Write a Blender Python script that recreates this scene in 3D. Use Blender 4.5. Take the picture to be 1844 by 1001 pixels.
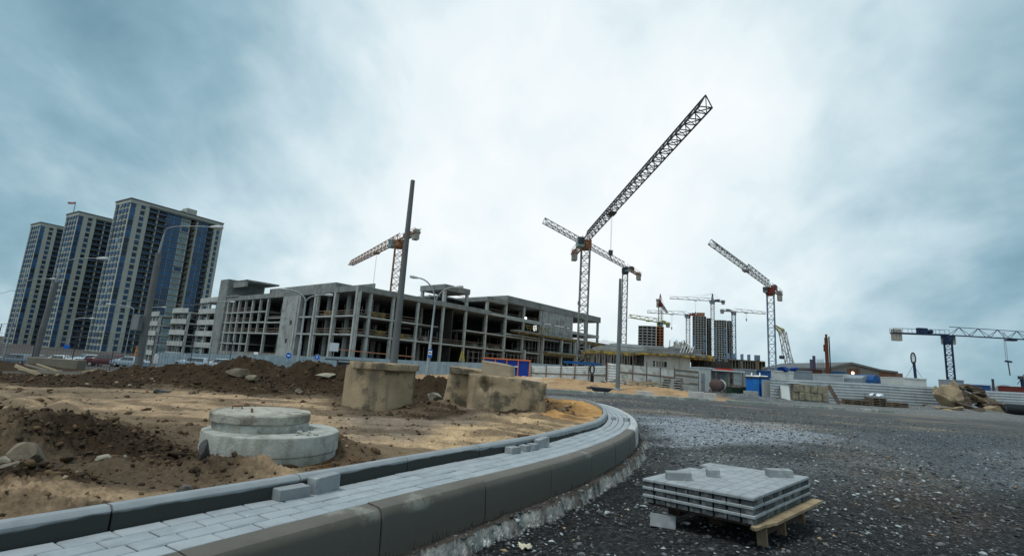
import bpy, bmesh, math, random
import numpy as np
from mathutils import Vector, Matrix, noise as mnoise

# ------------------------------------------------------------------ camera, sky, sun
scene = bpy.context.scene
for o in list(bpy.data.objects): bpy.data.objects.remove(o)
CAMH = 1.15; FPX = 900.0
PITCH = math.radians(10.25); ROLL = math.radians(3.7)
Fv = Vector((0, math.cos(PITCH), math.sin(PITCH)))
u0 = Vector((0, -math.sin(PITCH), math.cos(PITCH))); r0 = Vector((1, 0, 0))
Rv = math.cos(ROLL)*r0 + math.sin(ROLL)*u0
Uv = -math.sin(ROLL)*r0 + math.cos(ROLL)*u0
cam = bpy.data.cameras.new("camera"); camo = bpy.data.objects.new("camera", cam)
bpy.context.collection.objects.link(camo)
m = Matrix((( Rv.x, Uv.x, -Fv.x, 0), (Rv.y, Uv.y, -Fv.y, 0), (Rv.z, Uv.z, -Fv.z, CAMH), (0, 0, 0, 1)))
camo.matrix_world = m
cam.sensor_width = 36; cam.lens = 36*FPX/1844; cam.clip_start = .05; cam.clip_end = 9000
scene.camera = camo
scene.view_settings.view_transform = 'Standard'; scene.view_settings.look = 'None'
scene.view_settings.gamma = 1; scene.view_settings.use_curve_mapping = False
scene.view_settings.exposure = 0.44

def ray(x, y): return Fv + (x-922)/FPX*Rv + (500.5-y)/FPX*Uv
def gp(x, y, z=0.):                       # point of the photograph on the level z
    d = ray(x, y); t = (z-CAMH)/d.z; return Vector((0, 0, CAMH)) + d*t
def at(x, y, Y):                          # point of the photograph at the distance Y
    d = ray(x, y); return Vector((0, 0, CAMH)) + d*(Y/d.y)

SUN_EL = 66; SUN_AZ = 238                 # faint sun through the cloud, high and behind the camera
def build_world():
    w = bpy.data.worlds.new("World"); scene.world = w; w.use_nodes = True
    nt = w.node_tree; N = nt.nodes; L = nt.links; N.clear()
    out = N.new('ShaderNodeOutputWorld'); bg = N.new('ShaderNodeBackground'); L.new(bg.outputs[0], out.inputs[0])
    bg.inputs[1].default_value = 0.10
    sky = N.new('ShaderNodeTexSky'); sky.sky_type = 'NISHITA'; sky.sun_disc = False
    sky.sun_elevation = math.radians(SUN_EL); sky.sun_rotation = math.radians(SUN_AZ)
    tc = N.new('ShaderNodeTexCoord')
    def math_(op, a, b=None, c=None, clamp=False):
        n = N.new('ShaderNodeMath'); n.operation = op; n.use_clamp = clamp
        for i, v in enumerate((a, b, c)):
            if v is None: continue
            if hasattr(v, 'is_output'): L.new(v, n.inputs[i])
            else: n.inputs[i].default_value = v
        return n.outputs[0]
    sep = N.new('ShaderNodeSeparateXYZ'); L.new(tc.outputs['Generated'], sep.inputs[0])
    zz = math_('MAXIMUM', sep.outputs[2], 0.0); den = math_('ADD', zz, 0.62)
    px = math_('DIVIDE', sep.outputs[0], den); py = math_('DIVIDE', sep.outputs[1], den)
    comb = N.new('ShaderNodeCombineXYZ'); L.new(px, comb.inputs[0]); L.new(py, comb.inputs[1])
    # cloud sheet as seen from below (perspective of a real layer)
    def clouds(rot, sc, detail, dist, off):
        mp = N.new('ShaderNodeMapping'); L.new(comb.outputs[0], mp.inputs[0])
        mp.inputs['Rotation'].default_value = (0, 0, math.radians(rot)); mp.inputs['Scale'].default_value = sc
        mp.inputs['Location'].default_value = off
        n = N.new('ShaderNodeTexNoise'); L.new(mp.outputs[0], n.inputs[0]); n.inputs['Scale'].default_value = 1.0
        n.inputs['Detail'].default_value = detail; n.inputs['Roughness'].default_value = .55; n.inputs['Distortion'].default_value = dist
        return n.outputs[0]
    c1 = clouds(-24, (3.0, 2.3, 1), 5, .3, (3.1, 1.7, 0))
    c2 = clouds(-38, (7.5, 5.2, 1), 6, .3, (7.3, 2.2, 4))
    c3 = clouds(15, (1.5, 1.4, 1), 3, .2, (1.4, 5.5, 9))
    # thin bright part of the cloud around the hidden sun
    dirs = at(1010, 330, 100) - Vector((0, 0, CAMH)); dirs.normalize()
    dt = N.new('ShaderNodeVectorMath'); dt.operation = 'DOT_PRODUCT'; L.new(tc.outputs['Generated'], dt.inputs[0]); dt.inputs[1].default_value = dirs
    ang = math_('ARCCOSINE', dt.outputs['Value'])
    g = math_('DIVIDE', ang, .66); g = math_('POWER', g, 2.0); g = math_('MULTIPLY', g, -1.0); g = math_('EXPONENT', g)
    dens = math_('ADD', math_('MULTIPLY', c1, .62), math_('ADD', math_('MULTIPLY', c2, .36), math_('MULTIPLY', c3, .42)))   # about .65
    v = math_('SUBTRACT', dens, .70)
    v = math_('MULTIPLY', v, .95)
    back = math_('MULTIPLY', math_('MAXIMUM', math_('ADD', math_('MULTIPLY', sep.outputs[1], -.7), math_('MULTIPLY', zz, .45)), 0.0), .40)
    val = math_('ADD', math_('ADD', math_('MULTIPLY', g, .56), math_('ADD', back, .40)), v)
    def lobe(px_, py_, wd, amp):                       # a thicker bank of cloud around a direction
        dv = at(px_, py_, 100) - Vector((0, 0, CAMH)); dv.normalize()
        d2 = N.new('ShaderNodeVectorMath'); d2.operation = 'DOT_PRODUCT'; L.new(tc.outputs['Generated'], d2.inputs[0]); d2.inputs[1].default_value = dv
        a_ = math_('DIVIDE', math_('ARCCOSINE', d2.outputs['Value']), wd); return math_('MULTIPLY', math_('EXPONENT', math_('MULTIPLY', math_('POWER', a_, 2.0), -1.0)), amp)
    val = math_('ADD', val, lobe(1760, 600, .36, -.17)); val = math_('ADD', val, lobe(60, 60, .38, -.10)); val = math_('ADD', val, lobe(1800, 40, .35, -.06)); val = math_('ADD', val, lobe(1500, 420, .22, .10))
    val = math_('ADD', val, lobe(60, 520, .22, .06))
    val = math_('SUBTRACT', val, 0.0, clamp=True)
    r = N.new('ShaderNodeValToRGB'); L.new(val, r.inputs[0]); cr = r.color_ramp
    stops = [(0.0, (.067, .147, .193)), (.22, (.132, .266, .34)), (.42, (.28, .445, .53)), (.62, (.55, .70, .768)), (.80, (.79, .89, .92)), (1.0, (.93, .965, .985))]
    cr.elements[0].position = 0; cr.elements[0].color = (*stops[0][1], 1); cr.elements[1].position = 1; cr.elements[1].color = (*stops[-1][1], 1)
    for p, c in stops[1:-1]:
        e = cr.elements.new(p); e.color = (*c, 1)
    sc = N.new('ShaderNodeVectorMath'); sc.operation = 'SCALE'; L.new(r.outputs[0], sc.inputs[0]); sc.inputs['Scale'].default_value = 7.7
    mix = N.new('ShaderNodeMix'); mix.data_type = 'RGBA'; mix.inputs[0].default_value = .96
    L.new(sky.outputs[0], mix.inputs[6]); L.new(sc.outputs[0], mix.inputs[7])
    L.new(mix.outputs[2], bg.inputs[0])
build_world()
sl = bpy.data.lights.new("sun", 'SUN'); slo = bpy.data.objects.new("sun", sl); bpy.context.collection.objects.link(slo)
sl.energy = 1.5; sl.angle = math.radians(12); sl.color = (1, .975, .94)
sd = Vector((math.sin(math.radians(SUN_AZ))*math.cos(math.radians(SUN_EL)), math.cos(math.radians(SUN_AZ))*math.cos(math.radians(SUN_EL)), math.sin(math.radians(SUN_EL))))
slo.rotation_euler = sd.to_track_quat('Z', 'Y').to_euler(); slo.location = (0, 0, 50)

# ------------------------------------------------------------------ helpers
COL = bpy.context.collection
WM = {}                                    # world matrix of every thing
ORI = Matrix.Identity(4)
def tag(o, label=None, cat=None, group=None, kind=None):
    if label: o['label'] = label
    if cat: o['category'] = cat
    if group: o['group'] = group
    if kind: o['kind'] = kind
    return o
def thing(name, label, cat, loc=(0, 0, 0), rotz=0, group=None):
    o = bpy.data.objects.new(name, None); COL.objects.link(o); o.empty_display_size = .2
    o.location = loc; o.rotation_euler = (0, 0, rotz)
    WM[o.name] = Matrix.Translation(Vector(loc)) @ Matrix.Rotation(rotz, 4, 'Z')
    return tag(o, label, cat, group)
def dup(o, loc=None, rotz=None, label=None, group=None, par=None):
    c = o.copy(); COL.objects.link(c)
    if par is None:
        if loc is not None: c.location = loc
        if rotz is not None: c.rotation_euler = (c.rotation_euler[0], c.rotation_euler[1], rotz)
        if label: c['label'] = label
        if group: c['group'] = group
    else: c.parent = par
    for ch in [x for x in o.children]: dup(ch, par=c)
    return c
class MB:
    """collects geometry; verts are written through self.M (a frame)"""
    def __init__(s, M=None): s.v = []; s.f = []; s.mi = []; s.M = M or Matrix.Identity(4); s.m = 0
    def add(s, vs, fs):
        k = len(s.v); s.v += [tuple(s.M @ Vector(p)) for p in vs]
        s.f += [tuple(i+k for i in f) for f in fs]; s.mi += [s.m]*len(fs)
    def box(s, a, b, T=None):               # corners a..b
        x0, y0, z0 = a; x1, y1, z1 = b
        vs = [Vector(p) for p in ((x0,y0,z0),(x1,y0,z0),(x1,y1,z0),(x0,y1,z0),(x0,y0,z1),(x1,y0,z1),(x1,y1,z1),(x0,y1,z1))]
        if T is not None: vs = [T @ p for p in vs]
        s.add(vs, [(0,3,2,1),(4,5,6,7),(0,1,5,4),(1,2,6,5),(2,3,7,6),(3,0,4,7)])
    def beam(s, p, q, w, h=None, n=4):
        p = Vector(p); q = Vector(q); h = h or w; d = q-p
        if d.length < 1e-6: return
        d.normalize(); a = Vector((0, 0, 1)) if abs(d.z) < .9 else Vector((1, 0, 0))
        u = d.cross(a).normalized(); v = u.cross(d)
        vs = []
        for c in (p, q):
            for (i, j) in ((-1,-1),(1,-1),(1,1),(-1,1)): vs.append(c+u*i*w/2+v*j*h/2)
        s.add(vs, [(0,1,2,3),(7,6,5,4),(0,4,5,1),(1,5,6,2),(2,6,7,3),(3,7,4,0)])
    def tube(s, pts, r, n=8, cap=True):
        pts = [Vector(p) for p in pts]; rs = r if isinstance(r, (list, tuple)) else [r]*len(pts)
        vs = []; fs = []; prev = None
        for i, p in enumerate(pts):
            d = (pts[min(i+1, len(pts)-1)]-pts[max(i-1, 0)]).normalized()
            if prev is None:
                a = Vector((0, 0, 1)) if abs(d.z) < .9 else Vector((1, 0, 0)); u = d.cross(a).normalized()
            else: u = (prev - d*prev.dot(d)).normalized()
            prev = u; v = d.cross(u)
            for k in range(n):
                t = 2*math.pi*k/n; vs.append(p+(u*math.cos(t)+v*math.sin(t))*rs[i])
        for i in range(len(pts)-1):
            for k in range(n):
                a = i*n+k; b = i*n+(k+1) % n; fs.append((a, b, b+n, a+n))
        if cap: fs.append(tuple(range(n-1, -1, -1))); fs.append(tuple(range((len(pts)-1)*n, len(pts)*n)))
        s.add(vs, fs)
    def lathe(s, prof, c=(0, 0), n=32, T=None):      # prof: (r,z) from bottom to top, closed by caps when r>0
        vs = []; fs = []
        for r, z in prof:
            for k in range(n):
                t = 2*math.pi*k/n; vs.append(Vector((c[0]+r*math.cos(t), c[1]+r*math.sin(t), z)))
        for i in range(len(prof)-1):
            for k in range(n):
                a = i*n+k; b = i*n+(k+1) % n; fs.append((a, b, b+n, a+n))
        fs.append(tuple(range(n-1, -1, -1))); fs.append(tuple(range((len(prof)-1)*n, len(prof)*n)))
        if T is not None: vs = [T @ p for p in vs]
        s.add(vs, fs)
    def prism(s, poly, z0, z1, T=None):              # poly in xy, extruded in z
        n = len(poly); vs = [Vector((x, y, z0)) for x, y in poly]+[Vector((x, y, z1)) for x, y in poly]
        if T is not None: vs = [T @ p for p in vs]
        ar = sum(poly[i][0]*poly[(i+1) % n][1]-poly[(i+1) % n][0]*poly[i][1] for i in range(n))
        fs = [tuple(range(n-1, -1, -1)), tuple(range(n, 2*n))]+[(i, (i+1) % n, (i+1) % n+n, i+n) for i in range(n)]
        if ar < 0: fs = [tuple(reversed(f)) for f in fs]
        s.add(vs, fs)
    def quad(s, a, b, c, d): s.add([a, b, c, d], [(0, 1, 2, 3)])
    def build(s, name, mats, parent=None, smooth=False, bevel=0, world=True, seg=1, auto=None):
        """world=True: verts are world coordinates and get expressed in the frame of the thing above"""
        me = bpy.data.meshes.new(name); vs = s.v
        if parent is not None and world:
            p = parent
            while p.parent is not None: p = p.parent
            inv = WM[p.name].inverted(); vs = [tuple(inv @ Vector(v)) for v in vs]
        me.from_pydata(vs, [], s.f)
        if not isinstance(mats, (list, tuple)): mats = [mats]
        for mm in mats: me.materials.append(mm)
        if len(mats) > 1: me.polygons.foreach_set('material_index', s.mi)
        if bevel:
            bm = bmesh.new(); bm.from_mesh(me); bmesh.ops.remove_doubles(bm, verts=bm.verts, dist=1e-5)
            ed = [e for e in bm.edges if len(e.link_faces) == 2 and e.calc_face_angle(0) > .6]
            bmesh.ops.bevel(bm, geom=ed, offset=bevel, segments=seg, profile=.6, affect='EDGES', clamp_overlap=True)
            bm.to_mesh(me); bm.free()
        if smooth: me.polygons.foreach_set('use_smooth', [True]*len(me.polygons))
        me.update()
        if smooth and auto:
            me.set_sharp_from_angle(angle=math.radians(auto))
        o = bpy.data.objects.new(name, me); COL.objects.link(o)
        if parent is not None: o.parent = parent
        elif s.v: 
            # top-level mesh: put the origin at its base
            xs = np.array(vs); c = Vector(((xs[:,0].min()+xs[:,0].max())/2, (xs[:,1].min()+xs[:,1].max())/2, xs[:,2].min()))
            me.transform(Matrix.Translation(-c)); o.location = c
            WM[o.name] = Matrix.Translation(c)
        return o
def structure(o): o['kind'] = 'structure'; return o

# ------------------------------------------------------------------ materials
MC = {}
def mat(name, col, rough=.85, var=.18, scale=1.5, bump=.15, bscale=25., col2=None, c2scale=2., c2lo=.5, c2hi=.62, metal=0., spec=.18,
        streak=None, coord='Object', emit=None):
    if name in MC: return MC[name]
    m = bpy.data.materials.new(name); m.use_nodes = True; nt = m.node_tree; N = nt.nodes; L = nt.links
    b = N['Principled BSDF']; b.inputs['Roughness'].default_value = rough; b.inputs['Metallic'].default_value = metal
    b.inputs['Specular IOR Level'].default_value = spec
    tc = N.new('ShaderNodeTexCoord'); co = tc.outputs[coord]
    oi = N.new('ShaderNodeObjectInfo')
    add = N.new('ShaderNodeVectorMath'); add.operation = 'ADD'; L.new(co, add.inputs[0])
    sc = N.new('ShaderNodeMath'); sc.operation = 'MULTIPLY'; L.new(oi.outputs['Random'], sc.inputs[0]); sc.inputs[1].default_value = 37.
    L.new(sc.outputs[0], add.inputs[1]); co = add.outputs[0]
    def noise(s, det=5, rgh=.6, vec=None):
        n = N.new('ShaderNodeTexNoise'); L.new(vec or co, n.inputs[0]); n.inputs['Scale'].default_value = s
        n.inputs['Detail'].default_value = det; n.inputs['Roughness'].default_value = rgh; return n.outputs[0]
    def ramp(x, lo, hi, a, c):
        r = N.new('ShaderNodeValToRGB'); L.new(x, r.inputs[0]); r.color_ramp.elements[0].position = lo; r.color_ramp.elements[1].position = hi
        r.color_ramp.elements[0].color = a; r.color_ramp.elements[1].color = c; return r.outputs[0]
    c4 = lambda c, k=1.: (min(c[0]*k, 1), min(c[1]*k, 1), min(c[2]*k, 1), 1)
    base = ramp(noise(scale), .3, .7, c4(col, 1-var), c4(col, 1+var))
    def mixc(f, a, bcol):
        mx = N.new('ShaderNodeMix'); mx.data_type = 'RGBA'; L.new(f, mx.inputs[0]); L.new(a, mx.inputs[6])
        if hasattr(bcol, 'is_output'): L.new(bcol, mx.inputs[7])
        else: mx.inputs[7].default_value = bcol
        return mx.outputs[2]
    if col2 is not None:
        f = ramp(noise(c2scale, 6, .65), c2lo, c2hi, (0, 0, 0, 1), (1, 1, 1, 1)); base = mixc(f, base, c4(col2))
    if streak is not None:                                # vertical run-off marks
        mp = N.new('ShaderNodeMapping'); L.new(co, mp.inputs[0]); mp.inputs['Scale'].default_value = (streak[1], streak[1], streak[1]*.07)
        f = ramp(noise(1, 4, .6, mp.outputs[0]), .52, .72, (0, 0, 0, 1), (1, 1, 1, 1)); base = mixc(f, base, c4(streak[0]))
    L.new(base, b.inputs['Base Color'])
    if bump:
        bp = N.new('ShaderNodeBump'); bp.inputs['Strength'].default_value = bump; bp.inputs['Distance'].default_value = .02
        L.new(noise(bscale, 6, .7), bp.inputs['Height']); L.new(bp.outputs[0], b.inputs['Normal'])
    if emit: b.inputs['Emission Color'].default_value = (*emit[0], 1); b.inputs['Emission Strength'].default_value = emit[1]
    MC[name] = m; return m
# ------------------------------------------------------------------ terrain
def hash2(ix, iy, s):
    h = (ix*374761393 + iy*668265263 + s*1274126177) & 0xffffffff
    h = ((h ^ (h >> 13))*1103515245) & 0xffffffff; h ^= h >> 16
    return (h & 0xffffff)/float(0xffffff)
def vnoise(x, y, s=0):
    x = np.asarray(x, float); y = np.asarray(y, float)
    ix = np.floor(x).astype(np.int64); iy = np.floor(y).astype(np.int64); fx = x-ix; fy = y-iy
    fx = fx*fx*(3-2*fx); fy = fy*fy*(3-2*fy)
    a = hash2(ix, iy, s); b = hash2(ix+1, iy, s); c = hash2(ix, iy+1, s); d = hash2(ix+1, iy+1, s)
    return (a*(1-fx)+b*fx)*(1-fy)+(c*(1-fx)+d*fx)*fy*1.0
def fbm(x, y, o=4, s=0, g=.5):
    t = 0; a = 1.; n = 0
    for i in range(o):
        k = 2**i; t = t + a*vnoise(x*k*.93+y*k*.37+17.3*i, y*k*.93-x*k*.37+5.1*i, s+i); n += a; a *= g
    return t/n                       # 0..1
def ridged(x, y, o=4, s=0):
    t = 0; a = 1.; n = 0
    for i in range(o):
        k = 2**i; t = t + a*(1-np.abs(2*vnoise(x*k*.9+y*k*.42+3.3*i, y*k*.9-x*k*.42+9.1*i, s+i)-1)); n += a; a *= .5
    return t/n
def sstep(a, b, x): t = np.clip((x-a)/(b-a), 0, 1); return t*t*(3-2*t)

def smooth_poly(pts, n):                # Catmull-Rom through pts, resampled to equal steps
    P = np.array(pts, float); P = np.vstack([2*P[0]-P[1], P, 2*P[-1]-P[-2]]); out = []
    for i in range(1, len(P)-2):
        for k in range(24):
            t = k/24; p0, p1, p2, p3 = P[i-1], P[i], P[i+1], P[i+2]
            out.append(.5*((2*p1)+(-p0+p2)*t+(2*p0-5*p1+4*p2-p3)*t*t+(-p0+3*p1-3*p2+p3)*t**3))
    out.append(P[-2]); out = np.array(out)
    d = np.r_[0, np.cumsum(np.hypot(*np.diff(out, axis=0).T))]; s = np.linspace(0, d[-1], n)
    q = np.c_[np.interp(s, d, out[:, 0]), np.interp(s, d, out[:, 1])]
    for _ in range(3): q[1:-1] = (q[:-2]+2*q[1:-1]+q[2:])/4
    return q, d[-1]
OUT = [(-2.55, -.2), (-1.85, 1.15), (-1.19, 2.33), (-.67, 3.16), (-.03, 4.15), (.63, 5.17), (1.12, 6.05), (1.58, 7.0), (2.02, 8.05), (2.43, 9.3), (2.75, 10.69), (2.97, 12.2), (3.07, 13.8), (3.0, 15.2), (2.7, 16.2)]
INN = [(-3.35, .1), (-2.62, 1.25), (-2.08, 2.1), (-1.80, 2.52), (-1.66, 2.74), (-1.3, 3.29), (-1.02, 3.73), (-.60, 4.45), (.12, 5.57), (.54, 6.30), (1.06, 7.38), (1.58, 8.5), (1.96, 9.8), (2.25, 11.2), (2.45, 12.7), (2.50, 14.2), (2.38, 15.2), (2.0, 15.7), (1.2, 15.9)]
OC, OL = smooth_poly(OUT, 150); IC, IL = smooth_poly(INN, 160)
def nrm(c):
    t = np.gradient(c, axis=0); t /= np.hypot(t[:, 0], t[:, 1])[:, None]; return np.c_[t[:, 1], -t[:, 0]], t   # right-hand normal
ON, OT = nrm(OC); IN_, IT = nrm(IC)
FAR = np.array([(-3, 16.3), (-12, 16.0), (-40, 17.5), (-80, 20)])
polyO = np.vstack([OC, FAR, [(-80, -6), (-3.3, -6), (-2.9, -1)]])
polyI = np.vstack([IC-IN_*.08, FAR+[0, -.5], [(-80, -6), (-3.9, -6), (-3.5, -1)]])
def inpoly(x, y, P):
    ins = np.zeros(x.shape, bool); n = len(P)
    for i in range(n):
        x0, y0 = P[i]; x1, y1 = P[(i+1) % n]
        if y0 == y1: continue
        c = ((y0 > y) != (y1 > y)) & (x < (x1-x0)*(y-y0)/(y1-y0)+x0); ins ^= c
    return ins
def pdist(x, y, P, closed=True):
    n = len(P); d = np.full(x.shape, 1e9)
    for i in range(n if closed else n-1):
        x0, y0 = P[i]; x1, y1 = P[(i+1) % n]; dx, dy = x1-x0, y1-y0; L2 = dx*dx+dy*dy+1e-12
        t = np.clip(((x-x0)*dx+(y-y0)*dy)/L2, 0, 1); d = np.minimum(d, (x-x0-t*dx)**2+(y-y0-t*dy)**2)
    return np.sqrt(d)
def pmask(x, y, pix, z, soft=.15, warp=.25, s=0, wf=1.6):
    """soft weight of a polygon drawn over the plan"""
    P = np.array([tuple(gp(a, b, z)[:2]) for a, b in pix])
    x0, y0 = P.min(0)-1.5; x1, y1 = P.max(0)+1.5; w = np.zeros(x.shape)
    k = np.where((x > x0) & (x < x1) & (y > y0) & (y < y1))[0]
    if len(k) == 0: return w
    xx = x[k]; yy = y[k]
    wx = xx+warp*(fbm(xx*wf, yy*wf, 4, s+40)-.5)*2; wy = yy+warp*(fbm(xx*wf+9, yy*wf, 4, s+50)-.5)*2
    d = pdist(wx, wy, P); w[k] = np.clip(.5+np.where(inpoly(wx, wy, P), d, -d)/(2*soft), 0, 1); return w

# (photo column, distance, top level, half width, half depth)
MOUNDS = [
 (335, 12.6, .80, 1.5, 1.0), (440, 12.4, .96, 1.25, 1.0), (262, 12.8, .66, 1.1, .8), (205, 12.6, .42, 1.0, .7), (398, 11.2, .58, 1.8, .7),
 (492, 12.2, .80, .8, .8), (556, 13.2, 1.02, .9, .8), (610, 13.0, .88, .9, .8), (500, 11.0, .50, 1.2, .6), (590, 10.8, .42, 1.0, .5),
 (775, 12.3, .78, .9, .8), (830, 12.6, .72, .8, .8), (720, 12.6, .7, .7, .7), (700, 9.5, .44, .8, .35), (860, 8.2, .47, 1.0, .28), (960, 8.6, .42, .6, .3), (800, 9.0, .5, .5, .35),
 (112, 3.75, .60, .50, .38), (50, 3.8, .60, .55, .38), (165, 4.1, .52, .5, .35), (215, 4.4, .46, .5, .3), (175, 3.7, .50, .38, .32), (-20, 3.2, .60, .4, .5), (30, 2.75, .47, .35, .3), (240, 3.35, .42, .45, .22), (330, 3.45, .43, .3, .2),
 (100, 2.55, .43, .5, .2), (470, 3.55, .45, .25, .14), (610, 4.6, .46, .26, .18), (560, 4.3, .45, .2, .15),(390,3.45,.46,.2,.15),
 (60, 15.5, .42, 3.2, 1.0), (-60, 15.0, .5, 3.0, 1.0), (150, 17.0, .34, 3.0, 1.1), (60, 11.2, .36, 1.8, .5),
 (1010, 11.2, .47, .55, 1.2), (940, 9.0, .44, .5, .5), (1000, 9.2, .43, .5, .4), (860, 6.6, .40, .8, .3),
 (1010, 44, .55, 4.5, 2.5), (1080, 41, .45, 4, 2.2), (1160, 40, .42, 4, 2.2), (1235, 37, .3, 3, 1.5), (1330, 39, .35, 4, 1.5), (940, 52, .4, 4, 4),
 (1385, 40, .32, 1.2, .6), (1690, 44, .35, 1.8, 1.0), (1760, 44, .4, 3.2, 1.2),
]
MC_ = [(at(px, 700, Y).x, Y, zt, rx, ry) for px, Y, zt, rx, ry in MOUNDS]
def height(x, y):
    x = np.asarray(x, float); y = np.asarray(y, float); sh = x.shape; x = x.ravel(); y = y.ravel()
    inO = inpoly(x, y, polyO); inI = inpoly(x, y, polyI)
    near = (np.hypot(x, y) < 60)
    dO = np.full(x.shape, 99.); k = np.where((np.abs(x) < 9) & (y < 20) & (y > -3))[0]; dO[k] = pdist(x[k], y[k], OC, False)
    slope = np.clip(.040*np.minimum(x+2, 0), -3.4, 0)*sstep(17, 34, y)
    g = -.085*(1-sstep(.3, 1.6, dO))+.015*(fbm(x*1.3, y*1.3, 3, 3)-.5)+.018*(fbm(x*9, y*9, 3, 5)-.5)*(np.hypot(x, y) < 25)
    g = g + .10*(fbm(x*.22, y*.22, 2, 8)-.5)*sstep(9, 22, np.hypot(x, y))*(1-sstep(200, 400, np.hypot(x, y)))
    road = sstep(.30, -.1, np.abs(y-(23+.02*x))-7.0)
    g = g*(1-.7*road*(np.abs(x) < 60))
    h = g + slope
    isl = .335 + .03*(fbm(x*.8, y*.8, 3, 11)-.5)+.022*(fbm(x*5, y*5, 4, 12)-.5)+.075*(fbm(x*5.5, y*5.5, 4, 16)-.5)*sstep(-.8, .4, x)*sstep(5.2, 6.5, y)
    isl = isl + (.10*(ridged(x*.75+.3*y, y*2.3, 4, 14)-.62)+.03*(ridged(x*2.2, y*6., 3, 15)-.6))*sstep(4.2, 5.2, y)*sstep(16, 13, y)*sstep(1.2, .2, x)
    isl = isl - .10*sstep(.0, 5.5, -x-4)*sstep(3.5, 7, y)
    h = np.where(inI, isl, h)
    # heaps of dug earth
    mh = np.zeros_like(x); mw = np.zeros_like(x)
    for cx, cy, zt, rx, ry in MC_:
        k = np.where((np.abs(x-cx) < rx*2.6) & (np.abs(y-cy) < ry*2.6))[0]
        if len(k) == 0: continue
        xx = x[k]; yy = y[k]
        wx = xx+(fbm(xx/rx*1.2, yy/rx*1.2, 3, 21)-.5)*rx*.7; wy = yy+(fbm(xx/rx*1.2+7, yy/rx*1.2, 3, 22)-.5)*ry*.7
        q = ((wx-cx)/rx)**2+((wy-cy)/ry)**2
        base = .33 if cy < 20 else 0.
        a = (zt-base)*np.exp(-q*.9)
        mh[k] = np.maximum(mh[k], a); mw[k] = np.maximum(mw[k], np.exp(-q*.7))
    sc = np.where(y < 6, 7., 2.6)
    ok = (inI | (y > 20)) & near
    h = h + np.where(ok, mh + mh*(np.where(y < 6, .3, .6)*(ridged(x*sc, y*sc, 4, 31)-.6)) + np.minimum(mh, .25)*.6*(fbm(x*sc*2.2, y*sc*2.2, 4, 35)-.5) + np.minimum(mh, .15)*.5*(ridged(x*sc*5, y*sc*5, 3, 37)-.6), 0)
    # ruts left by tyres on the sand
    ru = pmask(x, y, [(-60, 705), (60, 702), (150, 712), (130, 742), (20, 756), (-60, 760)], .33, .15, .1)
    k = np.where(ru > 0)[0]
    if len(k): h[k] += ru[k]*(.10*np.abs(np.sin(x[k]*5.5+y[k]*2))**.8-.03)
    lo = inO & ~inI
    h = np.where(lo, .12, h)
    # ragged shelf of spilt concrete and soil in front of the kerb
    k = np.where((dO < .34) & ~inO)[0]
    if len(k):
        wv = .155+.11*(fbm(x[k]*4, y[k]*4, 4, 61)-.5)*2
        h[k] = np.where(dO[k] < wv, .005+.03*(fbm(x[k]*12, y[k]*12, 3, 62)-.5)-.10*sstep(wv-.03, wv+.004, dO[k]), h[k]-.02)
    return h.reshape(sh)
def hz(x, y): return float(height(np.array([x]), np.array([y]))[0])

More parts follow.
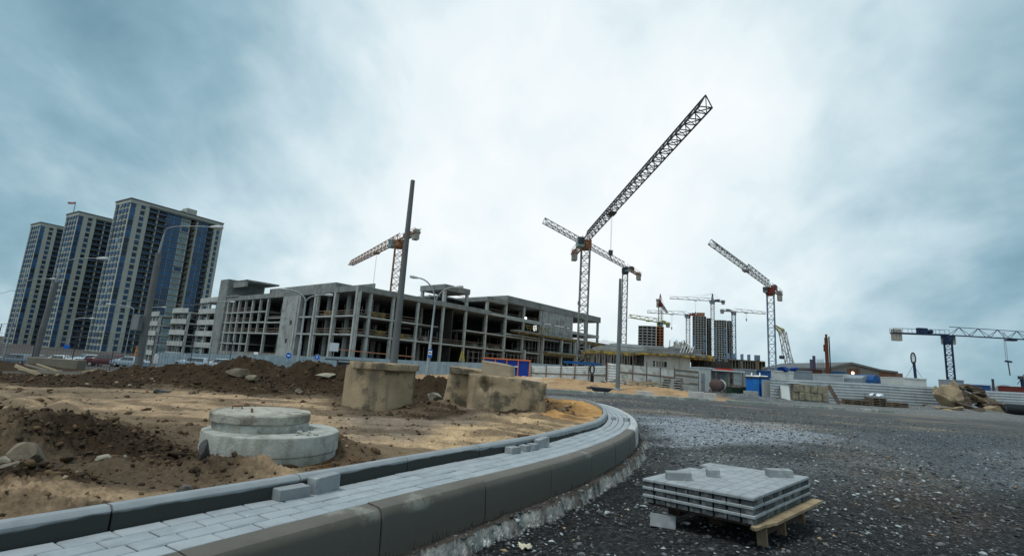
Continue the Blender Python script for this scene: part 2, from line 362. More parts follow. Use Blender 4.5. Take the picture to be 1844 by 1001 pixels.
def albedo(x, y):
    n = len(x); inI = inpoly(x, y, polyI); inO = inpoly(x, y, polyO)
    r = np.hypot(x, y)
    def L3(c): return np.array(c)[None, :]
    n1 = fbm(x*1.1, y*1.1, 5, 71); n2 = fbm(x*4.5, y*4.5, 4, 72); n3 = fbm(x*.35, y*.35, 4, 73)
    # gravel side
    c = L3((.025, .027, .0275))*(.75+.5*n1)[:, None]
    def put(c, w, col): w = np.clip(w, 0, 1)[:, None]; return c*(1-w)+L3(col)*w*(.8+.4*n2)[:, None]
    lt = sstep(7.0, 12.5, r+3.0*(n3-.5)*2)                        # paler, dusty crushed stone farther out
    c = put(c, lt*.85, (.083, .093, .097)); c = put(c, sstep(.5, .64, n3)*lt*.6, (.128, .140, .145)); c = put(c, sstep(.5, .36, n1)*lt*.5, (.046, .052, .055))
    c = put(c, pmask(x, y, [(1150, 750), (1260, 752), (1420, 765), (1500, 790), (1330, 800), (1190, 795)], 0, .5, .7, 1)*.85, (.20, .225, .25))
    c = put(c, pmask(x, y, [(1480, 785), (1600, 810), (1720, 870), (1844, 935), (1700, 960), (1560, 870), (1480, 820)], 0, .35, .6, 2)*(.12+.3*n1), (.10, .078, .056))
    c = put(c, pmask(x, y, [(1560, 745), (1844, 770), (1844, 880), (1650, 830)], 0, .8, 1.0, 3)*.6, (.060, .074, .082))
    c = put(c, pmask(x, y, [(1240, 722), (1500, 724), (1844, 745), (1844, 760), (1500, 745), (1250, 737)], 0, .8, 1.5, 4)*.5, (.17, .17, .16))
    c = put(c, pmask(x, y, [(1230, 740), (1420, 745), (1500, 775), (1400, 775), (1280, 760)], 0, .6, .8, 5)*.4, (.20, .17, .13))
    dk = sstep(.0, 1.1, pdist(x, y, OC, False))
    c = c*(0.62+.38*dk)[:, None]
    # road: rolled asphalt beyond the corner
    rd = sstep(.6, -.3, np.abs(y-(23.2+.02*x))-6.6)*sstep(40, 12, x)
    c = put(c, rd, (.080, .083, .082)); c = put(c, rd*sstep(.5, .7, n3)*.8, (.17, .15, .12)); 
    st = sstep(.45, .7, fbm(x*.12, y*1.4, 4, 75)); c = put(c, rd*st*.8, (.05, .052, .058))
    # building ground beyond the road
    yb = 31.5+(fbm(x*.3, x*.1, 3, 77)-.5)*3
    fr = sstep(-.5, .6, y-yb)*np.clip(sstep(17, 13.5, x)+sstep(60, 90, y), 0, 1)
    c = put(c, fr, (.34, .225, .125)); c = put(c, fr*sstep(.5, .62, n1)*.6, (.20, .13, .075))
    c = put(c, fr*pmask(x, y, [(955, 685), (1030, 680), (1110, 680), (1130, 690), (1030, 688), (960, 692)], 0, 1, 2, 6), (.50, .42, .33))
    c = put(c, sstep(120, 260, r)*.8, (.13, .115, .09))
    c = put(c, sstep(-6, -20, x)*(y > 18), (.075, .07, .065))
    # island: sand, mud and dug soil
    s = L3((.325, .232, .145))*(.72+.56*n1)[:, None]
    s = put(s, pmask(x, y, [(600, 730), (850, 745), (960, 765), (820, 790), (640, 800), (600, 770)], .33, .25, .35, 7)*.9, (.185, .150, .115))
    s = put(s, pmask(x, y, [(820, 770), (960, 748), (1090, 722), (1100, 745), (1040, 772), (900, 800), (700, 830)], .33, .2, .3, 8), (.42, .30, .175))
    s = put(s, pmask(x, y, [(970, 715), (1070, 715), (1100, 745), (1040, 760), (960, 750)], .36, .2, .2, 9), (.40, .225, .085))
    s = put(s, pmask(x, y, [(-80, 742), (90, 748), (260, 762), (400, 772), (385, 830), (200, 850), (-80, 850)], .33, .3, .35, 10)*.95, (.098, .074, .048))
    s = put(s, pmask(x, y, [(-40, 800), (160, 800), (260, 795), (370, 800), (390, 850), (330, 880), (180, 890), (60, 900), (-40, 912)], .36, .12, .18, 11), (.036, .025, .0155))
    s = put(s, pmask(x, y, [(360, 810), (450, 835), (420, 868), (350, 860)], .36, .08, .1, 12), (.042, .029, .018))
    s = put(s, pmask(x, y, [(590, 790), (655, 808), (700, 826), (600, 838), (560, 835)], .36, .08, .12, 15), (.095, .055, .028))
    s = put(s, sstep(9.2, 10.3, y+.8*(n1-.5)*2)*sstep(2.2, .6, x)*(x > -60), (.036, .0245, .0145))
    s = put(s, pmask(x, y, [(590, 715), (760, 735), (850, 745), (990, 735), (960, 752), (800, 757), (640, 745)], .35, .15, .2, 13), (.042, .030, .020))
    s = put(s, pmask(x, y, [(-100, 690), (160, 695), (300, 715), (160, 722), (-100, 735)], .3, .3, .5, 14)*.6, (.10, .08, .06))
    s = s*(.65+.7*fbm(x*14, y*14, 3, 81))[:, None]
    mud = np.maximum(sstep(.50, .64, fbm(x*.9+.6*y, y*3.0, 4, 83)), sstep(.60, .45, ridged(x*.75+.3*y, y*2.3, 4, 14))*(y > 4.2))
    s = put(s, mud*.75*(y < 10.5), (.10, .075, .05))
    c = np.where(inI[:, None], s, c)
    k = np.where((pdist(x, y, OC, False) < .34) & ~inO)[0]
    d = pdist(x[k], y[k], OC, False); wv = .155+.11*(fbm(x[k]*4, y[k]*4, 4, 61)-.5)*2
    conc = sstep(-.045, -.015, d-wv)*sstep(.02, .0, d-wv)
    cn = sstep(.25, .5, fbm(x[k]*9, y[k]*9, 4, 66)); c[k] = c[k]*(1-conc[:, None])+(np.array((.27, .28, .265))[None]*cn[:, None]+np.array((.09, .085, .075))[None]*(1-cn[:, None]))*conc[:, None]
    soil = (d < wv-.045); c[k[soil]] = np.array((.055, .047, .040))*(.5+1.2*n2[k[soil]])[:, None]
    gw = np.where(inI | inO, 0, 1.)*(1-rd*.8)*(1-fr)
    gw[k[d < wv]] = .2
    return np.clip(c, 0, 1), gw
def build_ground():
    th = np.radians(np.r_[np.linspace(-60, 60, 961), np.linspace(62, 298, 60)])
    rr = np.r_[np.exp(np.linspace(math.log(.45), math.log(60), 640)), np.exp(np.linspace(math.log(62), math.log(6000), 50))]
    T, Rr = np.meshgrid(th, rr); X = (np.sin(T)*Rr).ravel(); Y = (np.cos(T)*Rr).ravel()
    Z = height(X, Y)
    # one vertex in the middle closes the fan
    nt = len(th); nr = len(rr)
    co = np.c_[X, Y, Z]; co = np.vstack([co, [0, 0, 0]])
    j, i = np.meshgrid(np.arange(nr-1), np.arange(nt), indexing='ij'); i2 = (i+1) % nt
    q = np.stack([j*nt+i, (j+1)*nt+i, (j+1)*nt+i2, j*nt+i2], -1).reshape(-1, 4)
    tri = np.stack([np.full(nt, nr*nt), np.arange(nt), (np.arange(nt)+1) % nt], -1)
    me = bpy.data.meshes.new('ground'); me.vertices.add(len(co)); me.vertices.foreach_set('co', co.ravel())
    nl = q.size+tri.size; me.loops.add(nl); me.loops.foreach_set('vertex_index', np.r_[q.ravel(), tri.ravel()])
    me.polygons.add(len(q)+len(tri)); me.polygons.foreach_set('loop_start', np.r_[np.arange(len(q))*4, len(q)*4+np.arange(len(tri))*3])
    me.polygons.foreach_set('use_smooth', np.ones(len(q)+len(tri), bool))
    me.update(calc_edges=True); me.validate()
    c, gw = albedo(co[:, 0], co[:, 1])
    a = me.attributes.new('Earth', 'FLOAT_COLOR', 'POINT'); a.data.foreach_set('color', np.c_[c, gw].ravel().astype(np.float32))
    m = bpy.data.materials.new('ground'); m.use_nodes = True; nt_ = m.node_tree; N = nt_.nodes; L = nt_.links; b = N['Principled BSDF']
    b.inputs['Roughness'].default_value = .9; b.inputs['Specular IOR Level'].default_value = .06
    at_ = N.new('ShaderNodeAttribute'); at_.attribute_name = 'Earth'
    ge = N.new('ShaderNodeNewGeometry'); pos = ge.outputs['Position']
    def noise(s, d, r=.6):
        n = N.new('ShaderNodeTexNoise'); L.new(pos, n.inputs[0]); n.inputs['Scale'].default_value = s; n.inputs['Detail'].default_value = d; n.inputs['Roughness'].default_value = r; return n.outputs[0]
    def vor(s):
        n = N.new('ShaderNodeTexVoronoi'); L.new(pos, n.inputs[0]); n.inputs['Scale'].default_value = s; n.inputs['Randomness'].default_value = 1; return n
    def ramp(x, lo, hi, a, c_):
        r = N.new('ShaderNodeValToRGB'); L.new(x, r.inputs[0]); r.color_ramp.elements[0].position = lo; r.color_ramp.elements[1].position = hi
        r.color_ramp.elements[0].color = (a, a, a, 1); r.color_ramp.elements[1].color = (c_, c_, c_, 1); return r.outputs[0]
    def mul(a, b_, fac=None):
        x = N.new('ShaderNodeMix'); x.data_type = 'RGBA'; x.blend_type = 'MULTIPLY'
        if fac is None: x.inputs[0].default_value = 1
        else: L.new(fac, x.inputs[0])
        L.new(a, x.inputs[6]); L.new(b_, x.inputs[7]); return x.outputs[2]
    grain = ramp(noise(38, 5, .7), .3, .7, .62, 1.38)
    v1 = vor(34); v2 = vor(85)
    cr = N.new('ShaderNodeSeparateColor'); L.new(v1.outputs['Color'], cr.inputs[0])
    st = ramp(cr.outputs[0], .0, 1., .45, 1.5); chip = ramp(cr.outputs[1], .95, .97, 1., 2.6)
    cr2 = N.new('ShaderNodeSeparateColor'); L.new(v2.outputs['Color'], cr2.inputs[0])
    st2 = ramp(cr2.outputs[0], 0, 1, .6, 1.4); chip2 = ramp(cr2.outputs[1], .94, .97, 1., 2.6)
    base = mul(at_.outputs['Color'], grain)
    k1 = mul(mul(st, chip), mul(st2, chip2)); base = mul(base, k1, at_.outputs['Alpha'])
    L.new(base, b.inputs['Base Color'])
    edge = ramp(v1.outputs['Distance'], .0, .7, 1, 0); e2 = ramp(v2.outputs['Distance'], 0, .7, 1, 0)
    ad = N.new('ShaderNodeMath'); ad.operation = 'MULTIPLY_ADD'; L.new(edge, ad.inputs[0]); L.new(at_.outputs['Alpha'], ad.inputs[1]); L.new(noise(60, 6, .75), ad.inputs[2])
    bp = N.new('ShaderNodeBump'); bp.inputs['Strength'].default_value = .9; bp.inputs['Distance'].default_value = .012
    L.new(ad.outputs[0], bp.inputs['Height']); L.new(bp.outputs[0], b.inputs['Normal'])
    me.materials.append(m)
    o = bpy.data.objects.new('ground', me); COL.objects.link(o); structure(o)
build_ground()

# loose stones and clods
ICO_V = None
def ico():
    bm = bmesh.new(); bmesh.ops.create_icosphere(bm, subdivisions=1, radius=1); v = np.array([tuple(x.co) for x in bm.verts]); f = np.array([[w.index for w in p.verts] for p in bm.faces]); bm.free(); return v, f
IV, IF = ico()
def scatter(name, X, Y, size, mats, widx, label, cat, seed, flat=.55, sink=.3, hgt=None):
    rg = np.random.default_rng(seed); n = len(X); Z = height(X, Y) if hgt is None else hgt
    nv = len(IV); V = IV[None]*(1+.28*rg.standard_normal((n, nv, 1)))*1.0
    an = rg.uniform(0, 6.28, n); ca = np.cos(an)[:, None]; sa = np.sin(an)[:, None]
    ax = rg.uniform(.6, 1.45, (n, 1)); az = flat*rg.uniform(.5, 1.3, (n, 1))
    x = V[:, :, 0]*ax; y = V[:, :, 1]/ax; z = V[:, :, 2]*az
    z = z+x*rg.normal(0, .2, (n, 1)); s = size[:, None]
    P = np.stack([(x*ca-y*sa)*s+X[:, None], (x*sa+y*ca)*s+Y[:, None], z*s+Z[:, None]+(az*s*(1-sink))*.6], -1).reshape(-1, 3)
    F = (IF[None]+(np.arange(n)*nv)[:, None, None]).reshape(-1, 3)
    me = bpy.data.meshes.new(name); me.vertices.add(len(P)); me.vertices.foreach_set('co', P.ravel())
    me.loops.add(F.size); me.loops.foreach_set('vertex_index', F.ravel()); me.polygons.add(len(F)); me.polygons.foreach_set('loop_start', np.arange(len(F))*3)
    for mm in mats: me.materials.append(mm)
    me.polygons.foreach_set('material_index', np.repeat(widx, len(IF))); me.update(calc_edges=True)
    o = bpy.data.objects.new(name, me); COL.objects.link(o); return tag(o, label, cat, None, 'stuff')
m_st1 = mat('stone_dark', (.05, .055, .057), .8, .3, 30, .3, 60); m_st2 = mat('stone_grey', (.13, .14, .15), .8, .3, 30, .3, 60)
m_st3 = mat('stone_pale', (.33, .37, .38), .75, .25, 30, .3, 60); m_st4 = mat('stone_tan', (.27, .20, .13), .85, .3, 30, .3, 60)
m_cl1 = mat('clod_dark', (.042, .028, .017), .95, .35, 20, .5, 50); m_cl2 = mat('clod_brown', (.10, .066, .036), .95, .35, 20, .5, 50)
def scatter_all():
    rg = np.random.default_rng(5)
    n = 52000; a = np.radians(rg.uniform(-52, 52, n)); r = 1.4*np.exp(rg.uniform(0, math.log(20), n)); X = np.sin(a)*r; Y = np.cos(a)*r
    k = ~inpoly(X, Y, polyO); k &= (pdist(X, Y, OC, False) > .04); X = X[k]; Y = Y[k]; r = r[k]
    dn = fbm(X*1.2, Y*1.2, 3, 91)+.35*(np.hypot(X, Y) > 7); k = dn > rg.uniform(.25, .7, len(X)); X = X[k]; Y = Y[k]; r = r[k]
    s = np.exp(rg.normal(math.log(.0075), .5, len(X)))*(1+r*.07); s = np.clip(s, .003, .028)
    w = rg.choice(4, len(X), p=[.50, .38, .08, .04])
    scatter('gravel', X, Y, s, [m_st1, m_st2, m_st3, m_st4], w, 'loose grey crushed stone scattered over the dark ground', 'gravel', 1)
    # earth clods on the heaps and in front of them
    n = 60000; a = np.radians(rg.uniform(-52, 8, n)); r = 1.8*np.exp(rg.uniform(0, math.log(10), n)); X = np.sin(a)*r; Y = np.cos(a)*r
    k = inpoly(X, Y, polyI); X = X[k]; Y = Y[k]; r = r[k]
    c, _ = albedo(X, Y); lum = c.mean(1); dn = np.where(lum < .06, 1., np.where(lum < .11, .35, .035))*(.4+.9*fbm(X*2, Y*2, 3, 93)); k = dn > rg.uniform(0, 1.3, len(X)); X = X[k]; Y = Y[k]; r = r[k]; lum = lum[k]
    s = np.clip(np.exp(rg.normal(math.log(.0055), .55, len(X)))*(1+r*.13), .0025, .05)
    w = np.where(lum < .07, rg.choice(3, len(X), p=[.66, .32, .02]), rg.choice(3, len(X), p=[.12, .86, .02]))
    scatter('earth_clods', X, Y, s, [m_cl1, m_cl2, m_st4], w, 'crumbly brown clods of dug earth lying on the heaps and sand', 'earth', 2, .75, .45)
scatter_all()
# ------------------------------------------------------------------ kerbs and the paved strip
m_kerb_wet = mat('kerb_wet', (.085, .078, .062), .62, .2, 3, .25, 120, (.20, .20, .17), 1.6, .60, .68, spec=.5)
m_kerb_dry = mat('kerb_dry', (.40, .42, .42), .85, .12, 4, .25, 120, (.30, .32, .32), 3, .5, .7)
m_kerb_mid = mat('kerb_top', (.20, .235, .215), .8, .2, 3, .25, 120, (.36, .37, .36), 2.2, .52, .6)
def damp_shaded(src_m, nm, line, amp, k0, yslope, dark):
    """darker lower part of a kerb face: damp and painted shade, with a wavy upper edge"""
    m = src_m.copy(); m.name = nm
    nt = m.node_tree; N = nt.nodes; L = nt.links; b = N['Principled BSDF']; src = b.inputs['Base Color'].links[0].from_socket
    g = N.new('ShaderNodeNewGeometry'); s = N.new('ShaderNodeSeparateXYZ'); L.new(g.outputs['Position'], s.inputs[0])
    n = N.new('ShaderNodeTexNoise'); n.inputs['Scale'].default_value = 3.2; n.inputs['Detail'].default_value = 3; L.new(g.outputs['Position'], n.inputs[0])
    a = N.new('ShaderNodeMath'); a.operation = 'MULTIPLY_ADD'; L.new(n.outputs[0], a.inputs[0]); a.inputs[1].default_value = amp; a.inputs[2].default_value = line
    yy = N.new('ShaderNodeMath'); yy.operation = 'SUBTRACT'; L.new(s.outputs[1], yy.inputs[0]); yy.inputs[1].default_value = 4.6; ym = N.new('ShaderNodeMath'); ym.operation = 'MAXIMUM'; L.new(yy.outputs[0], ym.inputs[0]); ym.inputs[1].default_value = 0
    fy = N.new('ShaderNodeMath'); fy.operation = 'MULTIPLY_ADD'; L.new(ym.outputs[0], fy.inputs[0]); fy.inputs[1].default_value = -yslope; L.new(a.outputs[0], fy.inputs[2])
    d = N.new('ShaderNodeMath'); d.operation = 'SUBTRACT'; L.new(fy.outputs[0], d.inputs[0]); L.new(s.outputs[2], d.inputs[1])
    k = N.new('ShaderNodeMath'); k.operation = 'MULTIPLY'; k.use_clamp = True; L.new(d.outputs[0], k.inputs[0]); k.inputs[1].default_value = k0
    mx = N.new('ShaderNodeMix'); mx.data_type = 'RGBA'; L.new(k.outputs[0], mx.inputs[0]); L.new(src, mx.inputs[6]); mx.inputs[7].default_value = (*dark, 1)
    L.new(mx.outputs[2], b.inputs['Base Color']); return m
m_kerb_in = damp_shaded(mat('kerb_inner', (.235, .262, .275), .82, .12, 5, .25, 140), 'kerb_inner_damp', .343, .06, 90, .014, (.038, .042, .040))  # damp stain; the shade of the backlit face is in its colour too
m_kerb_wet = damp_shaded(mat('kerb_wet', (.125, .123, .108), .62, .25, 3, .35, 120, (.20, .20, .185), 1.6, .58, .64, spec=.3), 'kerb_outer_shaded', .215, .06, 50, 0., (.074, .071, .059))  # face darker than the top: shade put into the colour of wet stone
def sweep(mb, C, Nn, i0, i1, prof, jit=0, rg=None, dz=0.):
    """one kerb stone: profile (offset, z) swept along the samples i0..i1"""
    n = len(prof); vs = []; fs = []
    do = rg.normal(0, jit) if rg else 0; dz = dz+(rg.normal(0, jit*.6) if rg else 0)
    idx = list(range(i0, i1+1))
    for k in idx:
        p = C[k]; nn = Nn[k]
        for o, z in prof: vs.append((p[0]+nn[0]*(o+do), p[1]+nn[1]*(o+do), z+dz))
    for a in range(len(idx)-1):
        for b in range(n):
            c = (b+1) % n; fs.append((a*n+b, a*n+c, (a+1)*n+c, (a+1)*n+b))
    fs.append(tuple(range(n-1, -1, -1))); fs.append(tuple(range((len(idx)-1)*n, len(idx)*n)))
    mb.add(vs, fs)
def dense(C, step):
    d = np.r_[0, np.cumsum(np.hypot(*np.diff(C, axis=0).T))]; n = int(d[-1]/step)+1; s = np.arange(n)*step
    q = np.c_[np.interp(s, d, C[:, 0]), np.interp(s, d, C[:, 1])]; a, b = nrm(q); return q, a, b
def kerbs():
    rg = np.random.default_rng(3)
    Q, A, T = dense(OC, .01)
    # joints placed where the photograph has them (one metre stones)
    s0 = int(np.argmin(np.hypot(Q[:, 0]+.67, Q[:, 1]-3.16)))
    first = s0 % 106
    mb = MB(); prof = [(.018, -.22), (.012, .10), (.004, .235), (-.004, .262), (-.018, .281), (-.038, .290), (-.128, .297), (-.138, .290), (-.140, -.1)]
    i = first-106 if first else 0; num = 0
    while i < len(Q)-20:
        a = max(i+0, 0); L_ = 106 if i < 850 else 78
        b = min(i+L_-1, len(Q)-1)
        if b-a > 15:
            step = list(range(a, b+1, 5 if Q[a][1] < 5 else 8)); step = step if step[-1] == b else step+[b]
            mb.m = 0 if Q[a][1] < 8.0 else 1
            sub = Q[step]; sn = A[step]; sweep(mb, sub, sn, 0, len(step)-1, prof, .0022, rg)
        i += L_; num += 1
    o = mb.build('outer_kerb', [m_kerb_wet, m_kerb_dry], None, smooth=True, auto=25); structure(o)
    Q, A, T = dense(IC, .01); mb = MB(); z = .398
    prof = [(.0, .05), (.0, z-.022), (-.006, z-.014), (-.024, z-.001), (-.030, z), (-.078, z-.002), (-.080, z-.01), (-.080, .05)]
    s0 = int(np.argmin(np.hypot(Q[:, 0]+1.69, Q[:, 1]-2.45))); first = s0 % 100; i = first-100
    while i < len(Q)-20:
        a = max(i, 0); b = min(i+99, len(Q)-1)
        if b-a > 15:
            step = list(range(a, b+1, 6)); step = step if step[-1] == b else step+[b]
            sweep(mb, Q[step], A[step], 0, len(step)-1, prof, .0022, rg)
        i += 100
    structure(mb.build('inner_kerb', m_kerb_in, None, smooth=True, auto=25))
    # paving between the two
    mats = [mat('paver_a', (.265, .30, .32), .85, .18, 7, .35, 150, (.17, .19, .20), 3, .58, .7), mat('paver_b', (.285, .32, .34), .85, .10, 8, .35, 150), mat('paver_c', (.305, .34, .36), .85, .10, 8, .35, 150), mat('paver_bed', (.035, .035, .036), .95, .2, 8, 0)]
    Q, A, T = dense(OC, .02); P0 = Q-A*.143
    I2, IA, _ = dense(IC, .02)
    j = [int(np.argmin(np.hypot(I2[:, 0]-(p[0]-a[0]*.35), I2[:, 1]-(p[1]-a[1]*.35)))) for p, a in zip(Q, A)]
    P1 = []
    for p, a, jj in zip(P0, A, j):
        w = np.dot(I2[jj]-p, -a); P1.append(p-a*max(w-.004, .25))
    P1 = np.array(P1); kk = np.ones(9)/9; P1 = np.c_[np.convolve(np.pad(P1[:, 0], 4, 'edge'), kk, 'valid'), np.convolve(np.pad(P1[:, 1], 4, 'edge'), kk, 'valid')]
    mb = MB(); zt = .292; g = .0042; ch = .006
    nr = 4
    for r in range(nr):
        u0_, u1_ = r/nr, (r+1)/nr; i = (0, 5, 2, 7)[r] - 10
        while i < len(Q)-3:
            a = max(i, 0); b = min(i+10, len(Q)-1)
            if b-a >= 3:
                dz = rg.normal(0, .0012); tl = rg.normal(0, .0010)
                mb.m = int(rg.choice(3, p=[.3, .45, .25]))
                def pt(ii, u, side, end):
                    p = P0[ii]*(1-u)+P1[ii]*u; d = P1[ii]-P0[ii]; d = d/np.hypot(*d); p = p+d*g*side; t = T[ii]; p = p+t*g*end; return p, d, t
                c = [pt(a, u0_, 1, 1), pt(b, u0_, 1, -1), pt(b, u1_, -1, -1), pt(a, u1_, -1, 1)]
                sg = [(1, 1), (1, -1), (-1, -1), (-1, 1)]
                low = [(p[0], p[1], zt-.04+dz) for p, d, t in c]; mid = [(p[0], p[1], zt-ch+dz+tl*(1 if q in (1, 2) else -1)) for q, (p, d, t) in enumerate(c)]
                top = [(p[0]+d[0]*ch*s1+t[0]*ch*s2, p[1]+d[1]*ch*s1+t[1]*ch*s2, zt+dz+tl*(1 if q in (1, 2) else -1)) for q, ((p, d, t), (s1, s2)) in enumerate(zip(c, sg))]
                f = []
                for q in range(4):
                    w = (q+1) % 4; f += [(q, w, 4+w, 4+q), (4+q, 4+w, 8+w, 8+q)]
                f.append((8, 9, 10, 11)); mb.add(low+mid+top, f)
            i += 10
    mb.m = 3                                            # sand bed seen in the joints
    for i in range(0, len(Q)-4, 4):
        a, b, c, d = P0[i]-0, P0[i+4], P1[i+4], P1[i]
        mb.quad((a[0], a[1], zt-.010), (b[0], b[1], zt-.010), (c[0], c[1], zt-.010), (d[0], d[1], zt-.010))
    structure(mb.build('paved_path', mats, None))
kerbs()

# ------------------------------------------------------------------ loose paving blocks
m_blk = mat('concrete_block_grey', (.22, .245, .255), .85, .14, 9, .35, 150, (.34, .37, .38), 6, .5, .65)
m_blk_d = mat('paver_stack', (.27, .30, .315), .85, .2, 9, .35, 150, (.19, .21, .22), 5, .55, .7)
def paver_mesh(l, w, h, ch=.005):
    bm = bmesh.new(); bmesh.ops.create_cube(bm, size=1)
    for v in bm.verts: v.co = Vector((v.co.x*l, v.co.y*w, (v.co.z+.5)*h))
    ed = [e for e in bm.edges if all(v.co.z > h*.5 for v in e.verts)]
    bmesh.ops.bevel(bm, geom=ed, offset=ch, segments=2, profile=.6, affect='EDGES')
    me = bpy.data.meshes.new('paving_block'); bm.to_mesh(me); bm.free(); me.materials.append(m_blk); return me
m_blk_low = mat('paver_flank', (.055, .062, .066), .85, .25, 9, .35, 100, (.16, .17, .17), 9, .5, .62)  # darker than the lip above: shade put into the flank colour
def stack_mesh(l, w, h):
    bm = bmesh.new(); lv = [(0, .007), (h-.022, .007), (h-.020, 0), (h-.005, 0), (h, .004)]; rings = []
    for z, i in lv: rings.append([bm.verts.new((sx*(l/2-i), sy*(w/2-i), z)) for sx, sy in ((-1, -1), (1, -1), (1, 1), (-1, 1))])
    bm.faces.new(list(reversed(rings[0]))); bm.faces.new(rings[-1])
    for a in range(len(rings)-1):
        for k in range(4):
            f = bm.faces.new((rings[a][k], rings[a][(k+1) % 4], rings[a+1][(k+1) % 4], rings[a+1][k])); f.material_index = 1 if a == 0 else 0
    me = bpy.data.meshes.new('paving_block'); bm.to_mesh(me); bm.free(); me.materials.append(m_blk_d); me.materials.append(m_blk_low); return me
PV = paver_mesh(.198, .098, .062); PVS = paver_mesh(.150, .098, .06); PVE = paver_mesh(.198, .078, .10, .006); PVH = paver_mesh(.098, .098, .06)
def block(me, p, q, label, group, z, tilt=0, w=.098):
    """p, q: photo points of the bottom front edge"""
    a = gp(*p, z); b = gp(*q, z); d = (b-a); ang = math.atan2(d.y, d.x); mid = (a+b)/2; nn = Vector((-math.sin(ang), math.cos(ang), 0))
    o = bpy.data.objects.new('paving_block', me); COL.objects.link(o); o.location = mid+nn*w/2; o.rotation_euler = (0, tilt, ang)
    return tag(o, label, 'paving block', group)
G1 = 'loose paving blocks left on the paved strip'
block(PV, (499, 903.5), (561, 892), 'grey paving block lying flat against the inner kerb, nearest one on the strip', G1, .294)
block(PVE, (561.5, 892), (616, 879.5), 'grey paving block standing on its long edge, larger one nearest the camera on the strip', G1, .294, math.radians(-3), .078)
block(PVS, (916, 818), (943.5, 814), 'flat grey block first in the row of three beyond the manhole rings', G1, .294)
block(PVH, (944.5, 813.8), (958.5, 811), 'flat grey block in the middle of the row of three', G1, .294)
block(PVH, (959, 811), (973, 808), 'flat grey block third in the row, touching the upright one', G1, .294)
block(PVE, (970, 807), (991, 804), 'grey block propped on its edge behind the row of three flat ones', G1, .294, math.radians(-8), .078)
block(PVH, (1098.5, 755), (1111, 756), 'small grey block lying at the bend of the strip, left of the far pair', G1, .294)
block(PVH, (1120.5, 757), (1131.5, 758.5), 'small grey block lying at the bend of the strip, right of the far pair', G1, .294)

# pallet of pavers
PO = Vector((1.805, 3.741, .359)); tt = -.83
e1 = Vector((math.cos(tt), math.sin(tt), .043)).normalized(); e2 = Vector((-math.sin(tt), math.cos(tt), .029)); e2 = (e2-e1*e2.dot(e1)).normalized(); e3 = e1.cross(e2)
PB = PO-e3*.18
TP = Matrix(((e1.x, e2.x, e3.x, PB.x), (e1.y, e2.y, e3.y, PB.y), (e1.z, e2.z, e3.z, PB.z), (0, 0, 0, 1)))
def paver_stack():
    rg = random.Random(4); base = stack_mesh(.1982, .0984, .0605)
    src = None
    names = ['bottom', 'middle', 'top']; nth = ['first', 'second', 'third', 'fourth', 'fifth', 'sixth', 'seventh', 'eighth', 'ninth']
    def lab(i, j, k):
        if k == 2: return 'grey block of the top pallet layer, %s row from the front, %s from the left' % (nth[j], nth[i])
        if j == 0: return 'grey block in the front side of the %s pallet layer, %s from the left' % (names[k], nth[i])
        if i == 8: return 'grey block in the right side of the %s pallet layer, %s from the front' % (names[k], nth[j])
        if j == 5: return 'grey block in the back side of the %s pallet layer, %s from the left' % (names[k], nth[i])
        return 'grey block in the left side of the %s pallet layer, %s from the front' % (names[k], nth[j])
    for k in range(3):
        for i in range(9):
            for j in range(6):
                if k < 2 and not (i in (0, 8) or j in (0, 5)): continue
                if k == 2 and (i, j) == (0, 4): continue
                if src is None: o = bpy.data.objects.new('paving_block', base); src = o
                else: o = src.copy()
                COL.objects.link(o)
                x = -.85+i*.1+rg.uniform(-.001, .001); y = .1+j*.2+rg.uniform(-.0012, .0012)
                off = (rg.uniform(-.004, .004), rg.uniform(-.003, .003)) if k < 2 else (0, 0)
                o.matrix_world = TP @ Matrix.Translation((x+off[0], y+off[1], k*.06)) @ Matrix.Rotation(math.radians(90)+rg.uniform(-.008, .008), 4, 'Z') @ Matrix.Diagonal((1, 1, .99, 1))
                tag(o, lab(i, j, k), 'paving block', 'pavers in the %s layer on the pallet' % names[k])
    def loose(me, x, y, ang, label, h=.18):
        o = bpy.data.objects.new('paving_block', me); COL.objects.link(o)
        o.matrix_world = TP @ Matrix.Translation((x, y, h)) @ Matrix.Rotation(ang, 4, 'Z'); tag(o, label, 'paving block', 'odd blocks lying on the pallet stack')
    def onp(px, py):                            # photo point on the top of the stack, in the frame of the pallet
        d = ray(px, py); o = Vector((0, 0, CAMH)); t = (PO-o).dot(e3)/d.dot(e3); q = TP.inverted() @ (o+d*t); return q.x, q.y
    a = onp(1200, 864); b = onp(1248, 866); an = math.atan2(b[1]-a[1], b[0]-a[0])
    loose(PV, (a[0]+b[0])/2-math.sin(an)*.05, (a[1]+b[1])/2+math.cos(an)*.05, an, 'long grey block lying loose on the left of the pallet stack')
    a = onp(1273, 858); b = onp(1292, 860); an = math.atan2(b[1]-a[1], b[0]-a[0])
    loose(PVH, (a[0]+b[0])/2-math.sin(an)*.05, (a[1]+b[1])/2+math.cos(an)*.05, an+.35, 'short grey block lying loose in the middle of the pallet stack')
    a = onp(1386, 859); b = onp(1429, 860.5); an = math.atan2(b[1]-a[1], b[0]-a[0])
    loose(PV, (a[0]+b[0])/2-math.sin(an)*.05, (a[1]+b[1])/2+math.cos(an)*.05, an, 'long grey block lying loose on the right of the pallet stack')
paver_stack()
m_wood = mat('pallet_wood', (.27, .21, .13), .85, .3, 6, .4, 60, (.13, .10, .065), 5, .5, .7)
m_wood_d = mat('old_wood', (.16, .125, .085), .9, .3, 5, .4, 60, (.30, .25, .18), 3, .5, .7)
m_wood_dk = mat('shaded_wood', (.045, .036, .027), .85, .3, 5, .4, 60)  # timber darkened: shadow under the stack put into its colour
